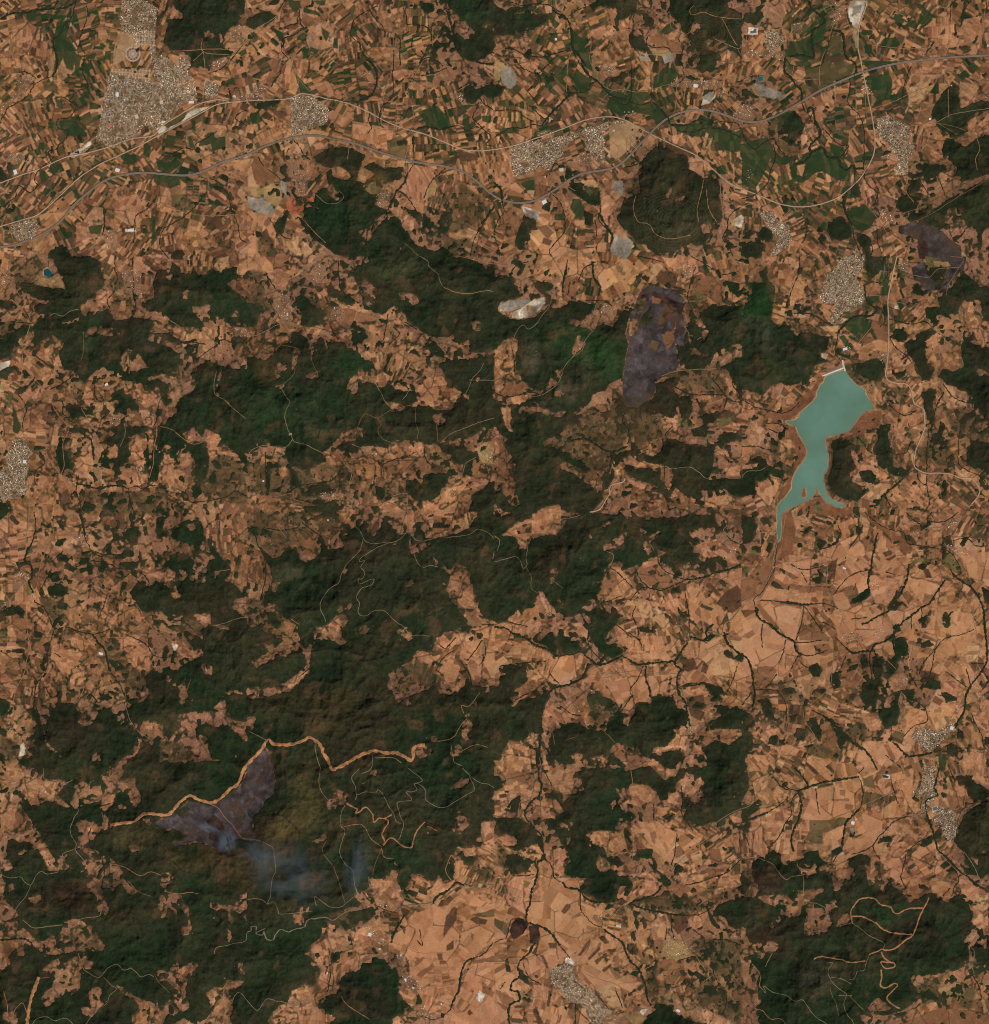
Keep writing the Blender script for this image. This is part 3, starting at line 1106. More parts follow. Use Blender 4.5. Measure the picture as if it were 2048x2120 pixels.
T 160 186 170 184 178 182 184 186 184 192 172 194 162 192
Y 170 183 178 184 184 188 184 192 172 190
T 120 180 130 182 132 188 124 188
T 133 186 138 176 142 178 142 184
T 130 172 136 174 134 180 130 178
B 127 162 136 162 136 172 130 180 127 170
T 100 168 108 172 118 176 120 182 112 178 102 174
B 106 124 118 126 126 132 128 140 114 144 106 138
T 70 187 48 192 54 196 40 196 30 195
f 48 40 52 30
u 76 60 70 50
u 84 36 90 40 88 44 82 44
u 96 152 100 156
u 144 8 152 6 150 18 144 14
s 56 2 55 10 53 18 52 30
S 55 8 53 20 52 28
s 78 4 70 8 66 14 64 20
S 75 4 76 16 82 24
s 26 4 16 8 12 14
s 90 38 84 34 78 34 70 34
s 110 0 120 2 130 5
s 154 8 150 22 148 32 152 42
s 150 0 158 4 168 10 176 14 184 12
s 138 100 150 106 160 106 170 106 178 108 176 116
s 166 94 172 100 180 110 189 112
s 102 144 103 134 98 126 100 120
S 56 142 70 140 80 146 90 150 102 146
S 90 152 89 160 86 168
s 130 160 130 170
s 0 104 8 108 20 106 26 104 34 106
s 180 158 176 152
s 56 30 58 20
s 136 130 130 138
s 14 72 16 90
s 0 184 4 196
s 128 172 134 182
s 170 176 178 182
s 184 90 182 98 186 104
r 13 68 15 62 18 56 22 53 26 56 32 52 36 46 42 38 44 30
r 78 36 75 46 77 54 73 60 69 65 67 72 60 77 54 84 51 92 48 98 42 103 34 107 20 108
r 143 50 148 58 149 62
r 88 24 92 20
r 189 170 180 170 174 167 168 168 162 170 157 166 150 162 142 162 136 163 130 161 120 162
Y 0 0
R 100 170 98 173 90 175 88 178 88 182 86 185 82 192 78 195 73 196
r 66 34 64 26
l 140 0 144 12 152 8 158 2
r 158 62 155 64
l 128 92 140 88 170 86
r 120 142 130 138
r 110 152 118 148
@3 1
#bbuudfPf bbuubbff ffbcbbfe ffebebbf ebeebbef bebfbbef fbefbbbe bbfbbbbb
F 0 50 2 36 8 28 4 20 10 16 20 8 20 20 26 24 24 40 22 48 26 52 34 54 42 60 46 58 58 60 68 62 66 70 62 76 66 80 56 84 54 88 56 92 48 94 42 98 34 100 30 96 22 100 16 106 8 104 0 102
N 5 12 14 14 16 20 8 20
f 38 56 52 52 60 56 56 60
F 94 0 110 0 110 10 98 18 94 10
F 82 84 96 80 108 78 110 90 104 96 96 94 88 90
F 113 62 118 55 126 58 132 64 138 62 140 72 142 78 148 86 144 96 138 94 134 90 132 84 130 80 126 74 124 66
F 140 8 160 10 170 12 180 20 185 30 180 36 178 38 170 34 165 42 160 48 155 46 152 44 150 32 158 22 165 18 160 24 145 26
F 134 2 150 4 160 10 160 20 148 22 140 30 138 20
F 180 25 189.3 22 189.3 50 184 48 182 38
F 140 40 150 38 152 44 142 48
F 170 64 180 68 189.3 70 189.3 130 182 118 178 112 172 104 164 100 156 98 150 92 152 86 162 88 170 84 168 74
N 179 86 188 88 189 92 182 92
N 158 98 172 104 178 108 172 112 162 108
f 156 118 170 114 189 128 189 144 175 140 160 132
F 133 60 142 56 150 58 150 66 146 72 140 70 132 68
F 116 90 126 86 128 94 120 94 118 92
F 138 104 148 100 150 108 146 112 148 126 142 130 140 118
F 66 140 74 140 84 142 92 150 94 160 88 166 84 172 92 175 98 178 94 182 88 188 76 186 66 178 63 170 64 160 70 150
f 64 140 90 138 88 150 70 158
F 104 132 112 134 116 150 116 160 110 166 104 160 102 150 98 148 104 140
F 106 130 114 128 114 134 106 136
F 8 152 18 154 20 160 30 164 36 166 34 172 26 170 20 176 16 174 10 180 0 180 0 160 6 158
F 0 170 8 168 12 176 10 182 0 184
f 20 140 40 150 40 168 24 164
F 172 146 185 142 189.3 144 189.3 168 180 164 172 160
F 145 134 150 136 152 126 156 130 152 140 154 148 146 146
F 160 150 164 156 164 168 162 170 158 162
F 118 168 126 170 130 164 128 160 120 162 112 160 112 170
F 154 170 158 176 156 182 154 186 152 180
F 90 165 98 163 104 168 100 176 92 172
F 18 108 14 112
F 0 134 6 134 4 140 0 140
F 118 56 124 54 128 60 124 66 118 64
F 142 42 148 40 150 50 144 52
F 151 30 158 32 160 42 152 42
f 120 138 140 132 160 140 160 160 140 160
f 45 10 58 14 58 30 50 34
f 82 88 100 84 108 100 98 106 88 98
f 115 100 130 100 124 116 108 114
P 130 8 140 4 142 14 148 20 148 26 140 26 136 20 132 18
P 150 0 172 0 170 10 160 18 156 28 152 26 156 16 158 8 150 6
g 140 0 152 2 152 8 142 10
y 146 4 158 4 160 8 148 8
U 74 4 80 0 94 0 92 10 88 16 92 26 95 32 90 40 84 42 78 43 75 52 70 52 66 50 71 40 70 36 63 36 60 32 64 20 66 12 72 10
u 104 74 110 74 113 80 112 86 106 82
u 120 4 128 2 126 12 120 10
X 117 37.5 120 37.5 119 40.5 117 40.5
X 77 71 81 70 80 72
u 78 68 84 70 82 76 76 74
w 61 74 66 75 64 79 61 77
T 34 0 44 2 43 10 36 8
T 42 16 54 18 48 26 44 36 36 38 36 28
T 33 14 40 10 38 24 34 22
T 61 36 71 38 70 46 66 50 62 44
Y 60 54 74 53 73 58 64 58
Y 38 44 46 43 50 46 42 48
T 74 62 80 60 90 70 112 60 112 74 104 72 96 76 88 74 84 66
B 100 48 112 54 112 66 104 64 98 54
G 94 50 97 50 103 62 101 64
G 76 52 84 46 92 44 98 56 92 60 90 64 80 56
G 74 62 78 60 86 70 80 70
d 76 46 86 42 100 36 102 40 96 44 84 48
d 94 4 108 2 110 10 108 18 98 20 92 14
G 110 14 114 16 112 30 106 30
B 92 20 98 22 104 28 100 32 94 26
G 98 30 104 30 104 36 98 34
T 114 12 118 8 115 24 112 22
T 128 44 136 38 148 36 152 42 148 48 140 46
T 173 36 176 34 178 38 176 44 182 50 180 56 176 54 172 44
T 177 58 182 53 189 58 187 66 184 70 178 62
T 119 52 127 50 127 54 120 56
T 115 60 122 68 130 62 130 56 127 56 126 64 120 66 116 58
T 138 66 150 58 154 62 150 68 146 70 140 66
T 130 42 136 40 138 44 132 46
T 115 92 122 92 126 96 120 98
T 138 104 144 100
B 84 82 80 76
T 148 106 155 106 154 112 148 110
B 150 92 156 100 155 106 150 108
T 102 100 108 102 106 112 102 106
T 116 112 128 114 126 120 118 116
T 122 122 136 118 140 124 134 130 128 130 122 128
T 116 128 124 130 123 136 130 140 128 144 118 142
T 132 136 140 136 140 144 134 146 131 140
Y 126 148 132 148 132 158 128 156 124 152
T 102 126 108 128 106 132 102 130
T 82 148 88 150 90 160 100 160 104 164 100 172 96 172 90 166 82 170 82 166 88 162 84 154
T 98 164 112 162 114 176 110 184 106 182 108 170 100 168 98 178 97 170
T 126 178 134 174 138 182 134 188 128 184
T 137 166 142 168 140 182 137 178
T 140 188 142 172 152 176 150 184 144 190
T 30 140 38 140 38 146 34 150 30 158 29 150
T 28 155 41 156 38 162 30 158
T 26 110 30 112 29 119 25 118
T 24 106 30 106 29 110 25 110
T 0 115 6 112 10 118 9 124 0 122
T 11 172 22 174 26 176 24 184 18 188 10 186
T 20 166 30 170 30 174 22 172
T 0 160 12 158 12 162 0 164
T 0 142 6 148 4 158 0 156
a 18 120 30 118 40 112 46 108 54 100 58 96 57 88 62 92 64 98 60 106 52 114 44 120 36 126 20 124
a 36 126 44 136 50 148 50 156 44 166 38 166 42 152 40 144 34 134
a 88 114 94 120 102 116 108 120 104 130 90 136 78 134 64 140 66 132 76 132 84 130
a 36 168 40 168 36 182 28 192 26 186 32 178
a 55 186 62 184 68 190 80 194 90 190 92 198 40 198 46 190
W 64 92.5 78 87 82 93 88 99 94 102 94 105 98 110 102 117 95 118 90 122 86 128 82 133 74 136 66 138 63.5 139 64 146 66 152 65.5 161 63 166 62 173 65 182 70 187 77 190 80 191.5 73 192 66 189 60 182 57 175 56 181 52 186 43 190 36 193 33 194 29 200 29 204 27 204 27 197 28 190 34 184 38 178 40 168 44 161 49 154 50 149 48 143 45 139 43 136 42 130 36 128 33 126 40 126 44 123 45 120 50 115 54 112 57 108 58 103 60 99 63 96
I 47 176 49 178 50 184 47 186 45 184 45.5 179
g 90 138 98 140 96 146 88 144
g 54 188 60 188 62 194 56 196
D 0 190 2 190
s 0 110 12 116 20 118 30 120 38 118 44 112
s 44 0 44 12 40 22 36 34 35 40
s 110 0 110 6 112 12 108 20 100 20 94 22
S 94 22 96 34 103 40 102 44 96 46 90 46 84 48 78 54 74 58
s 103 38 108 42 110 50 106 54
s 113 48 120 50 130 52 140 50 146 54 150 52
s 113 62 118 70 126 76 130 82
s 40 44 52 44 60 48 66 52
s 74 58 73 66 72 74 76 80
s 128 120 134 118 124 122 112 112 116 110
s 150 100 154 106 150 112 148 120 144 128 142 148
S 147 118 145 134
s 154 98 162 108 172 112 180 114 189 122
s 164 130 166 142 166 158 172 164 182 168 189 176
s 142 146 142 162 142 176 144 188 140 196
s 142 176 136 172 134 164 128 166
S 128 166 120 174 110 182 104 190 98 192
s 110 182 114 192
s 88 138 92 142 98 150 106 152
s 130 142 126 150 120 152 112 150
s 0 146 12 146 24 150 20 148
s 20 132 30 136 34 132 28 128 18 128
s 42 100 56 96
s 128 128 128 134
s 155 104 148 118
R 119 0 116 12 114 22 112 34 112.5 45 112.5 60 112 72 111 84 110 90 112 95 118 97 126 98 130 103 132 112 139 117 140 124 140 132 136 142 133 150 132 160 136 164 142 166 152 166 160 167 168 170 175 170 178 172 182 178 181 184 176 190
r 112 34 104 30 96 30 92 24
r 112 34 124 36 128 40 134 36
r 160 0 170 2 164 12 158 22 156 30
r 125 20 128 14 138 16 144 16 150 10 160 9 168 8
r 58 0 64 10 66 14
r 150 52 150 62 151 72 152 82 149 90 152 96
c 70 62 70 74 76 80 79 88
r 0 170 4 165 14 164 18 162
r 78 191 86 188 92 192 95 197
l 100 54 88 68
l 34 48 28 54
r 27 184 28 196
l 100 100 94 110
@0 2
#beeeefbb beeefeee beeeffff eeeeefff beeeeffe beeefffe efeffeff fffffffe
F 98 2 104 0 102 8 108 16 107 22 104 26 98 22 92 16 100 12
F 78 8 84 10 82 16 90 16 96 22 88 18 80 14
F 120 4 126 4 124 14 130 16 126 22 120 20 118 12
F 134 10 144 6 152 6 156 14 158 24 150 26 140 24 132 22 130 18
N 142 10 149 9 150 13 145 14
F 116 46 125 44 128 34 134 31 142 32 148 36 152 42 148 48 150 54 156 54 158 42 160 36 166 38 172 40 178 46 172 52 180 56 189.3 64 180 66 178 74 189.3 82 189.3 96 168 86 160 86 162 78 150 78 146 82 134 76 128 80 122 76 116 76 110 80 106 74 102 70 104 60 108 56 112 62 116 56 122 54 130 56 136 66 139 64 134 54 134 46 128 42
N 137 44 143 46 145 54 140 52
N 147 40 150 40 151 54 148 50
N 153 44 158 44 157 54 153 52
N 165 42 168 46 164 53
F 36 57 42 55 52 56 52 60 48 65 38 64 35 60
F 42 34 50 32 52 38 44 38
F 36 44 46 46 48 52 40 54
F 66 70 78 68 78 74 74 76 66 74
F 46 68 52 70 50 75 44 73
F 88 30 100 28 104 32 94 36 86 34
F 58 36 68 34 70 40 60 40
F 92 38 104 38 112 36 110 42 98 44 92 42
F 92 52 97 54 97 64 93 64
F 100 60 108 50 112 56 106 68 102 66
F 158 20 164 22 166 34 174 38 168 42 162 36
F 160 86 168 90 189.3 90 189.3 140 180 136 172 138 170 144 162 152 154 156 146 164 132 168 124 168 126 162 110 160 108 164 100 160 96 156 94 164 88 162 90 156 84 152 78 148 76 150 70 162 64 164 60 162 62 156 60 150 56 146 50 146 44 146 40 150 36 160 35 172 38 178 48 188 60 192 70 192 70 186 76 186 80 192 88 196 92 190 100 184 108 178 110 172 104 168 98 162 96 152 100 148 110 144 116 138 112 134 110 126 116 120 124 124 126 116 136 122 140 118 150 112 154 108 148 106 144 100 140 94 144 92 150 94 156 98 154 90
N 131 115 134 116 136 120 133 122 130 119
N 128 124 132 128 138 130 142 126 142 134 144 140 140 148 137 146 140 140 136 134 128 130
N 154 118 158 116 163 117 163 124 158 124
N 138 155 146 153 158 152 164 150 172 146 173 156 170 162 164 162 160 156 154 158 148 168 142 170 136 164
F 172 140 180 138 189.3 140 189.3 160 180 160 173 156
F 150 165 158 160 166 164 172 162 184 172 189.3 176 189.3 196 176 196 168 190 162 190 160 180 158 172 150 170
N 178 184 182 188 180 188
N 74 182 74 188 70 188
F 105 175 110 170 112 176 118 176 124 180 122 190 130 196 100 198 92 196 100 188
f 78 94 92 98 100 118 116 128 112 138 96 136 92 122 84 114 80 104
f 30 64 50 68 50 84 42 86 34 74
f 24 160 36 180 34 190 22 178
f 112 172 140 178 150 190 148 198 115 198
f 144 78 160 90 150 100 134 90
F 4 72 14 72 20 76 18 82 12 78 4 80 0 84 0 76
F 30 160 36 178 50 192 44 196 34 186 26 165
F 0 164 6 168 4 172 0 170
F 22 146 28 152 32 160 30 166 24 156
F 0 142 8 146 6 154 0 156
F 0 0 6 2 0 6
f 0 172 14 176 14 190 0 196
F 32 100 38 100 38 108 36 115 32 114 34 106
F 82 112 90 114 96 120 88 122
F 26 168 34 172 36 186 40 196 34 198 28 184
T 10 64 19 54 24 64 30 76 36 82 40 88 36 94 30 86 22 84 18 74 8 70
g 19 54 22 52 24 62 20 64
T 4 20 20 18 19 22 10 25 4 25
T 48 6 62 6 62 10 52 12 48 8
T 21 16 25 16 23 27 20 30
T 40 102 54 96 66 94 70 100 62 108 60 114 68 126 58 134 44 120 38 112
T 90 96 100 94 108 100 116 104 114 122 104 120 96 112 100 108 92 106
T 112 48 124 44 132 44 135 52 124 52 118 50
T 125 54 130 54 138 62 138 66 133 65 131 58
T 110 34 114 32 118 38 118 42 112 46 108 44 114 42
T 96 60 106 58 104 70 96 72
T 148 78 162 78 162 86 156 84 150 82
T 145 106 155 104 156 110 148 112
T 130 98 138 98 144 104 148 112 138 112 132 102
w 131 100 136 102 134 107 132 104
T 0 122 14 132 8 142 0 130
D 14 97 21 97 21 105 14 103
T 10 152 11 156 4 158
T 98 34 104 33 102 39 98 37
T 88 22 94 21 94 25 88 24
T 58 6
w 15 178 18 176 19 180 18 186 14 188 15 182
T 36 92 38 110
T 66 92 68 84 72 86 74 92
T 72 82 86 74 90 80 84 88
T 54 66 60 70 70 64 82 66 80 72 70 70 60 76
T 104 168 110 178 104 186 100 188 106 178
T 110 160 124 162 120 166 112 166
B 8 84 20 78 30 86 34 94 36 104 30 110 22 100 12 96
w 84 132 78 130
X 75 107 79 108 78 110 76 109
u 16 44 22 48 20 56 14 62 8 50
u 58 18 66 18 66 28 60 26
u 54 112 62 118 58 122
u 12 148 18 152 16 156
u 10 168 16 172 14 176
u 114 114 118 118
u 0 72 10 64 12 66 4 76
s 61 0 63 8 65 20 68 26 72 32 78 34
S 61 0 63 8 65 18
s 26 0 27 12 24 24 20 32 19 38 24 42 24 50 22 54 25 62 26 68 34 74 38 82 40 87 44 90 50 88 58 91 66 93 71 94 75 100 80 106 82 114 84 122 90 130 94 138 97 146 98 152 102 162 106 170 112 178
S 24 24 20 32 19 38 24 42 24 50 22 54 25 62
S 71 94 75 100 80 106 82 114 84 122
s 42 88 39 98 36 108 36 118 34 124
s 32 126 28 132 26 142 28 152 31 162 34 172 36 188
s 71 94 78 92 84 90
s 96 94 106 98 112 102 118 110 128 112
s 58 42 68 38 76 38 84 40 90 43 100 44 108 46
s 42 36 48 30
s 108 46 114 54 112 66 118 72 122 78
s 128 82 140 84 148 90
s 3 20 8 26
s 0 78 10 72
s 75 82 80 70 82 64
s 70 140 76 146 80 136
s 20 38 10 42
s 41 108 46 111
s 36 50 32 58
s 189 0 190 0
s 34 134 40 142 46 138
r 22 0 21 10 20 20 19 36
l 42 0 41 12 40 20 36 28 32 36 30 44 29 52 27 62
r 18 54 10 64 2 72
l 19 64 20 80 21 94 23 104 20 114 18 124 12 136 10 146 10 156 9 166 13 170
r 92 130 96 140 96 148 98 154 100 160 106 168 112 172 116 174
l 84 118 66 134
r 34 54 44 54 50 56
l 104 70 108 76 110 82 120 92 130 98
l 80 96 96 96 102 94
l 96 94 110 84
r 163 87 172 85 180 82 189 80
l 164 46 176 44
l 62 120 64 134 60 144
c 146 128 142 140
@1 2
#eebeffbb efeffeff ffffffff fffffffb fffffbba fffffffb ffffffff fffffffb
F 8 26 13 30 20 36 26 34 30 26 40 26 40 32 44 38 52 36 56 32 56 20 62 28 70 28 74 26 72 20 78 16 86 10 100 8 110 12 118 18 122 16 124 22 130 14 132 8 136 20 144 20 160 16 170 12 174 4 178 0 189.3 0 189.3 84 184 82 178 80 176 72 178 66 172 58 170 46 165 42 158 42 154 46 150 40 144 36 142 34 144 40 156 48 152 60 158 70 166 80 170 86 176 88 170 94 160 90 150 92 146 96 142 104 144 108 130 106 126 114 120 116 116 120 108 124 108 130 112 142 116 146 120 142 132 138 140 134 144 128 146 136 148 140 154 140 166 134 168 128 162 122 168 120 172 132 184 134 189.3 132 189.3 196 0 196 0 142 6 144 20 140 32 134 40 124 48 118 49 106 50 100 54 96 60 98 66 98 72 102 76 100 72 96 70 92 78 82 72 78 66 80 62 86 58 90 50 92 52 100 46 102 46 106 40 98 38 90 38 86 30 82 26 76 22 76 20 70 14 70 10 66 14 60 18 56 20 50 18 44 14 38
N 37 22 42 26 40 30
N 38 26 42 16 50 18 54 22 56 26 55 36 52 34 44 39 40 36
N 58 22 62 20 70 22 74 28 68 28
N 90 2 98 0 102 10 98 18 92 16 94 8
N 120 4 128 4 132 8 124 14 122 16
N 134 2 140 4 150 0 168 0 170 10 164 12 150 16 146 20 136 20 135 14
N 124 26 136 22 142 24 136 28 126 32
N 73 45 77 43 76 47 73 47
N 68 74 80 69 82 70 76 76 70 78
N 121 54 126 52 128 55 122 58
N 113 91 122 88 128 96 124 98 118 95
N 121 144 124 144 126 149 123 150
N 171 155 174 162 168 170 164 164
N 163 165 167 168 170 174 166 174
N 125 184 134 178 142 182 140 186 132 188 128 184
N 140 172 144 170 145 175 141 176
N 156 180 162 178 162 186 156 186
N 165 156 172 154 172 157
N 172 146 176 144 176 148
N 19 54 26 54 22 58 23 63 19 60
N 2 138 16 136 26 134 32 128 42 120 48 122 40 130 34 136 22 139 4 141
N 0 156 6 156 4 166 0 168
N 184 133 186 138 182 138
N 86 88 94 86 96 92 90 94 86 92
F 14 76 22 76 24 84 20 88 16 86
F 2 14 14 12 20 16 10 18 4 18
F 36 100 42 98 42 102 40 100
F 155 16 160 10 164 12
F 0 90 6 90 14 92 24 94 28 98 22 104 12 100 18 108 12 110 4 114 6 118 0 120
F 28 110 36 106 44 108 46 116 40 122 32 128 26 132 12 136 4 136 0 134 0 120 6 118 14 116 22 108
f 0 66 14 70 20 76 26 78 30 88 22 96 8 94 0 88
f 108 124 130 112 142 120 142 130 130 140 114 140
f 84 84 100 84 96 98 82 96
f 0 0 70 0 78 14 56 16 40 22 20 34 0 20
f 62 66 72 70 78 74 74 92 56 90
f 60 146 80 150 80 160 62 160
f 18 36 40 36 50 50 30 56 18 46
F 131 7 135 20 126 20
D 94 14 100 4 101 10 97 17
T 118 6 122 2 130 0 130 8 124 15
T 134 14 141 15 140 20 136 20
B 142 2 156 4 150 12 144 10
T 157 6 164 4 168 8 164 12 158 10
B 40 18 56 16 54 34 42 36
T 33 25.5 36 25.5 36 28 33 28
B 12 34 18 44 18 56 14 60 12 46
T 53 90 66 82 70 80 72 86 68 96 60 94 54 92
T 158 92 166 92 164 100 158 102 154 106 156 98
T 144 96 150 93 154 98 154 104 148 104 144 102
T 171 90 176 88 189 86 189 100 180 98 176 100 170 98
T 164 100 180 98 178 110 170 118 162 112
T 148 118 156 110 162 116 162 124 158 130 152 130 150 124 146 122
T 160 130 168 128 166 134 158 138 156 136 162 132
T 170 110 180 112 178 130 172 128 168 118
T 182 100 189 98 189 132 184 130 180 124
T 131 110 136 106 142 110 148 108 146 112 138 116 132 114
B 112 124 124 116 130 120 130 130 118 138 112 134
T 30 134 42 122 46 122 40 130 32 136
B 156 40 162 38 170 46 172 56 166 58 158 50
T 163 60 170 60 176 68 174 76 164 72 160 66
B 166 74 174 74 176 80 180 86 174 84
P 0 192 6 186 14 180 18 188 20 198 0 198
X 61 5.5 62.5 5.5 62.5 7 61 7
y 112 24 114 24 114 25.5 112 25.5
F 172 90 175 91 175 93 172 93
F 176 92 180 92 180 96 176 96
F 171 94 173 96 172 98 170 98
s 0 12 6 18 8 26 12 30 13 38
s 40 8 38 12 26 14 14 12
s 42 8 50 14 58 20
s 14 38 14 50 12 60 10 68
s 50 106 48 118 40 126
s 132 82 152 74
S 126 96 136 94 128 100 118 106 108 108 102 108
s 189 86 180 86
s 145 100 152 104 160 96
s 144 122 150 112 158 106
s 180 98 172 110 168 114
s 182 100 182 110 178 118
s 163 114 170 124 172 134
s 39 138 38 150 40 160 42 172
s 72 8 78 14 88 18
r 72 0 74 4 80 9 86 14 89 20 92 23 98 24 106 23 112 23 118 20 122 16 126 18 131 22 140 21 146 19 156 19 170 17 176 13 180 14 185 16 189 20
r 89 20 88 24 86 30 82 34 76 40 74 44 72 48 70 54 64 58 59 64 56 70 57 76 59 80 60 84
r 110 23 102 26 96 29 92 32 88 34 86 38 90 37 87 42 90 46 88 51 85 51 86 55 91 53 97 51 96 55 91 57 88 58 85 62 84 66 86 70 85 76 87 79 92 79 96 76 103 75 108 78 114 84 120 88 125 94 132 94 140 95
r 22 10 30 20
r 114 16 122 16
c 12 30 14 44 14 56 12 68
l 34 82 40 86
r 127 30 130 38 134 42 140 41 146 42
l 189 30 188 36
l 178 138 170 148 164 148 166 154
l 168 158 163 164 158 172 150 175 144 175
r 156 178 158 190 160 192 164 194
l 162 184 175 178 184 180
r 96 186 95 196 88 200
r 52 177 53 186 56 196
l 98 188 112 188 118 192
r 2 168 10 172 16 175
C 0 193 6 187 12 180 16 174
C 16 174 20 177 26 178 36 177 44 174 48 172 54 176 57 180 58 184
C 58 184 62 190 64 195 66 197
C 68 196 76 192 84 187 92 184 98 183
C 98 182 106 184 114 184 120 187 125 190 127 188 127 182 130 179 136 178
r 14 174 17 174
c 128 182 130 180
@2 2
#fbfffffb bfffffff fffffbbb bfffbybb bbbfbbba bfabaafb bfbfffbb bffffffb
F 0 4 16 0 30 0 24 6 16 12 4 20 0 18
F 56 4 70 0 96 2 98 4 110 4 128 4 140 4 150 2 168 2 172 10 166 12 158 12 150 16 148 22 152 28 156 34 162 40 170 36 178 36 176 42 166 42 160 42 158 44 156 40 150 42 146 38 142 44 144 50 138 48 134 42 128 38 124 34 114 40 108 44 100 42 96 38 94 40 88 42 84 44 82 54 82 60 78 64 76 68 74 66 70 68 66 76 70 84 74 86 72 76 80 72 86 78 92 76 96 80 92 88 88 92 84 98 86 102 96 100 104 104 100 108 90 112 80 108 76 100 74 92 72 92 68 84 64 80 60 82 56 80 54 84 50 76 46 74 42 70 38 62 33 60 32 68 30 74 24 74 22 76 20 84 16 76 8 84 4 86 0 86 0 20 8 14 14 20 18 22 18 28 24 28 30 18 46 18 52 10
N 17 3 26 0 18 5
N 78 14 84 10 88 7 90 9 84 12
N 83 26 95 18 101 15 101 19 95 28 90 28 84 30
N 112 12 116 14 115 20 120 18 124 14 127 16 120 22 119 30 122 36 114 42 113 36 116 32 112 22
N 72 14 75 20 73 20
N 97 0 103 1 102 5 97 4
N 124 28 134 32 130 32 128 38 126 38
N 42 44 47 43 48 47 42 47
N 42 50 45 50 45 55 42 55
N 48 67 53 66 54 69 49 69
N 71 67 74 67 72 70
F 40 95 48 96 52 94 58 98 64 98 66 104 62 108 54 108 46 110 40 104 30 98 36 95
F 49 90 52 90 52 94 48 94
F 56 92 66 92 64 96 58 96
F 100 46 106 46 110 54 114 56 116 60 110 58 106 52
F 136 58 142 56 142 62 136 62
F 163 36 176 34 178 42 172 40 162 40
F 4 118 16 116 26 114 24 120 28 124 16 128 4 122
F 4 126 20 122 28 122 24 132 18 140 12 142 16 146 28 140 36 140 40 144 36 156 36 180 34 196 28 196 30 184 26 176 16 178 12 178 22 178 24 172 28 168 34 172 36 180 30 180 12 174 4 190 0 190 0 134 4 132
F 72 140 82 137 92 140 96 144 90 150 84 148 76 150 72 148
f 70 150 80 150 96 142 94 156 86 164 82 166 74 158
F 44 168 50 166 48 160 52 162 60 156 68 164 72 164 84 168 88 158 94 152 98 146 96 154 106 156 108 146 114 146 120 146 120 142 126 138 132 142 136 142 140 148 146 152 148 160 144 168 138 172 136 178 130 180 122 180 120 184 126 186 134 182 142 182 146 188 142 196 132 196 118 188 104 184 100 176 92 178 88 182 88 186 84 188 80 186 70 188 66 184 60 186 62 192 54 194 46 190 42 180 40 176
N 97 160 100 156 104 156 103 163 97 162
N 97 154 98 148
F 130 130 148 132 160 130 172 132 174 140 164 142 160 138
F 164 146 174 144 176 140 174 134
F 164 150 172 148 189.3 150 189.3 166 180 166 168 166 160 168 164 160 174 156
F 164 168 150 176 160 180 170 174 180 178 189.3 170 189.3 196 162 196 162 188 156 176
F 84 192 90 184 96 190 100 196
F 176 106 182 104 180 112 176 108
F 90 102 96 104 100 108 102 104
f 132 74 148 76 146 84 136 80
f 84 88 96 74 100 84 92 94
F 110 88 124 88 122 92 112 91
f 60 120 68 122 66 128
f 134 150 146 154 146 164 138 166
F 140 72 146 78 142 80
F 115 120 110 125
T 4 18 14 10 28 4 32 0 50 0 46 6 40 10 46 14 50 14 48 18 30 16 24 22 20 24 14 20
B 16 12 28 8 28 16 18 16
T 20 25 24 24 24 28 18 29
T 33 61 36 62 42 76 40 76 36 68
T 42 70 44 76 40 78
T 0 85 10 84 16 76 18 72 21 78 20 88 28 82 38 84 46 80 56 84 66 84 72 92 70 98 66 94 56 96 50 92 46 94 40 90 36 92 28 94 24 92 22 98 18 92 8 92 0 88
B 36 86 44 82 44 88 36 91
T 87 42 96 42 102 50 108 60 112 64 112 68 108 64 100 58 96 54 88 44
T 86 66 94 56 100 54 106 60 104 64 92 68 84 69
B 80 58 92 46 96 54 88 60
B 110 44 124 40 132 48 138 50 140 54 130 58 118 56 112 50
T 111 40 120 36 126 40 114 42
T 96 68 104 66 112 66 128 70 136 66 146 66 147 76 140 80 130 72 116 72 110 78 104 72
Y 98 70 110 66 120 72 130 76 132 84 134 86 130 92 124 84 112 80 110 72
T 88 70 96 72 100 80 96 78
T 92 88 98 86 100 92 104 96 110 97 116 104 110 108 100 106 94 98
T 112 94 128 94 130 100 124 106 116 108 112 100
T 100 110 116 108 124 106 132 102 136 98 140 108 130 112 116 114
T 148 54 156 54 158 60 152 66 146 62
T 150 50 162 48 178 46 189 42 189 50 180 52 170 50 160 50 156 54
T 148 66 160 58 172 66 180 74 170 90 160 84 150 80
D 140 54 146 54 145 60 138 62
D 176 62 186 56 189.3 60 189.3 72 182 78 170 70
G 157 72 159 70 168 74 166 76
D 163 56 166 54 174 64 170 64
D 172 68 176 68 180 74 176 76
B 160 62 164 60 166 64 162 66
T 162 22 170 20 176 26 186 22 188 26 182 30 188 40 178 38 168 34 160 34 158 28 152 26
B 163 24 170 22 172 28 166 30
T 0 98 14 98 28 102 40 106 46 112 60 110 68 108 66 116 56 120 44 120 36 112 20 112 8 108 0 106
B 8 100 14 102 10 108 4 104
T 48 114 60 110 68 108 66 118 58 126 44 128 40 118
T 70 122 80 118 92 114 108 118 110 124 106 138 100 144 94 148 90 144 80 138 72 132
T 108 120 114 124 119 134 119 146 110 146 108 134
T 118 118 140 118 140 138 132 142 126 140 122 142 118 132
B 126 118 131 118 131 124 126 124
B 124 126 127 125 128 131 126 132
B 134 126 136 126 134 138 132 138
B 118 118 122 118 122 124 118 124
D 74 130 76 130 75 137 73 135
B 78 122 84 118 80 130 76 128
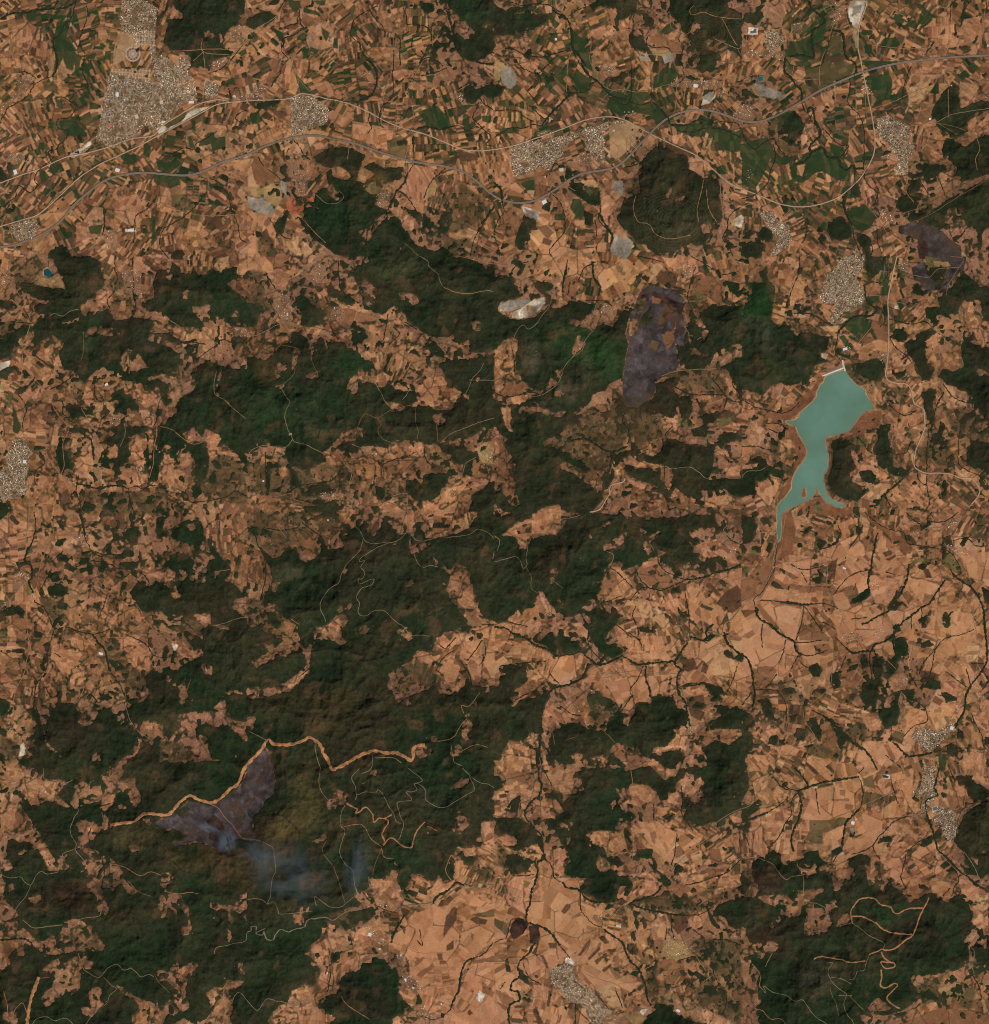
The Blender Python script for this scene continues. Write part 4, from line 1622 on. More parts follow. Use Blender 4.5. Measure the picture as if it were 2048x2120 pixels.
T 98 152 106 140 106 150 104 154 98 154
T 98 156 104 157 103 164 98 162
T 141 104 150 98 156 98 162 100 174 94 178 102 184 116 176 128 170 134 160 130 150 130 142 134 142 124 150 118 146 110
Y 168 106 176 102 184 112 186 122 178 130 166 124 168 114
D 144 120 148 112 152 111 155 120 148 122
D 160 114 164 118 162 124 158 122
T 178 96 189 82 189.3 118 184 110 182 100
B 177 94 182 90 189 96 189 104 180 100
Y 180 98 189 98 189 106 184 106
F 177 106 182 104 182 112 189 108 189 114 180 112
T 142 134 160 132 166 140 158 142 148 140
T 174 140 188 140 189.3 148 180 148
D 146 142 160 140 162 150 158 160 150 156 148 148
T 158 152 166 146 164 154
T 180 118 189.3 116 189.3 138 180 134
T 138 138 146 146 142 150 138 148
T 38 148 42 142 44 148 52 152 60 160 60 162 52 162 46 158 42 156 42 164 38 178 36 168 38 156
T 12 148 26 136 30 138 20 144 14 150
T 26 124 40 124 42 130 28 128
T 44 158 48 158 51 166 48 164
T 14 176 20 178 24 180 32 182 32 194 26 192 22 184 14 180
T 24 172 30 168 34 170 33 180 26 178
T 36 188 40 188 44 192 42 198 38 198
T 14 194 20 192 20 198 14 198
B 36 180 44 184 48 192 42 194
T 58 186 64 184 66 188 60 190
T 70 188 80 186 90 192 102 190 102 196 90 194 80 190
B 88 186 94 176 102 180 106 180 108 190 102 190
T 120 182 130 180 140 168 148 172 146 182 136 180 126 184
T 136 166 146 164 146 170 138 168
B 154 168 170 170 180 166 182 178 172 174 160 176
T 152 178 158 178 160 184 155 188 152 180
T 148 186 154 184 150 193
T 117 192 124 190 128 194 130 198 118 198
T 53 148 58 144 62 158 58 158
B 58 142 64 138 68 148 70 160 66 162
T 66 154 70 152 73 162 70 165
B 14 136 30 128 42 138 30 142
T 164 150 168 148 170 152
u 40 74 46 76 42 80 38 78
u 92 118 98 122 94 126
u 74 135 78 138 74 140
u 58 146 66 150 64 154 58 150
u 144 164 154 164 152 170 146 168
u 178 30 186 28 184 34
u 112 28 118 28 118 33
u 132 78 138 84 144 88 146 92
u 162 106 166 107 163 109
S 0 88 8 89 16 94 24 97 32 102 42 106 48 110 58 109 66 107 72 112 80 117 90 114 98 110
S 98 110 104 114 110 117 118 116 128 115 138 114 143 107 148 100
S 143 107 138 116 143 121 140 126 141 138 146 146 148 156 150 164
s 80 117 74 117 70 122 66 128 58 132 48 134 42 138 38 146 36 156 35 172 34 190 33 198
S 72 116 70 122 66 128 58 132 48 134 42 138 38 146 36 156 35 172 34 190
s 72 88 72 102 76 108 82 114
s 104 68 110 60 116 58 128 60 138 56 146 52
S 146 52 160 50 170 46 180 44 189 40
s 146 52 140 50 132 46 126 40 125 34
s 178 18 182 22 189 25
S 176 6 178 16
s 64 72 72 88 80 84 84 76 82 70 88 68 98 64
s 108 72 106 80 110 90 110 98
s 92 84 98 90 108 96 112 100 113 104
s 146 62 148 72 149 84 150 98
s 108 44 112 52 118 58
s 88 42 96 48 106 58
s 114 118 110 128 104 136 106 142
S 116 118 116 128 119 136 119 142
s 106 140 100 148 96 154
s 40 138 28 138 16 144
s 50 148 58 154 66 156
s 142 134 158 132
s 186 118 182 130 178 138
S 168 86 162 92 164 98 158 98 150 96
z 150 97 158 97 163 99 163 92 168 92 174 94 176 86 182 82 188 74
S 176 92 178 100 182 104 189 110
s 40 114 20 116 4 118
s 42 124 50 132
s 136 140 142 156 148 166
s 10 84 26 88
s 120 60 118 66
S 38 180 44 186
s 130 64 128 70
r 189 25 176 15 178 10
r 0 18 4 22 2 30
r 0 38 8 36 16 34 20 38 22 43 25 40 24 36 25 28 24 22
c 24 42 28 50 28 58 33 62
r 86 30 91 33 90 38 87 41
r 46 6 60 4 66 2
c 118 22 122 30
c 42 50 52 58
r 110 68 106 60 98 52 88 44
r 70 120 90 124 108 122 140 124 144 124
r 92 84 104 94 112 96
l 112 66 114 72
r 96 120 90 126 78 128
r 162 106 170 102 178 100
r 143 132 148 150 150 162
c 44 166 46 178
c 74 160 84 168 92 176
r 34 186 36 196
c 55 174 62 172
l 126 78 140 90
@3 2
#bbbbbbfb gbaabbba aabaabab aabaaaaa aaabfaaa bbbbffbb fbbfebab bbbbabbb
F 0 2 10 4 12 10 10 20 6 24 0 24
F 14 4 24 2 24 8 16 10
F 0 28 4 28 3 32 0 31
F 58 21 64 21 66 24 60 28 57 25
F 44 10 54 12 50 17 44 15
F 84 64 92 62 98 58 101 60 96 66 88 70 84 70
F 55 50 60 50 63 54 58 55 52 52
F 59 44 64 44 63 50 59 49
F 115 68 118 62 120 58 122 62 118 68 124 70 118 76 112 74
F 136 40 142 40 140 44 136 43
F 141 77 144 75 144 82 140 84 142 87 137 88 136 82
F 154 78 156 76 159 80 159 86 156 88 154 84
F 117 98 120 96 125 96 127 100 127 112 122 114 117 108
F 116 87 120 86 122 90 117 92
F 120 110 126 108
F 100 110 106 110 110 114 120 108 120 120 112 128 108 134 102 134 100 124
N 107 116 110 114 111 122 109 122
N 106 126 111 126 109 129
F 92 130 100 126 104 134 106 142 100 150 94 148 90 142 92 136
F 68 124 74 122 76 134 70 137 68 132
F 50 118 58 116 62 122 60 126 54 126
F 28 134 40 134 42 138 32 140
F 54 136 65 135 64 140 54 140
F 114 148 116 138 122 136 120 142 122 152 118 164 110 166 106 160 104 150 110 150
F 122 136 134 135 132 142 138 150 146 152 140 152 130 148 126 142
F 136 128 142 126 152 130 152 136 144 136 138 134
F 152 138 160 140 166 144 156 146
F 130 96 140 94 138 98 130 100
F 134 100 144 98 148 103 136 104
F 12 144 20 142 26 150 24 156 28 160 20 158 14 150
F 0 150 8 156 10 162 8 166 0 168
F 36 156 44 154 46 158 38 160
F 50 160 58 156 62 168 60 176 52 168 48 164
F 40 166 50 165 48 174 40 176
F 64 158 70 158 76 166 80 170 88 176 94 182 88 180 80 174 76 182 70 174 66 166
F 22 172 28 170 26 180 20 178
F 0 166 8 168 8 176 14 178 10 184 2 188 4 198 0 198
F 28 174 33 174 32 178 28 178
f 80 162 94 162 96 174 84 172
F 82 140 88 138 86 145 82 144
F 152 182 160 176 170 182 168 190 156 184 146 184
F 164 60 168 48
F 184 58 189.3 60 189.3 70 186 70
F 165 166 170 168 170 174 166 172
F 186 172 189.3 172 189.3 178 186 178
f 20 130 40 128 50 146 30 146
f 48 178 60 178 78 184 76 190 50 186
f 14 158 30 160 30 172 14 170
F 152 20 160 18 162 26 156 26
F 136 8 144 6 143 12 137 14
F 106 0 112 2 110 6 105 5
f 180 0 189 6 189 26 176 24
g 154 32 160 30 162 36 168 42 168 48 162 46 156 42 153 38
g 132 35 150 36 142 38 132 39
W 27 -4 30 -4 30 6 29.5 18 28.6 22 27.5 22 27 8
a 30.5 0 38 0 42 12 38 34 28 36 26 48 16 64 12 66 14 54 24 34 26 20
g 5 28 12 28 13 33 8 34
g 0 41 5 42 6 46 0 47
B 0 52 8 46 14 42 20 34 24 28 24 38 20 50 14 62 6 68 0 68
B 56 12 64 8 70 10 70 18 62 20 56 16
T 76 8 84 4 88 8 86 12 84 10 80 18 72 28 76 14
B 82 10 86 9 91 12 90 15 82 13
T 94 10 98 12 95 20 92 14
B 92 20 98 16 100 18 101 30 95 31
T 60 30 74 26 80 22 82 26 94 26 94 32 98 34 99 40 92 44 88 46 84 44 78 42 82 32 74 36 66 40
T 82 30 90 22 94 26 95 34 86 34
D 66 40 72 36 74 34 72 42 68 52 66 52
T 100 36 106 18 110 18 118 26 126 34 130 36 126 42 127 48 118 48 112 48 100 46 104 44
D 108 31 114 29 116 31 110 34
D 110 36 118 32 118 34 113 37
T 24 42 32 38 38 44 48 48 54 54 50 56 36 56 26 54
B 26 44 30 43 44 50 40 51
T 36 33 54 34 56 40 50 44 36 38
T 20 56 36 60 48 62 62 60 62 70 52 70 40 70 30 68 14 66
B 24 53 48 57 60 58 60 60 48 61 24 56
T 15 72 24 69 36 71 48 72 46 82 42 94 40 99 34 94 28 88 24 82 16 76
B 12 71 14 70 22 80 26 86 24 88 16 80
T 0 84 12 79 16 86 24 90 30 96 34 100 32 110 28 116 20 120 8 118 0 108
T 30 96 40 100 42 110 38 120 32 120 30 110
T 42 100 52 99 56 104 62 108 60 116 48 118 44 108
T 44 72 54 72 58 84 48 86
B 44 88 56 84 62 92 68 96 66 99 44 98
B 56 102 66 100 70 106 64 110 56 108
T 70 78 78 78 86 72 96 68 108 76 104 80 92 86 88 88 86 98 80 100 74 98 72 90
T 88 88 100 82 108 80 118 90 112 96 104 100 96 96 90 94
B 80 56 86 56 87 62 80 65 77 60
T 68 54 86 46 97 44 96 54 90 58 84 56 74 60
T 98 54 108 46 112 50 124 48 122 56 118 62 112 70 104 62 100 60
T 124 58 128 44 136 40 146 40 156 46 152 54 162 55 154 62 144 70 134 72 128 74 120 66
B 122 62 126 60 131 66 127 70
D 137 41 143 44 146 50 141 50
T 145 52 150 48 160 54 154 60 146 62
B 140 62 148 64 144 71 138 70
T 146 68 164 58 172 66 178 78 178 90 160 94 152 90 148 80
B 167 60 171 62 164 70 160 70
T 154 100 162 94 178 92 182 100 174 104 160 110 152 120 146 124 138 122 142 110
Y 172 102 182 102 181 115 172 116
T 163 48 172 54 178 62 184 70 184 78 180 78 176 68 170 58
B 170 60 175 64 172 65
T 182 70 184 78 179 81
T 101 102 112 98 116 100 116 110 110 112 102 108
T 88 98 92 104 96 104 92 108 82 106 82 100
B 88 98 98 104 92 104
T 78 108 80 112 72 122 70 124 72 110
B 76 106 76 112
B 74 110 98 106 100 128 88 134 78 134 76 122
D 88 110 96 108 97 113 92 117
B 80 116 90 120 98 118 98 126 86 128
T 127 112 130 100 128 122
T 132 100 130 120
T 112 110 116 112 112 112
B 8 122 14 118 24 118 27 121 24 128 18 134 12 132
T 0 110 6 118 8 132 0 138
T 10 136 2 150
T 28 114 34 116 34 126 28 126
T 0 136 8 140 6 148 0 150
T 116 78 124 76 130 70 134 74 132 80 126 88 124 92 120 88
T 118 96 124 90 130 84 132 90 130 98 124 96
T 132 76 138 74 136 92 132 88
T 146 72 150 74 148 88 146 94 140 90 144 84
T 138 92 148 94 158 96 152 100
D 130 130 138 130 136 120 152 124 144 130
T 154 130 164 130 170 136 164 142 154 138
T 124 156 130 150 142 152 142 162 130 170 124 174 126 160
T 150 148 168 146 172 152 168 158 162 158
T 176 154 189 152 189 168 182 164 176 160
T 184 110 189 110 189 120 186 118
T 92 158 100 156 108 160 106 166 98 168 94 162
T 112 166 120 164 114 172 106 172
T 112 176 124 178 126 184 114 182
T 84 182 92 182 104 196 94 196 86 190
T 100 180 112 178 124 184 120 190 110 196 104 192
B 108 178 112 178 118 190 116 192
T 4 184 14 186 20 186 20 190 6 196
T 5 189 22 189 20 198 5 198
T 12 164 26 162 30 168 24 174
T 26 180 36 178 46 180 36 190 28 186
B 62 162 70 166 74 180 66 182 62 172
B 140 184 150 184 144 190 134 188
T 168 184 186 184 186 196 170 198
G 150 186 157 188 156 198 151 198
G 184 174 188 174 187 176 184 176
G 172 186 176 182 174 186
T 120 10 126 4 130 10 124 14
T 124 0 128 6 122 12
T 130 16 135 14 136 18 130 18
T 145 16 154 14 152 22 146 26 146 20
T 162 16 166 16 164 24 160 22
T 166 30 174 32 189 40 189 56 180 54 172 46 168 38
T 179 30 189 30 189 42 182 42
D 104 8 114 10 120 18 110 14
D 122 16 130 18 134 24 128 26 122 24
a 88 0 100 2 110 10 124 20 130 28 126 32 112 18 98 8
z 29 0 28 10 29 18 26 28 24 36 23 44 18 56 14 64 6 66 0 69
s 28 24 26 34 25 44 20 54 15 62 10 66 10 72 12 80 20 86 28 92 34 96 40 99 42 106 50 110 60 108 66 106
S 11 73 14 82 22 86 28 92 34 96 40 99 42 106 46 110
s 40 100 50 100 62 98
s 44 110 46 116 52 120
s 43 110 38 120
s 34 98 32 108 28 116
s 16 86 15 94 16 104
s 14 68 24 68 36 70 48 71 60 70 70 72 74 74
S 30 69 36 69 48 71 54 70
s 48 72 54 80 58 86 62 91
s 48 72 46 84 42 98
s 38 40 46 44 60 42 65 40
s 46 46 50 54
s 58 44 62 52
s 74 10 76 18 68 26 62 28
S 76 16 72 24 66 26
s 93 10 88 20 82 28
S 104 16 102 26 100 36 99 44 97 54 98 58
s 99 44 90 46 82 50 76 56 70 64
S 128 40 127 50 123 60 118 68 112 76 104 80 98 84 92 86
s 118 48 110 46
s 98 58 92 62 86 68
S 156 52 148 64 144 70 138 73 132 78 124 84 116 94 112 98 102 102 100 106 92 107 84 108 80 104
s 80 110 76 120
s 178 90 168 94 158 96 152 100 148 106 142 112 138 118 136 124
s 100 104 98 110 100 130
S 116 98 117 106
s 130 78 130 90
s 138 74 138 86
S 160 44 164 50 170 54 176 58 182 66 185 74 186 84 187 94 188 104 188 114 184 122 178 130 172 140 171 148 170 154 166 160 164 166
s 148 106 146 118 144 126
s 156 122 164 128 172 134
s 184 122 189 128
S 0 110 4 112 8 122 9 132 10 140 8 150
s 10 136 20 136 28 138 34 148 34 160
s 27 124 20 134
S 162 76 156 82
s 0 148 8 138
S 62 156 70 162 76 168 84 176 94 182 100 190 104 198
S 116 176 122 182 128 187 140 186 146 184
s 115 162 114 176
s 176 154 180 164 184 172 186 184
s 132 144 140 150 142 160 132 164 124 172
s 126 0 132 6 138 10
s 146 0 142 6 150 8 158 6 166 0
s 94 0 106 10 116 14 124 16 128 24 138 26 150 28 158 30 164 36 168 46 162 50
s 162 22 172 20 180 26 189 26
S 156 20 153 26
s 84 82 96 81
s 88 54 86 60
s 130 126 134 134
s 54 152 62 156
s 72 96 80 104 86 108
s 150 140 165 144
s 118 86 117 96
s 60 84 66 86 72 90
s 176 116 186 116
s 172 120 176 134
s 110 186 122 196
r 84 0 92 6 100 12 104 18
r 96 0 98 6 104 8 112 10
r 66 40 65 54 66 60 74 74 78 78 76 86 76 92 80 96 86 99
r 70 100 71 110 69 124 68 134 64 138 54 146 48 152 48 160 54 168 56 172 52 176 42 180 36 186 34 190 24 190
l 66 54 56 56 48 56
l 34 0 32 12 30 28 24 40
r 146 52 152 48 158 50 166 54 170 60 176 72 178 84 180 92 183 102 181 114 179 124 178 130 172 140 166 150 160 158
r 132 98 130 110 128 122
r 122 138 120 146 122 152 126 158
r 165 36 170 44 176 54
l 100 102 118 120
l 100 74 120 94
r 138 15 142 12 152 12 158 8 168 4
r 189 182 180 184 168 190 160 194
r 178 132 189 140
l 170 168 176 176 180 182
U 130 172 134 166 142 166 150 168 154 166 158 164 158 170 154 176 148 180 144 184 138 180 132 176
u 154 164 160 162 166 166 160 172 154 176
X 159 163 162 164 163 167 160 168
u 84 92 94 96 92 100 80 100 76 94
u 102 90 110 90 108 96 100 96
u 100 54 108 54 106 60 100 58
u 110 60 118 60 114 66
u 140 62 146 64
u 146 92 150 94
u 182 138 188 142 184 148
u 130 14 140 16 134 20
u 154 24 172 28 176 34 166 34
u 148 12 156 10 166 6 166 10 154 14
u 162 150 168 146 166 152
u 120 128 128 126 127 134 121 134
u 132 16 138 14
u 140 192 148 190 148 198 138 198
X 77 42 80 43 79 44
X 96 12 98 13
u 34 148 30 184
@0 3
#ebefffff eefeffff eefffPff feffffff fffeffff effefffe feefffef fffeeeff
F 14 18 22 16 30 22 40 26 50 30 58 32 64 28 76 26 78 20 78 14 70 14 64 10 60 12 56 20 58 28 50 26 46 20 48 14 52 12 60 8 56 10 50 10 44 8 34 10 28 0 0 -6 36 -10 64 -6 84 -6 84 8 90 8 94 6 100 -4 189 -6 189.3 0 189.3 104 186 100 180 104 178 108 186 112 189.3 118 189.3 196 0 196 0 118 14 114 10 106 2 100 4 88 0 80 6 78 10 76 8 70 2 70 6 64 6 56 10 54 16 58 22 56 26 58 26 62 30 64 34 70 36 78 44 80 48 74 52 66 44 70 40 66 36 58 32 52 28 46 26 40 20 34 16 26
N 78 4 84 8 90 9 95 10 104 4 105 18 108 24 104 30 100 26 98 20 94 18 92 14 88 22 86 26 80 34 80 40 76 44 72 42 68 38 60 42 60 50 66 44 70 48 72 54 78 46 84 48 86 44 80 34 78 28 76 22 80 20 82 14
N 60 48 60 56 62 62 68 68 76 70 76 66 70 60 70 56 74 52 72 46 64 45
N 58 78 64 72 70 70 80 68 82 72 90 74 94 78 92 84 96 84 100 90 106 94 100 98 94 88 88 92 86 96 84 92 78 92 80 100 84 108 82 112 76 110 74 102 74 96 66 94 64 90 66 84 58 84 62 80
N 90 28 96 29 96 31 91 31
N 98 60 104 58 108 61 104 66 100 64
N 110 38 116 37 116 42 112 44
N 122 98 126 96 138 96 140 102 144 106 146 112 146 118 147 124 140 128 137 126 140 122 144 120 145 114 140 108 136 104 130 102 132 106 136 108 136 113 132 108 127 104 128 110 124 116 122 114 126 108 122 110 121 106 123 102
N 124 80 130 80 134 84 134 88 128 90 127 94 124 90
N 161 100 164 99 168 105 178 104 177 110 170 108 168 114 164 120 163 114 166 112 162 108
N 175 108 179 114 178 120 176 118
N 174 122 178 128 175 134
N 0 118 12 118 20 124 26 130 30 136 28 132 34 132 42 128 42 134 40 140 32 142 24 136 18 134 18 144 14 144 12 138 6 144 8 150 2 154 0 154
N 44 128 50 120 48 118 54 116 62 116 66 120 72 122 76 130 80 136 78 140 72 140 68 138 60 140 50 142 40 144 34 142 40 138 46 138
N 32 154 40 148 44 146 46 150 46 158 48 150 56 146 62 142 66 142 64 150 60 156 62 160 60 170 54 174 50 168 46 176 42 176 42 182 34 182 32 176 36 170 40 166 42 160 38 156
N 64 150 68 146 72 150 70 154 66 154
N 68 172 74 168 78 170 76 176 78 178 82 178 76 184 70 190 64 188 62 184 66 182 70 184 68 178
N 88 166 96 168 100 172 108 176 114 178 118 180 118 190 124 184 128 178 134 172 130 164 126 162 122 164 120 158 122 154 128 156 132 152 134 148 137 148 138 154 148 148 150 150 153 151 148 156 144 160 142 168 142 174 144 180 146 184 138 188 128 188 124 196 100 198 102 190 106 186 106 178 100 176 92 170
N 158 172 164 168 170 168 174 162 188 162 184 166 176 170 178 180 178 188 172 192 164 194 162 186 160 178
N 46 72 53 74 52 78 46 78
N 22 100 30 97 32 100 26 105
N 6 90 10 88 11 92 7 94
N 8 110 12 108 15 114 10 114
N 40 70 44 70 44 78 40 78
N 2 190 10 186 14 192 10 198 6 194
N 28 0 34 8
N 20 60 18 66 14 66
N 130 198 140 192 150 196 165 188 175 190 180 198
N 182 150 186 148 188 158 184 156
N 184 96 189 96 189 104 185 104
f 54 118 72 122 76 138 60 140 52 130
f 70 92 84 80 90 80 88 92 78 96
f 84 0 100 -2 106 16 92 10
f 10 150 22 148 26 158 18 170 6 168
T 0 2 14 10 16 20 30 24 46 24 46 14 40 10 30 8 14 2
T 0 30 12 30 10 46 4 52 0 50
T 16 16 26 16 30 26 36 24 30 30 22 28
T 80 22 88 20 86 28 80 32
C 85 43 95 42 104 40 110 35 118 35 126 36 131 34 136 28 140 24 145 21 152 24 158 26 164 26 170 22 176 16 181 13 184 8 187 0
P 118 42 126 38 134 36 138 30 144 25 152 27 162 29 170 25 178 19 184 14 187 6 189.3 2 189.3 56 184 54 178 56 172 66 166 62 158 58 150 56 134 60 132 57 140 52 132 46 124 46
F 132 46 136 48 144 52 140 56 128 56
F 134 34 144 28 146 32 138 38
k 158 40 164 36 170 42 172 48 168 58 160 54 160 48
C 30 160 27 168 24 176 22 186 21 198
c 30 161 38 160
r 34 0 34 8 42 9 50 11 56 9
r 70 10 66 16 60 20 57 24 60 32 57 38 54 46 55 52 59 58 58 62 64 70 66 74
r 59 61 54 63 48 66 50 70 46 73 44 80
r 0 76 2 82 10 84 16 83 20 88 24 89 28 82 32 79 36 81 44 80
r 24 89 20 98 15 104 12 108 6 112 0 115
l 84 73 94 75 100 78 108 82 116 79 124 82
c 98 86 106 94 116 98
l 126 94 136 96 146 95 152 96
l 60 116 68 114 76 113 78 108
l 18 116 26 122 38 121 48 120
r 74 94 75 102
r 64 154 70 158 76 160 80 156 84 152 90 150 94 154 98 154 100 153 104 156 108 160 114 158 118 160
l 60 142 64 154
r 80 160 86 166 90 168
r 66 196 70 190 76 184 82 180 84 174 90 169
r 24 198 28 192 36 190 42 193 50 191 54 193 56 196
c 110 186 118 192 124 196
r 165 196 168 188 176 182 180 174 183 171 186 173 189 177
r 189 126 188 132 180 134 172 136 166 137 164 142
l 3 170 6 180 6 190
l 10 188 14 182 18 180 22 190
l 155 26 166 30 172 38 178 44 184 52 189 54.5
c 78 34 80 42
c 118 158 122 164 130 172
l 0 152 4 146
X 77 9 78 10
X 34.5 17 35.5 17 35.5 19 34.5 19
S 15 26 22 36 28 46 34 54 38 62
s 70 46 68 52 70 60 76 66 90 66 104 67 116 67 126 69 134 72 140 78 150 81 158 82 164 88 172 96 180 100 189 100
S 76 66 90 66 104 67 116 67 126 69 134 72 140 78 150 81 158 82
s 170 68 166 76 164 84
s 78 66 80 80 78 92 84 104 82 114 78 124
S 0 132 12 131 22 132 28 140 40 144 50 142
S 70 138 80 142 96 141 106 144 112 148
s 50 26 60 32 72 30 90 26
s 30 108 40 112 56 115 70 112
s 112 148 130 152 144 150
s 150 180 160 185
@1 3
#Pfffffff Pfffffff ffffffbb fffffbbb ffefbaab ffbbbaaa ffebffba febfffba
F 0 -4 189.3 -4 189.3 40 184 42 180 48 178 56 174 60 168 66 166 68 156 66 162 76 160 82 158 86 150 86 146 82 144 86 138 86 136 84 130 82 126 80 124 86 122 96 120 98 116 90 112 84 106 82 106 84 98 84 94 86 92 94 86 96 84 90 82 98 86 102 84 106 78 106 74 108 66 114 70 116 76 116 78 122 76 126 72 120 68 118 66 124 62 124 60 122 56 124 60 128 54 132 50 134 48 140 44 142 50 146 54 150 56 156 54 160 48 166 40 168 34 172 32 178 26 180 20 186 14 196 0 196
N 49 145 50 134 58 130 62 132 68 128 64 118 66 116 60 121 58 124
N 59 27 64 23 68 22 69 28 66 31 62 31
N 68 22 70 16 76 18 78 24 74 27
N 87 10 92 9 90 13 88 12
N 94 2 99 1 98 6 94 6
N 155 16 160 11 170 8 170 11 164 15 157 16
N 158 38 162 36 168 38 169 44 164 49 158 49 156 46 159 44
N 138 49 140 49 140 51 138 51
N 54 54 57 51 61 51 61 55 56 55 52 57 50 55
N 112 72 116 74 116 80 114 86 108 84 110 80
N 110 68 112 70
N 35 114 42 110 44 118 40 120 36 120
N 40 106 48 106 46 111 40 111
N 160 62 168 60 168 66 164 66 158 66
N 24 8
f 42 20 60 20 58 28 44 28
f 20 110 36 112 36 122 22 118
F 78 110 96 106 98 112 90 120 80 120 76 114
F 130 146 90 146
F 68 168 74 158 84 152 94 146 100 144 106 146 110 154 114 152 116 160 116 168 122 178 128 186 120 184 120 190 110 196 66 196 60 188 54 184 54 178 64 174 72 172
F 130 172 134 180 128 182
F 64 140 70 140 72 150 64 150
f 40 156 56 152 60 160 56 172 44 170
f 108 142 118 142 120 150 110 150
f 50 112 80 110 84 122 66 124
f 154 108 160 106 162 114 156 126 150 132 150 126
f 120 164 134 160 134 176 124 172
f 0 190 18 188 20 198 0 198
f 176 70 189 76 189 86 176 88
F 164 68 172 67 176 70 172 74 166 74
T 146 84 150 88 164 86 166 88 150 98 144 102 140 98 142 90
T 158 78 158 72 164 70 166 78 164 88 160 86
T 176 70 182 70 183 76 178 77
T 165 62 173 60 175 66 170 68 165 67
T 176 60 186 58 186 66 176 66
T 178 42 184 40 189 46 189 60 182 54
T 92 84 108 84 108 92 102 96 96 92
T 90 94 93 98 92 101 89 99
T 102 96 107 98 106 104 102 104
T 112 92 118 100 118 104 114 98
T 130 84 136 86 134 90 128 90
T 110 134 118 120 124 112 140 108 152 106 166 94 189.3 92 189.3 134 180 138 170 148 164 158 162 170 160 178 150 186 140 188 130 180 130 164 122 158 118 152 120 142 112 138
T 150 184 160 178 166 162 172 148 189.3 138 189.3 200 150 198
T 116 170 124 168 130 176 128 182 124 182 118 176
D 152 114 158 106 160 108 160 116 156 122 150 130
D 173 114 184 116 182 120 176 120 170 116
O 172 112 189 108 189 114 176 114
B 160 122 164 120 164 126
B 166 122 168 122
B 171 127 174 128 172 133
D 116 120 121 122 120 128
B 180 164 189 172 188 176 180 172
B 130 158 142 150 144 152 134 160
D 145 142 149 142 149 147 146 147
B 128 148 134 144 136 146 128 152
B 172 148 189 144 189 148 172 150
D 168 187 170 185 173 188 170 190
D 152 136 158 132 158 138 152 140
B 100 100 108 92 110 100 106 104
T 80 124 90 122 96 132 94 136 84 136 80 130
T 82 138 92 134 92 148 84 146
T 64 128 72 132 72 138 64 138
T 62 120 66 119 68 123 64 124
T 56 121 60 122 60 126 57 126
T 72 127 77 127 77 131 72 133
T 50 136 58 132 62 134 62 140 64 146 60 150 54 142
T 48 148 54 150 52 154
T 88 146 96 145 96 150 89 150
T 96 118 102 114 106 116 100 122
T 100 118 108 120 108 126 100 124
T 34 170 44 166 50 168 44 174 38 178 32 176
T 24 180 34 182 52 180 60 190 60 200 36 200 28 190
T 54 158 60 154 64 156 62 166 58 170 54 166
T 66 152 70 150 68 164 64 172 60 168
T 74 148 82 146 88 152 82 156 74 154
T 116 150 108 146
T 62 188 68 190 66 194 63 192
T 110 192 116 188 118 196 112 198
P 0 -4 18 -6 21 8 21 20 14 24 12 30 4 38 4 48 10 54 4 56 0 54
w 175 177 178 170 182 174 179 180
X 177 172 178.5 172 178 180 176.5 179
X 120 161 122 161 122 164 120 164
X 126 167 128 168 128 170 126 169
X 92 126 95 126 95 129 93 129
X 106 105 107 105 107 106 106 106
X 100 138 102 138 102 140
X 117 143 118 143 118 145
X 61 156 62 156 62 158 60 158
X 135 182 136 182 136 184
X 148 180 149 180 149 182 148 182
u 90 122 100 124 100 132 92 130
u 100 132 108 132 108 136 100 136
u 114 142 126 148 126 154 116 150
u 118 158 130 160 134 174 124 172
u 58 160 60 158
u 132 182 142 188 138 192 130 188
u 98 100 106 104 104 108 98 106
y 90 122 96 126 94 130 90 128
S 20 110 30 108
S 142 104 146 98 154 94 160 88 166 90
z 14 122 6 126
s 0 34 4 38 16 36 26 36 34 42 40 50 40 60
S 4 38 16 36 26 36 34 42
s 30 10 30 28 28 36
s 128 30 136 38 140 42 150 46 156 48
s 188 134 182 142 174 146 168 148 165 154 163 162 162 170 158 178 156 184 150 190 142 193 134 190
S 174 146 168 148 165 154 163 162 162 170 158 178 156 184
S 121 112 116 120 112 128 110 134
s 68 148 62 152 60 158
S 72 140 68 148
s 52 154 50 166
s 64 156 62 170 60 172
s 88 94 92 100 100 106 108 110 114 111
s 132 124 133 130 134 136 130 132
s 6 120 8 140 4 160 6 180
z 0 125 3 124 3 121 7 121 7 126 12 127 13 124 15 130 20 131 22 127 26 123 32 125 36 123 44 121 46 116 52 115 60 114 66 116 72 112 80 108 86 107
z 114 110 120 106 130 105 138 104 144 102 146 98 154 94 160 88 168 90 174 88 189 90
r 56 0 55 10 57 18 62 24
r 86 0 80 7 83 14 84 20 90 18 99 18 100 16 104 20 108 28 112 34 114 40 118 42
r 83 24 84 20
r 123 0 134 9 128 12 130 16 126 18 122 18 126 24 120 25 115 26 116 32 118 38 120 42 118 50 116 55
r 130 11 136 16 137 24 144 29 150 30 155 28 168 20 174 16 170 6
r 165 0 171 6 178 11 184 12 189 15
Z 76 26 80 29 84 31 83 34 86 33 89 30 92 30 96 35 97 41 101 38 105 38 111 35
Z 105 38 108 41 105 46 103 50 105 56 103 61
Z 105 56 110 53 116 57 121 60 126 60 127 55 131 46 136 41
c 61 55 58 60 58 64 62 70 66 75 68 80 70 86 73 96 75 103
c 50 56 57 53
r 75 28 72 34 72 44 75 48 72 58 71 66 76 74 81 78 82 86 84 94 90 100 96 106
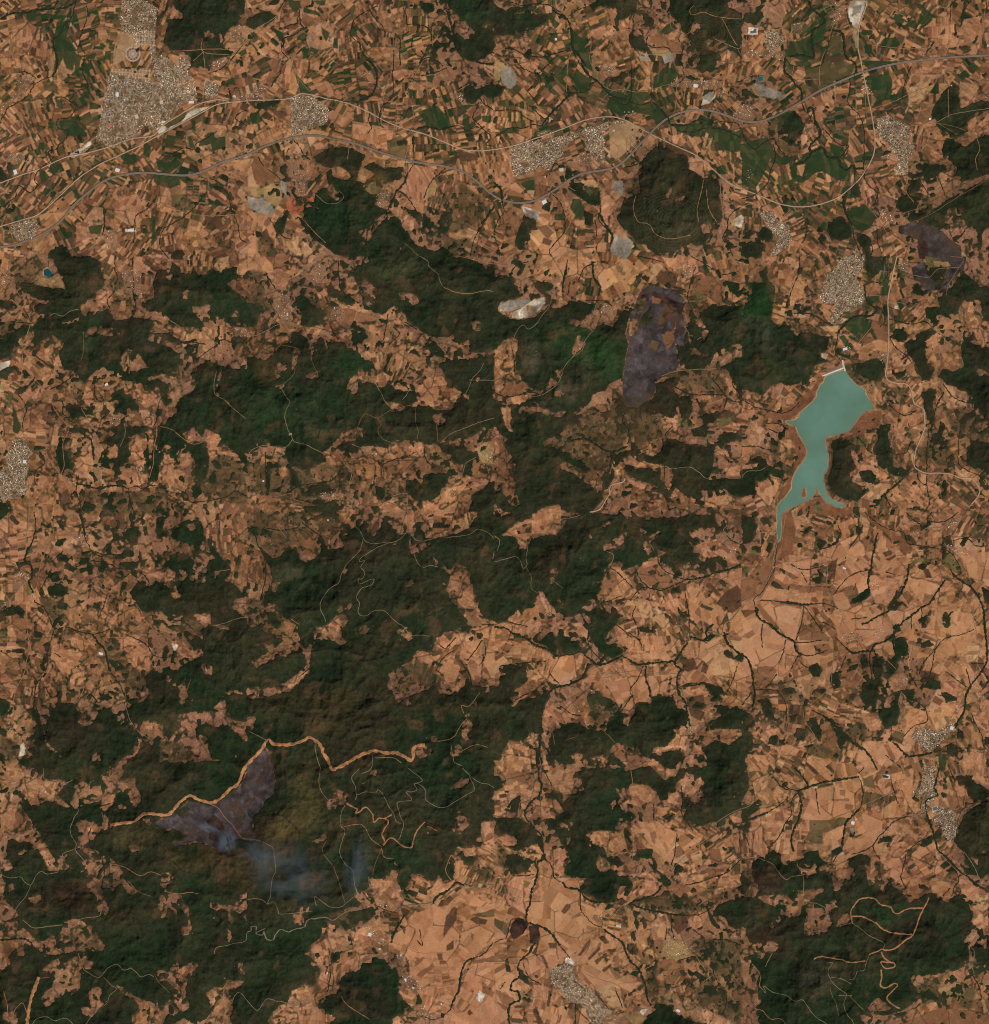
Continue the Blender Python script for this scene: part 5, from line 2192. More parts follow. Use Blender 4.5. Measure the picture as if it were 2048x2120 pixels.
l 72 45 82 43 89 44 95 54 103 60
r 0 54 8 55 14 57 20 61 21 68 22 78 19 86 18 98 16 103 21 102 24 108 26 111 40 110 50 109
l 0 100 10 100 16 104
r 53 105 52 98 58 102 64 106 72 106 76 103 82 98
c 103 61 100 68 97 76 96 82
l 103 61 105 68 112 69
r 93 83 94 90 100 98 103 110 106 118
r 111 90 120 100
l 156 66 152 78 156 86
r 0 177 4 182 8 185 12 180 16 176 22 178 28 179 34 181 44 178
l 112 134 122 138 132 142 146 142 152 142 160 148 168 148
l 92 134 104 134 110 134
l 72 174 76 180 84 186 94 192
r 173 152 164 160
l 138 44 146 48
@2 3
#bbfffbff bffffbff bffbbabb bafbbfbb aaaaefff aaabebff aabaaeee abaubeef
F 36 14 44 16 50 20 46 24 40 24
F 54 20 60 20 68 16 66 8 60 6 64 0 84 0 100 2 118 -2 130 8 138 6 142 0 189.3 -2 189.3 32 180 36 176 38 170 40 160 44 152 46 148 44 144 38 148 26 156 26 160 22 158 14 160 6 152 4 146 4 142 10 138 18 134 24 126 26 124 18 118 14 112 12 108 12 104 12 102 16 96 18 94 28 100 32 110 36 104 42 96 38 94 44 98 46 94 50 88 48 80 48 74 48 70 52 76 58 84 62 86 68 96 68 106 62 116 62 122 62 120 68 106 72 94 76 88 72 84 76 78 74 80 80 84 80 88 76 96 82 106 82 106 92 102 98 94 100 90 102 82 102 74 100 68 96 64 92 68 88 70 84 62 84 54 84 54 76 58 72 54 60 50 56 48 50 40 44 36 40 44 38 52 34 54 26
N 88 28 92 25 93 28 91 32
N 48 44 54 40 60 42 58 47 52 46
N 55 52 58 52 56 60
N 92 16 95 16 94 26
N 78 74 82 68 86 70 90 76 85 80
N 80 66 82 70 78 74
F 0 6 4 6 6 14 2 18 0 18
F 0 38 20 38 28 44 34 52 36 56 30 60 24 60 18 66 16 60 12 62 8 56 0 50
F 14 24 20 20 20 26 18 32 10 34 8 32
F 8 66 18 66 30 70 28 80 22 80 14 82 8 76
f 0 56 10 62 12 80 10 86 4 80
f 66 84 84 82 88 88 90 100 80 100 68 98
f 126 16 136 18 130 24
f 160 22 168 24 166 34 152 44 146 34
F 128 38 134 34 138 36 134 42
F 148 26 164 26 164 36 156 38 148 32
f 108 98 124 98 145 100 166 92 180 84 176 96 170 104 160 110 148 114 136 110 118 110 104 104
F 170 106 180 100 189.3 100 189.3 124 180 122 176 114 166 114
F 112 190 130 184 140 188 150 194 165 196 106 196
F 120 180 138 182 136 188 124 186
f 150 132 189 130 189 198 168 188 150 180 160 160
f 116 150 130 158 134 170 130 190 116 176
f 144 38 160 40 148 50
F 170 38 178 36 176 44 170 46
F 174 60 182 62 178 66
f 8 85 18 90 16 100 6 96
f 30 98 38 98 36 106 30 106
F 86 104 92 104 90 108 84 108
F 32 88 36 86
f 22 170 30 170 28 184 20 184
f 160 150 174 150 176 164 164 160
F 180 178 189.3 178 186 188 178 186
F 160 166 170 168 166 176 160 172
T 10 50 18 58 14 60 4 58 0 54
T 24 24 30 25 40 26 42 32 38 34 47 36 46 39 38 38 32 34 26 34 30 30
T 20 26 24 24 26 28 24 34 24 42 20 36
T 0 32 8 34 2 38 -2 38
T 6 32 12 24 16 22 12 32
T 2 12 14 14 20 12 30 14 34 16 32 22 26 24 18 18 6 18
T 38 4 48 0 56 4 60 4 60 8 62 14 56 20 50 18 44 14 40 12
B 60 12 68 14 68 18 60 17
B 12 4 26 2 30 10 22 12 12 8
T 88 28 90 26 92 28 90 32
T 94 26 104 28 112 30 120 26 124 18 116 14 112 12 104 14 102 22 100 26
T 141 18 144 6 146 4 148 8 144 18
T 151 16 154 8 158 6 160 12 154 18 152 20 156 22 146 20
T 132 20 140 18 144 24 140 28 132 26
T 125 30 132 30 136 28 128 40 124 36
T 70 52 74 48 80 48 88 50 98 48 102 62 96 64 88 66 84 62 76 58
T 104 46 110 40 118 42 122 38 124 44 122 50 110 50 106 54
T 116 48 124 44 134 40 136 48 140 46 150 46 150 50 140 52 134 58 140 72 130 72 126 62 118 58 114 52
B 108 54 112 51 114 60 118 62 108 62
B 118 50 124 48 122 58 120 56
T 104 64 108 56 108 68 102 68
B 94 66 104 68 106 72 98 72
T 18 66 24 62 28 58 34 60 37 64 35 70 30 68 26 68 22 70
T 40 64 50 60 54 62 56 68 52 72 54 80 50 84 44 78 38 68
T 33 72 38 70 44 74 46 82 52 90 54 92 66 100 66 108 82 122 84 126 98 130 104 150 98 152 94 144 90 140 60 152 50 146 34 130 28 112 28 100 32 88 34 78
T 52 86 68 86 62 92 54 92
T 0 74 6 76 6 84 0 84
T 8 90 16 82 30 83 32 88 28 104 26 112 22 112 14 106 8 100 10 94
T 0 96 8 100 10 106 4 110 0 108
T 68 102 76 104 82 102 86 106 92 108 92 110 82 114 76 112 74 116 70 112
T 84 122 90 124 102 124 98 132 90 132
T 112 80 116 78 122 84 124 92 124 98 116 98 112 98 108 92
B 108 84 116 84 112 92 108 94
T 93 98 96 90 100 90 100 98 94 101
T 150 110 158 110 164 110 158 122 152 124 148 118
D 136 112 148 114 148 122 140 128 138 122
B 126 90 138 88 152 92 144 98 126 98
T 126 122 132 122 130 130 124 130
T 110 120 115 120 112 128 108 128
Y 108 128 114 128 110 130
Y 112 134 118 136 125 144 124 146 116 142
T 102 143 112 144 112 147 104 146
D 103 134 108 134 110 142 102 142
B 122 132 130 132 128 142 122 142
T 0 112 14 124 20 118 12 128 0 142
O 0 115 8 118 12 126 8 128 0 120
T 14 126 28 124 22 132 16 136
T 14 150 28 146 40 140 48 138 56 142 52 150 40 150 24 160 20 154
D 34 143 37 143 42 153 40 153
D 20 138 26 140 24 142 20 140
B 2 140 18 140 18 142 2 142
B 22 132 32 132 34 136 24 137
B 0 135 20 136 28 130
D 41 134 48 134 48 138 42 138
D 50 110 55 104 58 105 58 107 53 112
B 58 116 66 110 66 114
D 63 144 72 132 74 131 73 134 66 144
D 71 146 80 137 81 139 72 148
D 76 148 84 143 83 146 78 151
D 82 155 88 150 90 151 84 157
D 87 139 91 139 90 143 88 143
D 80 130 84 129 88 134 84 135
B 70 136 86 124
k 11 125 13 119 17 115 22 116 26 120 22 127 14 132
k 26 121 33 119 35 128 33 135 27 134
D 10 118 14 116
T 62 152 72 150 84 158 94 164 98 178 100 184 90 186 82 180 74 168 64 164
Y 78 168 94 164 100 184 92 186 84 178
T 92 152 100 154 104 148 102 156 94 154
T 95 165 112 164 113 170 104 168 96 168
B 96 168 104 172 98 176
T 112 166 114 170 114 180 104 184 108 174
T 100 190 92 184
T 0 160 10 158 18 152 20 162 10 168 2 172 0 170
T 30 166 42 168 50 170 54 184 60 196 26 200 24 190 28 178
D 41 171 44 171 42 183 40 183
D 29 185 33 184 37 196 33 196
B 48 186 54 170
T 0 178 8 186 14 184 22 184 10 192 4 196 0 190
B 0 170 14 176 16 180 8 184
D 20 162 28 168 30 164
T 120 150 136 146
T 160 74 170 58 180 52 188 54 188 60 178 60 176 72 168 74
Y 150 66 158 62 160 72 152 74
B 164 62 172 62 174 72 166 74
T 148 72 158 72 152 78 146 76
T 140 80 148 80 146 90 142 86
Y 150 82 160 82 162 92 156 90
T 158 56 160 52 150 56 144 62 150 60
T 174 80 184 82 189 80 189 90 180 92 170 92
T 168 94 174 90 174 96 168 98
T 164 96 166 94
T 180 36 188 38 189 42 182 42
T 120 196 130 188
T 128 168 130 160 128 156 124 160
T 162 158 166 162 164 154
T 142 168 146 166 146 172 142 172
w 54 146 58 146 61 150 56 152 54 149
X 55 148 57 149
X 57 147 61 150 60 151 57 149
X 92 120 97 121 96 123
X 92 121 96 122
X 115 154 116 155
X 139 184 142 186 141 188
X 104 184 115 190
w 108 190 113 185 118 184 114 189
y 100 190 110 186 116 192 108 198
y 128 140 136 130 148 136 150 144 140 148 130 144
u 128 136 138 130 148 134 154 140 144 146 132 144
u 76 146
U 42 154 54 150 60 152 61 160 66 166 72 168 78 174 82 180 86 186 84 196 74 196 68 182 56 178 50 170 44 166
u 70 182 88 182 100 196 76 196
u 76 114 84 112 82 118
G 73 174 76 173 76 176 73 176
u 24 106 28 108 28 112 24 112
g 20 31 24 32 24 34 20 33
g 22 86 28 88 24 92
S 34 0 34 8 36 14 34 22 30 24 24 32 24 38 30 46 36 52 34 58 37 64 38 69 33 73 33 80 31 88 28 96 27 104 25 110 24 118
S 24 118 26 119 36 122 40 124 46 130 50 136
s 50 136 58 146
s 24 118 14 116 11 122 9 130 4 132 0 134
S 31 134 26 142 20 148 18 152 19 160 14 164 12 170 18 172 19 178 12 182 11 192 12 198
s 38 69 44 76 46 84 52 88 56 92 64 93 66 96 66 108 70 114 76 120 82 122
S 52 88 56 92 64 93 70 100 80 103 92 102 98 100
S 84 124 92 130 98 134 101 142 104 148 110 154 113 160 116 168 117 176 120 182
s 140 50 138 66 136 74 140 78 134 86 128 90 124 96 112 101 104 104 114 108 124 110 134 112 146 113 158 112 168 106
S 104 104 114 108 124 110 134 112 146 113
S 128 90 124 96 116 100 106 102
s 189 70 178 80 168 84 156 88 146 90
s 135 112 136 124 138 132
s 132 122 131 132
s 152 124 160 130 162 138 166 146 168 158 172 166 178 178 174 190
s 166 132 178 132 189 136
s 143 14 144 26 143 34 148 42 152 48
s 122 28 122 40
S 18 22 20 30
s 188 44 188 60
s 154 156 146 170
s 22 150 26 160 32 164 36 166
s 60 162 70 172 62 182 74 196
s 62 182 62 198
s 92 168 98 184
s 76 170 88 186
s 10 70 14 82 30 82
s 140 148 154 144
s 38 2 44 14
s 8 164 4 170
r 35 0 34 10 36 18 30 24 28 28
r 24 36 28 44 34 48 38 54
c 35 20 36 40 38 50
r 189 31 180 35 172 40 168 44 167 48
r 170 52 176 56
r 105 72 106 64 106 56 108 52 114 50
r 104 73 110 74 116 80 120 86
l 104 0 106 12
r 104 108 100 104 94 110 86 118
l 104 108 106 122 110 130
r 166 50 156 60 146 68 138 76 134 84
r 50 136 56 146 62 150 70 142 74 134
r 62 150 70 158 80 162 94 166
l 60 112 64 124 54 134
l 64 128 82 122
l 0 150 18 150 30 146
r 134 156 136 170 140 184
l 92 150 104 155 112 155 120 152
r 94 190 104 188 112 184
r 160 164 168 158
l 30 22 20 26 18 38
l 166 96 156 106
l 174 164 182 176 185 180
l 154 144 162 156
@3 3
#bbaabuba bbaabuuf babaabuf fbebaabf feffeebe ffffffeb ffffffff ffffffeb
F 0 2 4 4 6 14 2 22 0 26
F 0 28 14 30 10 34 0 42
F 20 66 24 62 30 66 30 72 36 76 38 80 34 72 44 70 48 64 58 62 60 68 66 74 58 76 56 72 50 82 58 80 68 76 72 86 78 82 80 86 86 78 80 74 78 70 90 66 100 66 98 72 96 82 98 86 104 80 100 72 106 74 106 84 116 84 120 82 124 88 124 94 126 96 124 104 134 100 142 96 148 94 156 94 154 100 156 104 162 98 166 96 176 108 178 110 176 118 178 122 170 132 174 140 174 148 166 154 156 156 148 158 130 158 128 166 134 172 140 176 150 180 145 168 136 176 122 186 110 190 100 188 90 190 96 198 14 198 10 186 16 182 14 174 12 164 14 158 8 150 6 142 14 146 22 142 24 140 28 136 24 134 20 132 14 134 6 136 4 128 0 120 0 98 10 98 16 102 24 106 28 100 30 105 36 104 42 102 46 96 46 94 36 92 40 100 28 96 14 98 12 94 8 84 8 72 14 68
N 40 70 46 76 58 78 54 80 46 82 44 76
N 43 95 56 92 62 92 62 94 54 100 50 104 50 114 48 126 48 128 58 126 66 124 70 122 84 118 84 112 78 112 72 118 68 118 66 110 74 106 70 102 64 104 64 110 56 106 54 104 52 102 48 106
N 29 109 34 106 40 106 46 98 50 98 46 104 44 112 36 114 30 112
N 20 98 28 100 28 106 24 106
N 104 90 110 86 120 84 121 92 116 90 114 84 110 90 108 96 106 96
N 96 82 100 72 104 76 100 82 96 80
N 96 84 102 84 100 90 96 90
N 116 84 126 90 122 98
N 70 80 78 82 74 94 70 94
N 20 132 26 134 30 136 24 142 20 138
N 20 122 22 118 28 116 26 112 30 116 22 124
N 124 104 128 96 134 98 136 88
N 100 178 104 176 114 184 106 186 96 184
f 70 155 96 158 98 170 86 174 72 162
f 134 146 140 146 140 152 134 150
f 156 148 164 146 166 154 158 156
f 20 116 30 118 26 124 20 122
f 128 168 150 162 160 152 150 172 130 176
f 140 172 156 172 170 164 180 172 175 186 160 180 140 190
F 110 112 130 110 122 118
F 161 6 168 5 174 6 180 12 189.3 16 189.3 22 180 26 174 28 171 32 172 22 172 16 164 12
F 166 44 171 34 178 30 184 26 189.3 24 189.3 82 182 84 176 80 172 82 174 76 168 70 172 66 166 62 160 56 164 50
N 162 67 166 65 170 70 167 73 163 70
N 182 64 186 62 186 66
N 174 68 180 70 180 74
F 150 72 156 68 162 74 164 80 158 80
F 166 72 180 82 172 82
F 130 22 135 20 136 26
F 148 44 153 44 154 50 152 56 148 54
F 106 54 114 53 114 57 104 58
F 146 52 148 54 142 60 136 60
F 174 172 178 180
F 183 150 178 158
F 172 122 180 124 182 130 178 134 174 138 180 148 186 150 189.3 158 189.3 130 182 120 176 120
f 176 140 184 144 182 160 176 156
F 184 92 189.3 90 189.3 94
F 0 80 8 88 0 98
f 0 74 8 78 8 98 2 96
f 40 64 56 62 50 68
O 90 16 110 20 100 28 92 28
T 46 18 52 15 56 16 70 12 82 10 90 10 92 20 92 24 88 30 84 32 80 38 66 40 46 40 44 36 48 24
T 57 16 68 13 69 26 60 30
B 75 17 79 17 79 22 75 21
B 69 24 82 23 82 25 69 25
B 79 27 86 28 84 32 79 31
B 46 23 52 24 50 30 46 30
O 52 40 66 40 76 38 82 39 80 44 70 48 62 50 62 58 52 58
O 48 50 52 48 52 56 48 55
T 44 42 52 40 52 48 48 56 44 54
T 63 50 80 43 78 52 70 58 62 60
T 82 52 88 54 98 54 98 60 88 65 80 64 79 58
T 92 34 100 30 106 36 116 40 108 48 104 50 102 58 98 54 92 50
T 104 32 124 22 132 24 124 36 116 38 108 38
B 118 18 108 24
T 126 26 136 28 137 34 126 34
T 104 50 116 42 128 38 132 40 132 48 124 54 114 58 108 52
T 132 46 140 42 146 50 134 60 128 62 116 68 110 62 116 58 124 56
B 122 53 128 50 136 58 132 60 124 56
B 133 40 138 38 142 42 136 44
D 131 46 136 46 136 50 133 50
T 130 66 136 60 148 55 150 64 146 72 142 76 145 80 140 83 136 78 132 72
B 136 70 148 62 148 70 140 74
T 146 74 152 68 158 80 154 85 146 82
T 148 60 152 66
T 93 18 112 4 116 22 104 20
T 114 4 132 0 130 24 122 30 116 18
B 119 3 120 14
T 100 7 112 6
T 108 6 110 14 104 20 98 16
O 92 8 100 6 102 16 94 14
T 150 10 160 14 158 20 150 18
T 150 18 148 4
T 162 14 170 14 172 20 168 22 164 18
B 156 20 170 22 168 32 160 30
G 154 12 157 12 157 16 154 16
D 150 10 153 10 153 14
T 176 2 189 6 188 14 182 10
T 24 18 36 20 36 24 30 26 24 22
T 28 6 36 5 38 10 30 12
T 6 42 14 38 15 48 16 56 20 60 18 70 12 66 4 60
T 18 38 34 30 36 38 30 44 26 52 18 56
B 26 34 32 33 32 40 25 40
Y 40 24 44 22 43 32 40 34
T 14 12 20 10 18 16
T 72 70 80 66 86 62 90 66 82 70 76 76 72 78
T 98 72 102 70 102 78 98 82
T 106 66 118 60 124 66 122 74 114 78 106 72
T 110 80 116 76 124 82 118 88
T 120 86 134 82 136 94 130 98 122 96
T 138 88 150 86 158 88 162 94 158 100 154 102 150 98 144 94
T 165 84 178 88 184 92 189 96 189 110 178 104 168 96
Y 178 96 189 98 189 110 180 106
Y 176 106 184 104 189 108 184 110
Y 106 60 110 58 113 64 108 64
T 176 118 182 112 189 108 189 120 182 124
T 154 100 160 98 158 104 154 102
T 180 132 188 130 186 138
B 70 48
T 136 184 150 178 150 190 140 190 130 192
T 154 184 170 184 174 188 170 192 156 190
B 120 196 140 188 160 180 180 170 189 178 189 198 110 200
T 180 164 189 168 184 172
y 150 170 160 166 178 170 184 176 176 178 165 174 155 178
y 183 176 186 178 189 186 186 188
X 84 40 87 41 86 44 84 44
q 83 46 86 46 86 51 84 51
w 106 5 113 5 114 8 108 8.5
k 107 5.5 112.5 6 113 7.5 108 8
w 146 31 150 29 150 33 146 34
q 147 30 149.5 30 149.5 32.5 147 33
U 139 0 149 0 148 10 150 18 148 24 142 30 141 36 137 34 138 24 136 18 138 10
U 147 36 149 30 154 30 164 34 164 42 164 52 160 56 158 56 154 48 148 42
u 130 34 140 34 142 38 136 40 130 40
u 160 54 166 58 170 64 166 64
u 130 14 138 16 136 24 130 20
u 64 108 68 112 66 120
u 120 12 128 14 124 18 120 16
f 150 0 148 2
S 41 0 46 6 50 12 50 15 44 18 46 28 44 38 40 48 38 56 40 64
s 30 10 36 16 44 18 40 22 38 28 38 36 34 42 28 54 22 60 20 68
S 50 15 60 12 70 10 82 8 90 7
s 90 7 92 14 93 22 90 32 84 38 80 42 78 52 77 60 74 66 70 72
S 90 32 84 38 80 42 78 52 77 60
s 90 4 94 0
s 130 37 124 38 116 42 110 48 104 54 100 60 92 64 84 66
s 100 60 103 66 106 70
s 57 16 58 28 60 36
S 151 0 149 10 148 16 150 21 143 24 141 28 142 36 145 44 148 54 150 62 156 68 162 74 168 80 174 84 180 90 189 94
s 0 42 10 38 20 34 30 28 36 22
S 0 42 10 38 20 34
s 24 6 30 14 38 18
s 114 8 117 18 120 28
s 145 52 134 58 128 64
S 146 52 138 58
s 164 78 166 86 162 94 166 98
s 0 46 6 60
s 154 98 160 92
s 126 66 124 76 122 84 126 92
s 176 158 182 168 184 178
s 162 8 160 2
s 134 158 130 166
Z 84 118 83 110 86 104 90 100 96 99 102 100 106 104 113 106 116 110 120 111 124 109
Z 128 106 134 107 139 107
Z 84 113 90 113 96 115 102 118 106 122 112 125 118 126 126 127 130 127
Z 143 99 139 107 136 114 133 122 130 128 124 132 118 137 112 139 106 138
Z 106 138 102 140 97 142
Z 55 146 60 144 68 145 76 146 82 148 94 147
Z 106 140 108 144 113 148 116 149 116 152 110 153 106 148 112 148
Z 106 154 107 160 106 166 110 168 116 165 119 166 116 170 112 174
Z 110 176 114 180 121 184
c 82 174 88 180 94 186
c 67 167 69 174 72 180 74 190
c 50 112 48 120 48 127
c 50 126 60 124
r 84 118 90 122 96 127 104 131 109 134 107 138
c 73 121 84 118
r 97 142 94 150 93 154 88 155 86 160 82 162
r 66 148 69 149 66 154 66 158 70 165 76 170 80 173 78 180 80 188 85 194 85 198
r 68 160 76 161 84 165
l 74 174 84 174
r 13 166 18 172 17 167 24 172 34 174 40 178 46 177 50 182 56 190 62 194 66 197
r 0 70 12 68
r 19 71 24 74 30 82 34 85 38 83 45 82 47 84 47 98
r 52 103 58 104 64 108 66 118
l 42 74 46 80
l 13 180 10 184 16 186 22 192 30 192 35 198
l 23 142 18 152
r 189 22 182 26 176 30 170 32 166 40 165 50
l 172 18 170 30
r 14 8 10 18 8 26 4 30 0 31
r 148 58 160 74 174 86 180 92
r 180 122 172 130 175 136 178 142 176 150 178 158
r 0 68 12 69 18 71
l 8 150 14 158 13 168
r 88 30 94 28 104 24 112 20 120 16
r 178 104 189 102
r 170 64 178 76 184 90
'''

GRIDSTEP = 1.5
PLACE = ['round the largest town', 'among the fields north of the long motorway bend', 'across the green plain beside the ridge-side town', 'through the irrigated plots at the upper right',
 'between the pond wood and the left-hand town', 'along the pale valley south of the spoil-heap village', 'round the large purple burn scar', 'on both sides of the turquoise reservoir',
 'over the brown hill farms at the left', 'through the dark central forest', 'along the central river and its strip fields', 'between the orange fan fields below the reservoir',
 'under the fire break and burnt slope', 'west of the bare orange plain', 'over the bare orange plain at the bottom', 'beside the looping tracks and long town at the lower right']
WOODS = [(420,60,'dark flat wood beside the ring-shaped suburb at the top'),(530,35,'small dark wood by the top road junction'),(1030,40,'dark green wood at the top edge left of the curving river'),
 (980,170,'broken dark wood above the green river plain'),(1470,70,'terraced plantation with pale contour rows at the top'),(1370,290,'ring-terraced round hill plantation just below the motorway'),(1380,450,'large terraced plantation above the grey limestone patch'),
 (1200,395,'dark square plantation striped with pale lines beside the motorway'),(1635,260,'round dark wood between the motorway and the winding river'),(1970,215,'dark wood at the right edge above the pale power-line cuts'),(2010,410,'big dark wood at the right edge crossed by power-line cuts'),
 (700,330,'wooded slope just below the motorway bend'),(680,450,'dark wooded hill beside the village road loop'),(930,560,'long green wooded ridge above the white quarry'),(760,530,'olive brown wood beside the bare hill fields'),
 (150,570,'dark wood between the blue pond and the valley fields'),(60,640,'wood left of the winding farm road'),(400,600,'wooded hills north of the narrow farm valley'),(190,720,'smooth grey-green wooded spur'),(300,780,'small woods among hill farms east of the spur'),
 (450,840,'western half of the largest dark green forest'),(660,820,'middle of the largest forest with ribbed valleys'),(840,770,'eastern part of the largest forest by the track village'),(930,900,'dark forest with a winding track running down to farms'),(600,930,'small dark round wood right of the track junction'),
 (1040,650,'green wooded ridge right below the white quarry'),(1180,720,'bright green wooded valley left of the burn scar'),(1400,680,'wood right of the purple burn scar'),(1580,600,'green wooded mountain north-west of the dam'),(1620,730,'grey-green mountain slope beside the dam'),
 (1220,850,'brown and green forest south of the burn scar'),(1100,930,'deep green forest in the very middle of the view'),(1380,920,'long dark wood right of the middle forest'),(1440,830,'farm woods left of the reservoir'),(1750,1000,'round dark wood on the right bank of the reservoir'),
 (1860,660,'dark wood right of the square reservoir plots'),(2010,760,'dark green forest at the right edge beyond the reservoir'),(1960,860,'wooded valley right of the reservoir road'),(2020,960,'wood at the right edge level with the reservoir arms'),
 (130,900,'thin woods around the left valley farms'),(230,980,'finger-shaped woods north of the left-hand stream'),(320,960,'dark finger woods between the long pale ridges'),(430,960,'wood on the flank of the small farm ridges'),
 (270,1110,'small woods on the speckled farm hills'),(380,1170,'green wood among the pale farm clearings'),(130,1220,'oval dark wood below the pale farm road'),(450,1250,'wooded hills left of the central forest'),(620,1170,'dark forest below the hairpin tracks'),
 (800,1230,'large dark central forest around the long curved track'),(960,1160,'brown central forest under the pale field slope'),(1100,1180,'dark forest right of the pale track loop'),(1280,1110,'forest above the central strip fields'),(1400,1140,'forest left of the dried reservoir arm'),
 (1170,1330,'grey scrubby wood beside the central river'),(1260,1310,'olive wood on the spur inside the river bends'),(560,1330,'forest west of the pale clearing'),(700,1400,'olive slopes of the southern central forest'),(860,1420,'dark forest left of the strip fields'),
 (1030,1440,'dark forest left of the straight valley road'),(1250,1440,'green hill above the strip field village'),(1380,1480,'dark forest right of the strip fields'),(1200,1560,'dark forest between the valley road and the orange clearings'),(1510,1560,'dark forest left of the lower right farms'),
 (170,1500,'dark wooded hill left of the burnt slope'),(320,1480,'brownish wood above the long clearing'),(430,1560,'forest just above the broad orange fire break'),(60,1560,'small woods at the left edge'),
 (1690,1480,'small woods south of the fan fields'),(1830,1400,'dark wood in the middle of the fan fields'),(1820,1480,'brown wood south of the fan fields'),(1900,1530,'wood beside the white-roofed town'),(1640,1520,'small woods beside the winding pale road'),
 (100,1700,'woods at the lower left near the fire break start'),(260,1760,'forest right below the orange fire break'),(400,1780,'olive forest below the rising smoke'),(300,1930,'dark forest with curved bare clearings'),(60,1950,'woods at the lower left corner'),
 (200,2040,'dark woods round the lower left bare ridges'),(420,2060,'dark woods beside the white gravel road'),(600,1720,'olive slopes between the burnt ground and the smoke'),(650,1830,'forest veiled by the lower smoke'),(780,1650,'dark forest crossed by zigzag tracks'),
 (860,1760,'forest under the forked orange fire break'),(560,2000,'deep green forest left of the lower plain'),(740,2060,'dark rounded hill wood at the bottom'),(960,1700,'forest edge above the bare orange plain'),(1120,1650,'dark forest east of the valley road'),
 (1240,1710,'dark green forest above the diagonal clearings'),(1300,1810,'scrubby dark wood above the orange plain'),(1060,1700,'small dark wood beside the valley road gap'),(1400,1880,'long scrubby wood along the lower stream'),(1420,2080,'dark wood at the bottom edge right of the wedge-shaped town'),
 (1550,1890,'wood left of the lower right forest'),(1600,1800,'reddish forest round the pale winding road'),(1760,1770,'dark forest tongue below the tan fields'),(1860,1840,'dark forest inside the looping fire break'),(1700,1950,'reddish brown forest with the grey ridge line'),
 (1950,1900,'dark forest right of the looping fire break'),(1640,2060,'brown forest at the bottom with pale winding tracks'),(1850,2040,'dark forest round the bare track loops'),(2010,1680,'dark ridged wood right of the long town'),(2000,1800,'reddish wood in the lower right corner hills'),
 (1980,2030,'scrubby woods in the lower right corner'),(1500,2060,'small woods at the bottom edge')]
BURNS = [(440,1660,'purple-grey burnt slope below the orange fire break'),(1330,720,'large purple-grey burn scar with unburnt patches right of the green valley'),(1930,540,'purple-grey burnt ground right of the upper right river'),
 (1085,1910,'blackened fields at a stream fork in the bare orange plain'),(960,320,'dark burnt field beside the motorway'),(1530,900,'small purple burnt patch left of the reservoir')]
PITS = [(1075,635,'white terraced quarry on the edge of the green ridge'),(540,410,'grey and yellow quarry above the red ground'),(1055,155,'pale blue-grey spoil patch left of the green river'),(1290,505,'grey limestone patch below the ring plantation'),(1280,390,'grey quarry pit left of the ring plantation'),
 (1775,20,'white dry river gravel at the top edge'),(1600,185,'grey washed-out spoil ground by the river bend'),(1465,200,'pale quarry beside the motorway exit'),(1530,450,'white quarry left of the hill town'),(1100,435,'pale spoil ground below the motorway bend'),
 (790,320,'yellow cutting along the motorway'),(330,270,'pale railway yard along the largest town'),(255,476,'white factory yard'),(160,310,'pale industrial wedge below the largest town'),(100,540,'tan rim of the blue pond pit'),(10,755,'white quarry at the left edge'),
 (365,1330,'small white quarry in the hill farms'),(50,1550,'pink quarry at the lower left'),(1180,1990,'white roof and yard ground of the wedge-shaped town'),(1300,2110,'white quarry at the bottom edge'),(2030,1870,'pale yellow slope at the lower right'),(1710,735,'white works yard below the dam'),
 (900,400,'yellow hillside scar'),(990,475,'white works yard at the top'),(930,960,'yellow dry patch in the brown hills'),(1480,260,'pale cutting'),(1690,170,'pale ground beside the railway')]
TOWNS = [(270,50,'built-up ground of the northern part of the largest town','the northern quarter of the largest town'),(265,225,'built-up ground of the largest town','the largest town at the upper left'),(345,130,'built-up ground of the eastern suburb','the eastern suburb of the largest town'),
 (438,190,'built-up ground of the small grid suburb','the small square grid suburb'),(48,475,'built-up ground of the square village','the square village by the motorway at the left edge'),(640,235,'built-up ground of the compact town','the compact town between main road and motorway'),
 (1100,310,'built-up ground of the ridge-side town','the large town above the motorway curve'),(1240,290,'built-up ground of the eastern quarter','the eastern quarter of the town above the motorway curve'),(1605,85,'built-up ground of the small river town','the small town at the top beside the river'),
 (1855,290,'built-up ground of the ragged town','the ragged town right of the railway'),(1610,470,'built-up ground of the curved hill town','the curved hill town at the right'),(1750,560,'built-up ground of the town above the dam','the dense town north of the dam'),
 (30,960,'built-up ground of the left-edge town','the grey town at the left edge'),(1935,1525,'built-up ground of the oval town','the oval town with the white roof'),(1920,1620,'built-up ground of the long town','the long narrow town by the river'),(1965,1700,'built-up ground of the lower half of the long town','the town half below the river bend'),
 (1190,2030,'built-up ground of the wedge-shaped town','the wedge-shaped town at the bottom')]
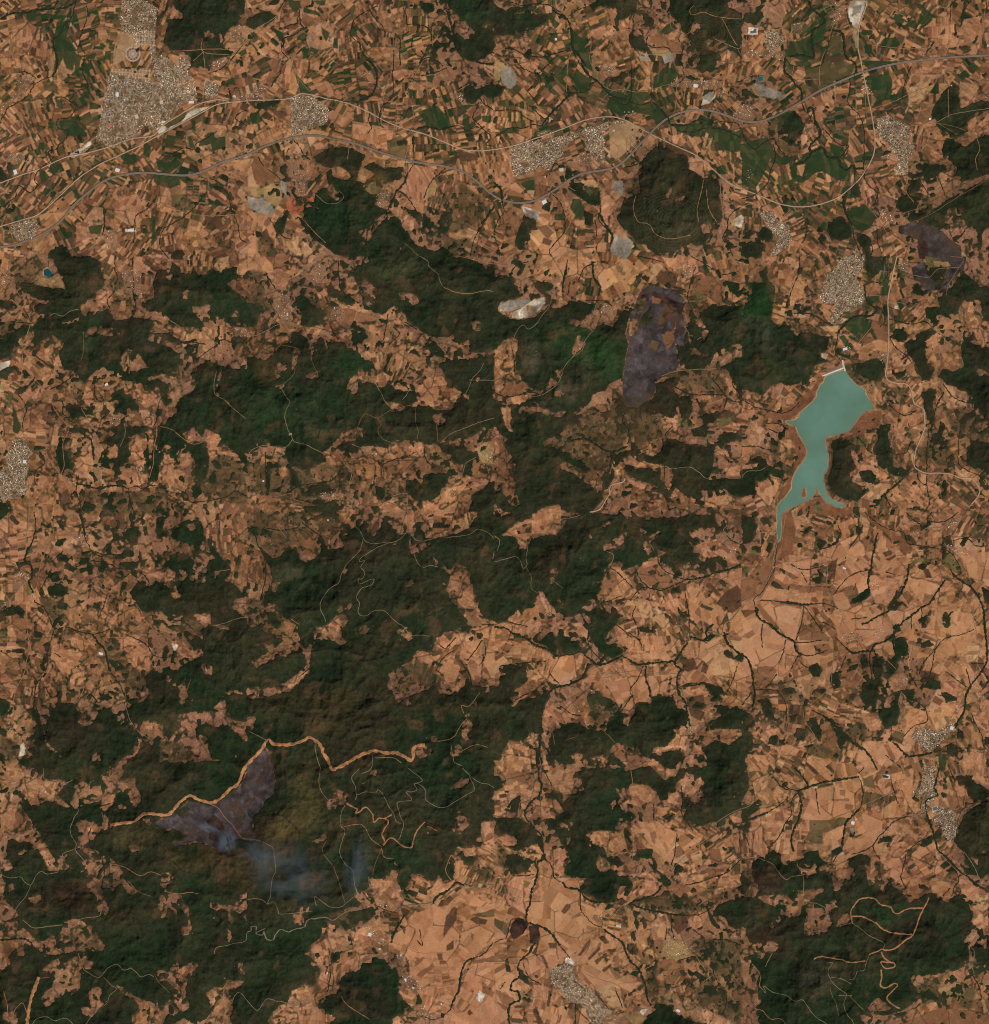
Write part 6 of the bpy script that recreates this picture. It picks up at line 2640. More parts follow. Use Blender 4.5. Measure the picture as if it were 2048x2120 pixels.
LANDMARKS = [(265,225,'the largest town'),(275,112,'the ring-shaped suburb'),(640,235,'the compact town'),(1110,310,'the ridge-side town'),(1605,85,'the small river town'),(1855,290,'the ragged town'),(1610,470,'the curved hill town'),(1750,560,'the town above the dam'),
 (30,960,'the grey left-edge town'),(1935,1525,'the oval town'),(1920,1620,'the long narrow town'),(1190,2030,'the wedge-shaped town'),(48,475,'the square village'),(1075,635,'the white quarry'),(540,410,'the yellow-grey quarry'),(98,563,'the blue pond'),(1330,720,'the large burn scar'),
 (1930,540,'the upper right burn scar'),(1720,765,'the dam'),(1700,900,'the reservoir'),(1290,505,'the grey limestone patch'),(1380,400,'the ring-terraced hill'),(450,1660,'the burnt slope'),(800,1560,'the orange fire break'),(870,1750,'the forked fire break'),(1060,155,'the blue-grey spoil patch'),
 (1775,30,'the white gravel bed'),(600,898,'the forest track junction'),(1085,1910,'the blackened fields'),(1750,1320,'the great fan fields'),(1250,1400,'the strip fields'),(820,1120,'the hairpin tracks'),(240,1380,'the speckled left-hand hills'),(250,1150,'the pale farm road'),
 (680,1050,'the yellow-brown hill farms'),(870,800,'the forest clearing'),(300,1000,'the left-hand stream'),(560,560,'the cream hill fields'),(1900,1900,'the looping fire break'),(2000,1200,'the right-hand river bend'),(1400,1950,'the brown lower fields'),(250,1800,'the lower left clearings'),(1450,1780,'the diagonal clearings'),(1880,1030,'the eastern reservoir farms')]

def lin(c):
    c = np.asarray(c, dtype=np.float32) / 255.0
    return np.where(c <= 0.04045, c / 12.92, ((c + 0.055) / 1.055) ** 2.4).astype(np.float32) * 0.76

# ---- noise helpers
def lattice(arr, scale, h=None, w=None, ox=0.0, oy=0.0):
    """smooth interpolation of a coarse random lattice up to the raster"""
    h = h or RH; w = w or RW
    ys = (np.arange(h) / scale + oy) % (arr.shape[0] - 1); xs = (np.arange(w) / scale + ox) % (arr.shape[1] - 1)
    iy = ys.astype(int); fy = (ys - iy); fy = fy * fy * (3 - 2 * fy)
    ix = xs.astype(int); fx = (xs - ix); fx = fx * fx * (3 - 2 * fx)
    r = arr[iy] * (1 - fy)[:, None] + arr[iy + 1] * fy[:, None]
    return (r[:, ix] * (1 - fx)[None] + r[:, ix + 1] * fx[None]).astype(np.float32)
def vnoise(scale, seed):
    """band-limited isotropic noise, about -1..1"""
    r = np.random.RandomState(seed); c = max(scale / 3.2, 1.0)
    h, w = int(RH / c) + 8, int(RW / c) + 8; a = (r.rand(h, w) - 0.5).astype(np.float32)
    for k in ((1, 1, 1) if scale >= 3.2 else (1,)): a = box(a, k)
    a *= 0.40 / a.std()
    return np.clip(lattice(a, c, ox=2, oy=2), -1, 1)
def fbm(scale, octv, seed, gain=0.5):
    o = np.zeros((RH, RW), np.float32); a = 1.0; t = 0.0
    for k in range(octv):
        o += a * vnoise(scale / 2 ** k, seed + 31 * k); t += a; a *= gain
    return o / t * 1.4
def ridge(scale, octv, seed, gain=0.5):
    o = np.zeros((RH, RW), np.float32); a = 1.0; t = 0.0
    for k in range(octv):
        o += a * (1 - 2 * np.abs(vnoise(scale / 2 ** k, seed + 31 * k))); t += a; a *= gain
    return o / t
def box(a, r):
    if r < 1: return a
    for ax in (0, 1):
        p = [(0, 0), (0, 0)]; p[ax] = (r + 1, r)
        c = np.cumsum(np.pad(a, p, mode='edge').astype(np.float64), axis=ax)
        n = a.shape[ax]
        if ax == 0: a = ((c[2 * r + 1:2 * r + 1 + n] - c[:n]) / (2 * r + 1)).astype(np.float32)
        else: a = ((c[:, 2 * r + 1:2 * r + 1 + n] - c[:, :n]) / (2 * r + 1)).astype(np.float32)
    return a
def blur(a, r, n=2):
    for _ in range(n): a = box(a, r)
    return a
def hsh(a, b, s):
    x = np.sin(a * 12.9898 + b * 78.233 + s * 37.719) * 43758.5453
    return (x - np.floor(x)).astype(np.float32)

YY, XX = np.mgrid[0:RH, 0:RW].astype(np.float32)

# ---- parse the survey
def gp(tx, ty, x, y): return (tx * 512 + x * 2.7047, ty * 530 + y * 2.7041)
polys = []; lines = []; cls = [['b'] * 32 for _ in range(32)]
tx = ty = 0
for ln in DATA.strip().split('\n'):
    k = ln[0]
    if k == '@': tx, ty = [int(v) for v in ln[1:].split()]; continue
    if k == '#':
        for j, row in enumerate(ln[1:].split()):
            for i, ch in enumerate(row): cls[ty * 8 + j][tx * 8 + i] = ch
        continue
    v = [float(q) for q in ln[1:].split()]
    pts = np.array([gp(tx, ty, v[i], v[i + 1]) for i in range(0, len(v), 2)])
    if k in 'MRrlSscCZz': 
        if len(pts) > 1: lines.append((k, tx, ty, pts))
    elif len(pts) > 2: polys.append((k, tx, ty, pts))

def area(p): x, y = p[:, 0], p[:, 1]; return abs(np.dot(x, np.roll(y, -1)) - np.dot(y, np.roll(x, -1))) / 2
def fill(pts):
    """even-odd polygon mask; returns slices and boolean block"""
    p = pts + PAD
    x0 = int(max(0, math.floor(p[:, 0].min()))); x1 = int(min(RW, math.ceil(p[:, 0].max()) + 1))
    y0 = int(max(0, math.floor(p[:, 1].min()))); y1 = int(min(RH, math.ceil(p[:, 1].max()) + 1))
    if x1 <= x0 or y1 <= y0: return None
    m = np.zeros((y1 - y0, x1 - x0), bool); xs = np.arange(x0, x1)[None, :]
    for i in range(len(p)):
        ax, ay = p[i]; bx_, by_ = p[(i + 1) % len(p)]
        if ay == by_: continue
        lo, hi = (ay, by_) if ay < by_ else (by_, ay)
        r0 = max(y0, int(math.ceil(lo))); r1 = min(y1, int(math.ceil(hi)))
        if r1 <= r0: continue
        yy = np.arange(r0, r1)[:, None]
        xc = ax + (yy - ay) * (bx_ - ax) / (by_ - ay)
        m[r0 - y0:r1 - y0] ^= (xs >= xc)
    return slice(y0, y1), slice(x0, x1), m

# edge raggedness: rasters are read back through a warp
def warp_idx(a1, s1, a2, s2, seed):
    dx = a1 * vnoise(s1, seed) + a2 * vnoise(s2, seed + 1); dy = a1 * vnoise(s1, seed + 2) + a2 * vnoise(s2, seed + 3)
    ix = np.clip(XX + dx, 0, RW - 1).astype(np.int32); iy = np.clip(YY + dy, 0, RH - 1).astype(np.int32)
    return iy, ix
WF = warp_idx(1.8, 17, 1.5, 5, 101)      # woods
WP = warp_idx(1.3, 23, 0.7, 7, 201)      # plots

# ---- wood mask
seq = np.zeros((RH, RW), np.float32); scrub = np.zeros((RH, RW), np.float32)
ERASE = set('NTYBGDPkWwqUatygOVj')
for k, tx, ty, p in polys:
    if k in 'FH' or k in ERASE:
        f = fill(p)
        if f is None: continue
        sy, sx, m = f
        seq[sy, sx][m] = 1.0 if k in 'FH' else 0.0
for k, tx, ty, p in polys:
    if k in 'FH' and area(p) < 1500:
        f = fill(p)
        if f: seq[f[0], f[1]][f[2]] = 1.0
    if k == 'f':
        f = fill(p)
        if f: scrub[f[0], f[1]][f[2]] = 1.0
    if k in 'TYGU':
        f = fill(p)
        if f: scrub[f[0], f[1]][f[2]] = 0.0
# outside the view the woods simply carry on from the edge
seq = seq[np.clip(np.arange(RH), PAD, PAD + SH - 1)][:, np.clip(np.arange(RW), PAD, PAD + SW - 1)]
hard = np.zeros((RH, RW), bool)          # where nothing may grow
for k, tx, ty, p in polys:
    if k in 'PkWwqU':
        f = fill(p)
        if f: hard[f[0], f[1]] |= f[2]
for k, tx, ty, p in polys:
    if k == 'F' and area(p) < 1500:
        f = fill(p)
        if f: hard[f[0], f[1]] &= ~f[2]

# ---- land-use classes from the survey grid, looked up through a jitter
CH = 'abcdef'
cg = np.array([[CH.index(c) if c in CH else (5 if c == 'P' else 1) for c in r] for r in cls])
def class_at(x, y):
    i = np.clip((x - PAD) / 64.0, 0, 31).astype(int); j = np.clip((y - PAD) / 66.25, 0, 31).astype(int)
    return cg[j, i]
dmask = np.zeros((RH, RW), bool)
for k, tx, ty, p in polys:
    if k == 'd':
        f = fill(p)
        if f: dmask[f[0], f[1]] |= f[2]

# ---- plots of the farmland
wx = XX + 5 * vnoise(60, 11) + 1.2 * vnoise(14, 12); wy = YY + 5 * vnoise(60, 13) + 1.2 * vnoise(14, 14)
def voronoi(x, y, s, seed):
    best = np.full(x.shape, 1e9, np.float32); bid = [np.zeros(x.shape, np.float32) for _ in range(4)]
    second = np.full(x.shape, 1e9, np.float32)
    cx = np.floor(x / s); cy = np.floor(y / s)
    for dj in (-1, 0, 1):
        for di in (-1, 0, 1):
            i = cx + di; j = cy + dj
            px = (i + 0.1 + 0.8 * hsh(i, j, seed)) * s; py = (j + 0.1 + 0.8 * hsh(i, j, seed + 1.3)) * s
            d = (x - px) ** 2 + (y - py) ** 2
            m = d < best
            second = np.where(m, best, np.minimum(second, d))
            best = np.where(m, d, best)
            for q, v in enumerate((i, j, px, py)): bid[q] = np.where(m, v, bid[q])
    return bid, np.sqrt(second) - np.sqrt(best)
(bi, bj, bx, by), bedge = voronoi(wx, wy, 52.0, 3)
ang_n = vnoise(260, 21) * 2.2
ci = np.clip(bx, 0, RW - 1).astype(int); cj = np.clip(by, 0, RH - 1).astype(int)
theta = ang_n[cj, ci] + (hsh(bi, bj, 5) - 0.5) * 0.9 + np.where(hsh(bi, bj, 6) > 0.6, math.pi / 2, 0)
jx = bx + (hsh(bi, bj, 7) - .5) * 50; jy = by + (hsh(bi, bj, 8) - .5) * 50
bcls = class_at(jx, jy)
ca, sa = np.cos(theta), np.sin(theta)
u = (wx - bx) * ca + (wy - by) * sa; v = -(wx - bx) * sa + (wy - by) * ca
sc = np.where(bcls == 0, 2.4, np.where(bcls == 4, 0.85, 1.0)) * (0.75 + 0.6 * hsh(bi, bj, 9))
Wd = 7.0 * sc; Ln = 16.0 * sc
row = np.floor(v / Ln)
uo = u / Wd + hsh(row, bi + bj * 3, 10) * 3
col = np.floor(uo); fr = uo - col
split = hsh(col, row + bi, 12) > 0.55      # some plots split across
sub = np.where(split, np.floor(fr * 2), 0)
pid_a = bi * 131.3 + bj * 57.7 + row * 17.1 + col * 3.3 + sub * 0.77
del uo, fr, sub, split
# hill country: small crooked plots
ax_ = 0.55 + 0.0 * wx
hx = wx + 4 * vnoise(22, 31); hy = wy + 4 * vnoise(22, 32)
hu = hx * ca + hy * sa; hv = (-hx * sa + hy * ca) * 0.6
(vi, vj, _, _), vedge = voronoi(hu, hv, 7.5, 13)
pid_b = vi * 7.13 + vj * 3.71 + bi * 11.9
hill = (bcls >= 4) | ((bcls == 1) & (hsh(bi, bj, 15) > 0.6)) | ((bcls == 0) & (hsh(bi, bj, 15) > 0.8))
pid = np.where(hill, pid_b, pid_a).astype(np.float32)
TH = theta.copy(); bid_i, bid_j = bi, bj; del pid_a, pid_b, hx, hy, hu, hv, u, v, ca, sa, theta, jx, jy, vi, vj, bi, bj
bcls = np.where(dmask, 3, bcls)

PAL = np.array([lin(c) for c in [(202,150,107),(192,137,95),(177,122,82),(150,104,70),(126,84,57),(98,68,47),(98,82,52),(74,66,42),(50,70,38),(42,56,33)]])
PW = np.array([
 [.24,.26,.18,.13,.07,.03,.05,.02,.00,.02],
 [.07,.13,.17,.18,.14,.06,.13,.09,.02,.01],
 [.05,.11,.13,.15,.11,.04,.15,.14,.06,.06],
 [.02,.04,.07,.10,.09,.06,.22,.20,.10,.10],
 [.03,.10,.19,.22,.19,.09,.11,.07,.00,.00],
 [.01,.04,.09,.17,.23,.16,.17,.13,.00,.00]])
CW = np.cumsum(PW / PW.sum(1, keepdims=True), axis=1)
h1 = hsh(pid, 0 * pid, 1.7)
h1 = np.clip(h1 * 0.9 + 0.05 + 0.16 * vnoise(48, 41), 0, 0.9999)
idx = np.zeros((RH, RW), np.int32)
for q in range(9): idx += (h1 > CW[bcls, q]).astype(np.int32)
col3 = PAL[idx]
h2 = hsh(pid, pid * 0 + 1, 2.9)
col3 *= (0.80 + 0.36 * h2)[..., None]
bt = PAL[np.clip((hsh(bid_i, bid_j, 14.2) * 5.2).astype(int), 0, 4)]
hb = (hill * .38)[..., None]; col3 = col3 * (1 - hb) + bt * hb
dull = np.clip((bcls == 5) * .55 + np.clip(blur(seq, 14, 2) - .25, 0, .5) * 1.1, 0, .75)[..., None]
col3 = col3 * (1 - dull) + lin((156, 110, 82)) * (.9 + .2 * h2[..., None]) * dull
h3 = hsh(pid, pid * 0 + 2, 4.1) - 0.5
h4 = vnoise(60, 43); col3[..., 0] *= 1 + 0.10 * h3; col3[..., 1] *= 1 + .03 * h4; col3[..., 2] *= 1 - 0.22 * h3 - .08 * h4

# ---- plots drawn by the survey
over = np.zeros((RH, RW), np.int32); ptab = [None]
PC = {'T': (203,146,104), 'Y': (208,162,114), 'B': (136,92,62), 'D': (92,64,46), 'O': (92,80,50), 'G': (46,64,36), 'g': (88,92,50),
      'P': (81,71,69), 'k': (40,30,32), 'w': (214,197,170), 'q': (146,134,116), 'y': (165,134,86), 'a': (128,84,56), 'j': (186,100,64), 't': (60,110,110),
      'U': (120,98,74), 'V': (176,138,98), 'W': (120,90,60), 'N': None, 'I': (128,86,52)}
pnum = 0
for k, tx, ty, p in polys:
    if PC.get(k) is None: continue
    f = fill(p)
    if f is None: continue
    pnum += 1; r = random.Random(pnum * 7 + 1)
    j = 1 + (r.random() - .5) * (0.16 if k in 'TYBDOGg' else 0.04)
    c = lin(PC[k]) * j
    if k == 'T': c = c * np.array([1, 1 + (r.random() - .6) * .08, 1 + (r.random() - .6) * .16], np.float32)
    ptab.append((k, c)); over[f[0], f[1]][f[2]] = pnum
over = over[WP]
kinds = np.array([0] + [ord(t[0]) for t in ptab[1:]]); pcol = np.array([[0, 0, 0]] + [t[1] for t in ptab[1:]], np.float32)
ok = kinds[over]
on = over > 0
blend = np.where(on, 0.72, 0.0).astype(np.float32)
for ch, b in (('P', .96), ('k', .9), ('w', .95), ('q', .92), ('U', .9), ('V', .8), ('a', .93), ('y', .75), ('t', 1), ('G', .9), ('D', .88), ('W', .9), ('B', .8), ('O', .8)):
    blend[ok == ord(ch)] = b
edge_soft = blur(blend, 1, 1)
tq = hsh(pid, pid * 0 + 9, 6.1)
big_ = np.where(bcls == 0, .16, 0.0); tpal = PAL[(tq > .42 + big_).astype(int) + (tq > .72 + big_) + (tq > .87 + big_ * .6) + (tq > .955 + big_ * .2)] / PAL[0]
tpal = np.where((np.isin(ok, [ord('T'), ord('Y')]))[..., None], tpal, 1.0).astype(np.float32)
soft = blur(on.astype(np.float32), 2, 2)
pm = blur((ok == ord('P')).astype(np.float32), 3, 2); pmn = np.clip((pm - 0.5 + 0.42 * fbm(16, 5, 64)) * 3 + .5, 0, 1) * np.where(XX - PAD > 1820, .58, .95)
am = np.clip((blur((ok == ord('a')).astype(np.float32), 3, 2) - .5 + .5 * fbm(12, 4, 65)) * 2.2 + .42, 0.10, .85)
um = (blur((ok == ord('U')).astype(np.float32), 2, 2) - .5 + .45 * fbm(7, 3, 66) > -.08) * .9
blend = np.where(ok == ord('P'), pmn, np.where(ok == ord('a'), am, np.where(ok == ord('U'), um, blend)))
base_c = pcol[over] * tpal * (0.91 + 0.17 * hsh(pid, pid * 0 + 6, 3.3))[..., None]
col3[ok == ord('P')] = lin((74, 60, 42)); col3 = col3 * (1 - blend)[..., None] + base_c * blend[..., None]
# mottling inside the special grounds (ash, spoil heaps, mud margins)
mot = fbm(14, 4, 51); fine = rng.rand(RH, RW).astype(np.float32) - 0.5; fine2 = blur(rng.rand(RH, RW).astype(np.float32) - 0.5, 1, 1)
for ch, amp in (('P', .16), ('k', .6), ('w', .40), ('q', .35), ('y', .25), ('a', .18), ('V', .2)):
    m = ok == ord(ch)
    col3[m] *= (1 + amp * 1.3 * mot[m] + amp * 1.6 * fine2[m])[:, None]
m = ok == ord('P'); t = np.clip((fbm(24, 5, 61)[m] - 0.0) * 2.2, 0, 1)[:, None]; col3[m] *= (1 - .42 * np.clip((ridge(22, 4, 67)[m] - .25) * 2, 0, 1))[:, None]
col3[m] = col3[m] * (1 - .6 * t) + lin((92, 66, 48)) * .6 * t
t2 = np.clip((fbm(9, 3, 62)[m] - 0.25) * 3, 0, 1)[:, None]
col3[m] = col3[m] * (1 - .5 * t2) + lin((108, 98, 100)) * .5 * t2
m = ok == ord('w'); t = np.clip((fbm(10, 3, 63)[m]) * 2, 0, 1)[:, None]
col3[m] = col3[m] * (1 - .7 * t) + lin((150, 118, 90)) * .7 * t

# ---- field edges: hedges, banks and tracks
def edges(a):
    e = np.zeros(a.shape, bool); e[:, 1:] |= a[:, 1:] != a[:, :-1]; e[1:] |= a[1:] != a[:-1]; return e
pe = edges(pid); oe = edges(over)
plain = (~on) | np.isin(ok, [ord(c) for c in 'TYBO'])
hn = vnoise(34, 71)
hedge = pe & (~on | ((ok == ord('T')) & (bcls != 0))) & (hn > -0.05) & (bcls != 3)
trk = pe & (~on) & (hn < -0.45)
col3[hedge] *= 0.70
col3[trk] = col3[trk] * 0.6 + lin((196, 146, 108)) * 0.4
be = (bedge < 1.7) & (~on | np.isin(ok, [ord(c) for c in 'TYB']))
bn = vnoise(40, 72)
m = be & (bn > 0.12) & ((bcls != 3)); col3[m] = col3[m] * .35 + lin((58, 58, 36)) * .65
m = be & (bn < -0.3); col3[m] = col3[m] * .6 + lin((200, 152, 112)) * .4
gl = (np.abs(fbm(26, 4, 74)) < np.array([.010, .030, .018, .02, .066, .070])[bcls]) & ~np.isin(ok, [ord(c) for c in 'PkwqyUVWatGd'])
gl &= ~((ok == ord('T')) & (bcls != 4) & (vnoise(50, 75) > -.1))
gs = blur(gl.astype(np.float32), 1, 1)[..., None] * .9; col3 = col3 * (1 - gs) + lin((50, 50, 31)) * gs
m = oe & (vnoise(15, 73) > -0.1) & np.isin(ok, [ord(c) for c in 'TYB']); col3[m] *= 0.66
# tillage streaks, patchiness, scattered field trees
col3 *= (1 + 0.05 * fbm(200, 2, 80) + 0.12 * fbm(60, 4, 81) + (0.07 + .07 * (bcls >= 4)) * fbm(9, 3, 82) + (0.12 + 0.16 * (bcls >= 4)) * fine2 * 2)[..., None]
dots = (rng.rand(RH, RW) > np.where(bcls >= 4, 0.93, 0.988) + .05 * fbm(30, 2, 85)) & ~np.isin(ok, [ord(c) for c in 'PkwqUVWat'])
col3[dots] = col3[dots] * .35 + lin((60, 62, 38)) * .65
sm = blur(scrub, 3, 1) * (0.5 + 0.5 * (fbm(18, 3, 83) > -0.1))
sm2 = np.clip(sm, 0, 1)[..., None] * 0.80
col3 = col3 * (1 - sm2) + (lin((80, 68, 44)) * (0.75 + 0.5 * rng.rand(RH, RW, 1).astype(np.float32)) * (1 + .35 * vnoise(12, 118) + .3 * vnoise(5, 119))[..., None]) * sm2
# rough ground round the woods
halo = blur(seq, 8, 2) * np.where(on, .6, 1.0) * ~np.isin(ok, [ord(c) for c in 'UPwqG'])
hm = np.clip((halo - 0.08) * 2.2, 0, 1) * np.clip(0.55 + 1.6 * fbm(16, 4, 84), 0, 1)
col3 = col3 * (1 - 0.62 * hm)[..., None] + lin((84, 66, 44)) * (0.62 * hm)[..., None]

# ---- towns: streets and yards of the built-up ground
U = np.zeros((RH, RW), np.float32); uu = np.zeros((RH, RW), np.float32)
upolys = []
for k, tx, ty, p in polys:
    if k in 'Uu':
        f = fill(p)
        if f is None: continue
        (U if k == 'U' else uu)[f[0], f[1]][f[2]] = 1
        upolys.append((k, tx, ty, p))
tz = 0.35 + 0.5 * vnoise(90, 91)
TQ = TH; su = XX * np.cos(TQ) + YY * np.sin(TQ); sv = -XX * np.sin(TQ) + YY * np.cos(TQ)
st = ((su % 7.0) < 1.4) | ((sv % 11.0) < 1.4) | (np.abs(bedge) < 1.6)
lots = fbm(11, 3, 95) > .42
m = (U > 0) & st; col3[m] = col3[m] * .45 + lin((186, 160, 128)) * .55
m = (U > 0) & lots; col3[m] = col3[m] * .4 + lin((118, 92, 62)) * .6
col3[U > 0] *= (1 + .30 * vnoise(3.6, 98)[U > 0])[:, None]
m = (U > 0) & ~st; col3[m] *= (0.50 + 0.66 * rng.rand(RH, RW).astype(np.float32)[m])[:, None]
m = (uu > 0) & (~on); col3[m] = col3[m] * .55 + lin((150, 112, 84)) * .45 * (0.7 + 0.6 * rng.rand(int(m.sum()), 1).astype(np.float32))
# the ring-shaped suburb, its avenues and the street grids still without houses
cx0, cy0 = gp(0, 0, 101.5, 41); cx0 += PAD; cy0 += PAD
rr = np.hypot(XX - cx0, YY - cy0)
ring = (rr < 16)
col3[ring] = lin((158, 126, 104)); col3[ring & (np.abs(rr - 14.5) < 1)] = lin((196, 166, 138)); col3[ring & (np.abs(rr - 7) < 1)] = lin((186, 156, 130))
col3[ring & (np.abs(rr - 11) < 1.4) & (np.sin(np.arctan2(YY - cy0, XX - cx0) * 11) > 0.1)] = lin((96, 78, 62)); col3[rr < 4] = lin((190, 160, 132))
def streets(p, ang, du, dv, c):
    f = fill(np.array(p)); sy, sx, m = f
    a = XX[sy, sx] * math.cos(ang) + YY[sy, sx] * math.sin(ang); b = -XX[sy, sx] * math.sin(ang) + YY[sy, sx] * math.cos(ang)
    g = m & (((a % du) < 1.3) | ((b % dv) < 1.3)); blk = col3[sy, sx]; blk[g] = lin(c); blk[m & ~g] *= .9
streets([gp(0,0,*q) for q in ((85,52),(115,52),(115,62.5),(99,59),(84,55))], 0.10, 7, 8, (200,168,130))
streets([gp(0,0,*q) for q in ((103,24),(119,22),(119,40),(114,40),(113,30),(108,36),(102,35))], 0.04, 6, 9, (196,172,142))
streets([gp(3,0,*q) for q in ((118,130),(126,130),(125,134),(117,134))], 0.05, 3.5, 4, (205,165,120))
streets([gp(2,0,*q) for q in ((101,107),(113,98),(112,108),(101,118))], -0.55, 9, 40, (196,160,112))
col3 = np.clip(col3, 0.004, 0.9)

# ---- wood field: >0 where trees stand
Wm = (blur(seq[WF], 1, 1) + 0.26 * fbm(8, 3, 116) > 0.5).astype(np.float32)
groves = fbm(9, 3, 111)
ph = hsh(pid, pid * 0 + 3, 5.7); gn = np.clip(1 + 1.5 * fbm(70, 3, 114), 0, 2.4)
thr = np.array([0.004, 0.02, 0.012, 0.03, 0.11, 0.18])[bcls] * gn
gro = (((ph < thr) | (groves > np.array([.90, .82, .86, .80, .74, .70])[bcls])) & ~(ok == ord('T')) & ~(ok == ord('Y')) & ~(ok == ord('G'))).astype(np.float32)
gro = np.maximum(gro, ((groves + 0.15 * vnoise(4, 112)) + .3 * vnoise(6, 117) > 0.46) * scrub)
hw = (blur(uu + U, 1, 1) > 0.3)
gro[hw] = 0
# clearings nibbled into the woods, mostly near their edges
inner = blur(seq, 9, 2)
nib = ((hsh(pid, pid * 0 + 4, 8.3) > (0.86 + 0.45 * np.clip(inner - 0.5, 0, 1))) & (fbm(40, 3, 113) > -.1)).astype(np.float32)
nib = np.maximum(nib, fbm(9, 3, 115) > (0.45 + 1.2 * np.clip(inner - 0.45, 0, 1)))
Wm = Wm * (1 - nib)
Wf = np.maximum(Wm, gro)
Wf[hard[WF] & (seq[WF] < .5)] = 0; Wf[hard] = 0
wat = np.zeros((RH, RW), np.float32)
for k, tx, ty, p in polys:
    if k in 'WI' :
        f = fill(p); wat[f[0], f[1]][f[2]] = 1.0 if k == 'W' else 0.0
wx0, wy0 = gp(0, 1, 30, 8); wx1, wy1 = gp(0, 1, 45, 18)
watw = wat[warp_idx(1.2, 14, 0.7, 5, 301)]
near_w = blur(wat, 6, 2)
Wf[near_w > 0.02] = 0
band = blur(Wf, 3, 2); band = np.clip(band * (1 - band) * 4, 0, 1)
F = (0.55 * blur(Wf, 1, 1) + 0.45 * Wf - 0.5) + band * (0.55 * vnoise(3.2, 161) + 0.42 * vnoise(7, 162))
rough_ground = np.clip(blur(scrub, 3, 1) + .9 * np.clip(blur(seq, 9, 2) - .12, 0, .6) + .28 * (bcls >= 4), 0, 1) * ~np.isin(ok, [ord(c) for c in 'TYUPkwqGta']) * (near_w < .02) * (~hard)
F = np.maximum(F, (vnoise(3.4, 163) + .35 * vnoise(9, 164) - (1.18 - .62 * rough_ground)) * .8 * (rough_ground > .1) - .02)
F[near_w > 0.02] = -.5; F[hard & (Wf < .5)] = np.minimum(F[hard & (Wf < .5)], -.1)

# colour of the tree cover
g1 = fbm(110, 4, 121); g2 = fbm(42, 4, 122); g3 = fbm(9, 3, 123)
tc = np.tile(lin((42, 49, 29)), (RH, RW, 1)).astype(np.float32)
def mixin(c, w):
    global tc
    tc = tc * (1 - w)[..., None] + lin(c) * w[..., None]
mixin((34, 50, 28), np.clip(g1 * 1.2 + .05, 0, .8))
mixin((53, 48, 31), np.clip(-g1 * 1.0 - 0.05, 0, .55))
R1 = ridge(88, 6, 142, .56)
mixin((62, 59, 38), np.clip((R1 - .30) * 1.3, 0, .6))  # paler ridges: relief shading painted into leaf colour, along with olive ridge growth
mixin((26, 38, 22), np.clip((-.02 - R1) * 2.2, 0, .65))  # dark valley lines: shade painted into leaf colour, along with greener valley growth
mixin((30, 46, 25), np.clip(-g2 * 1.3 - .1, 0, .6))
mixin((64, 50, 34), np.clip(fbm(26, 4, 124) * 2 - .85, 0, .45))
def blob(t, x, y, rx, ry, c, s):
    bx0, by0 = gp(t % 4, t // 4, x, y); bx0 += PAD; by0 += PAD
    d = ((XX - bx0) / (rx * 2.7)) ** 2 + ((YY - by0) / (ry * 2.7)) ** 2
    w = np.clip(1.25 - d, 0, 1) * s * np.clip(0.75 + 0.8 * g2, 0.2, 1)
    mixin(c, w.astype(np.float32))
for b in BLOBS if 'BLOBS' in globals() else []: blob(*b)
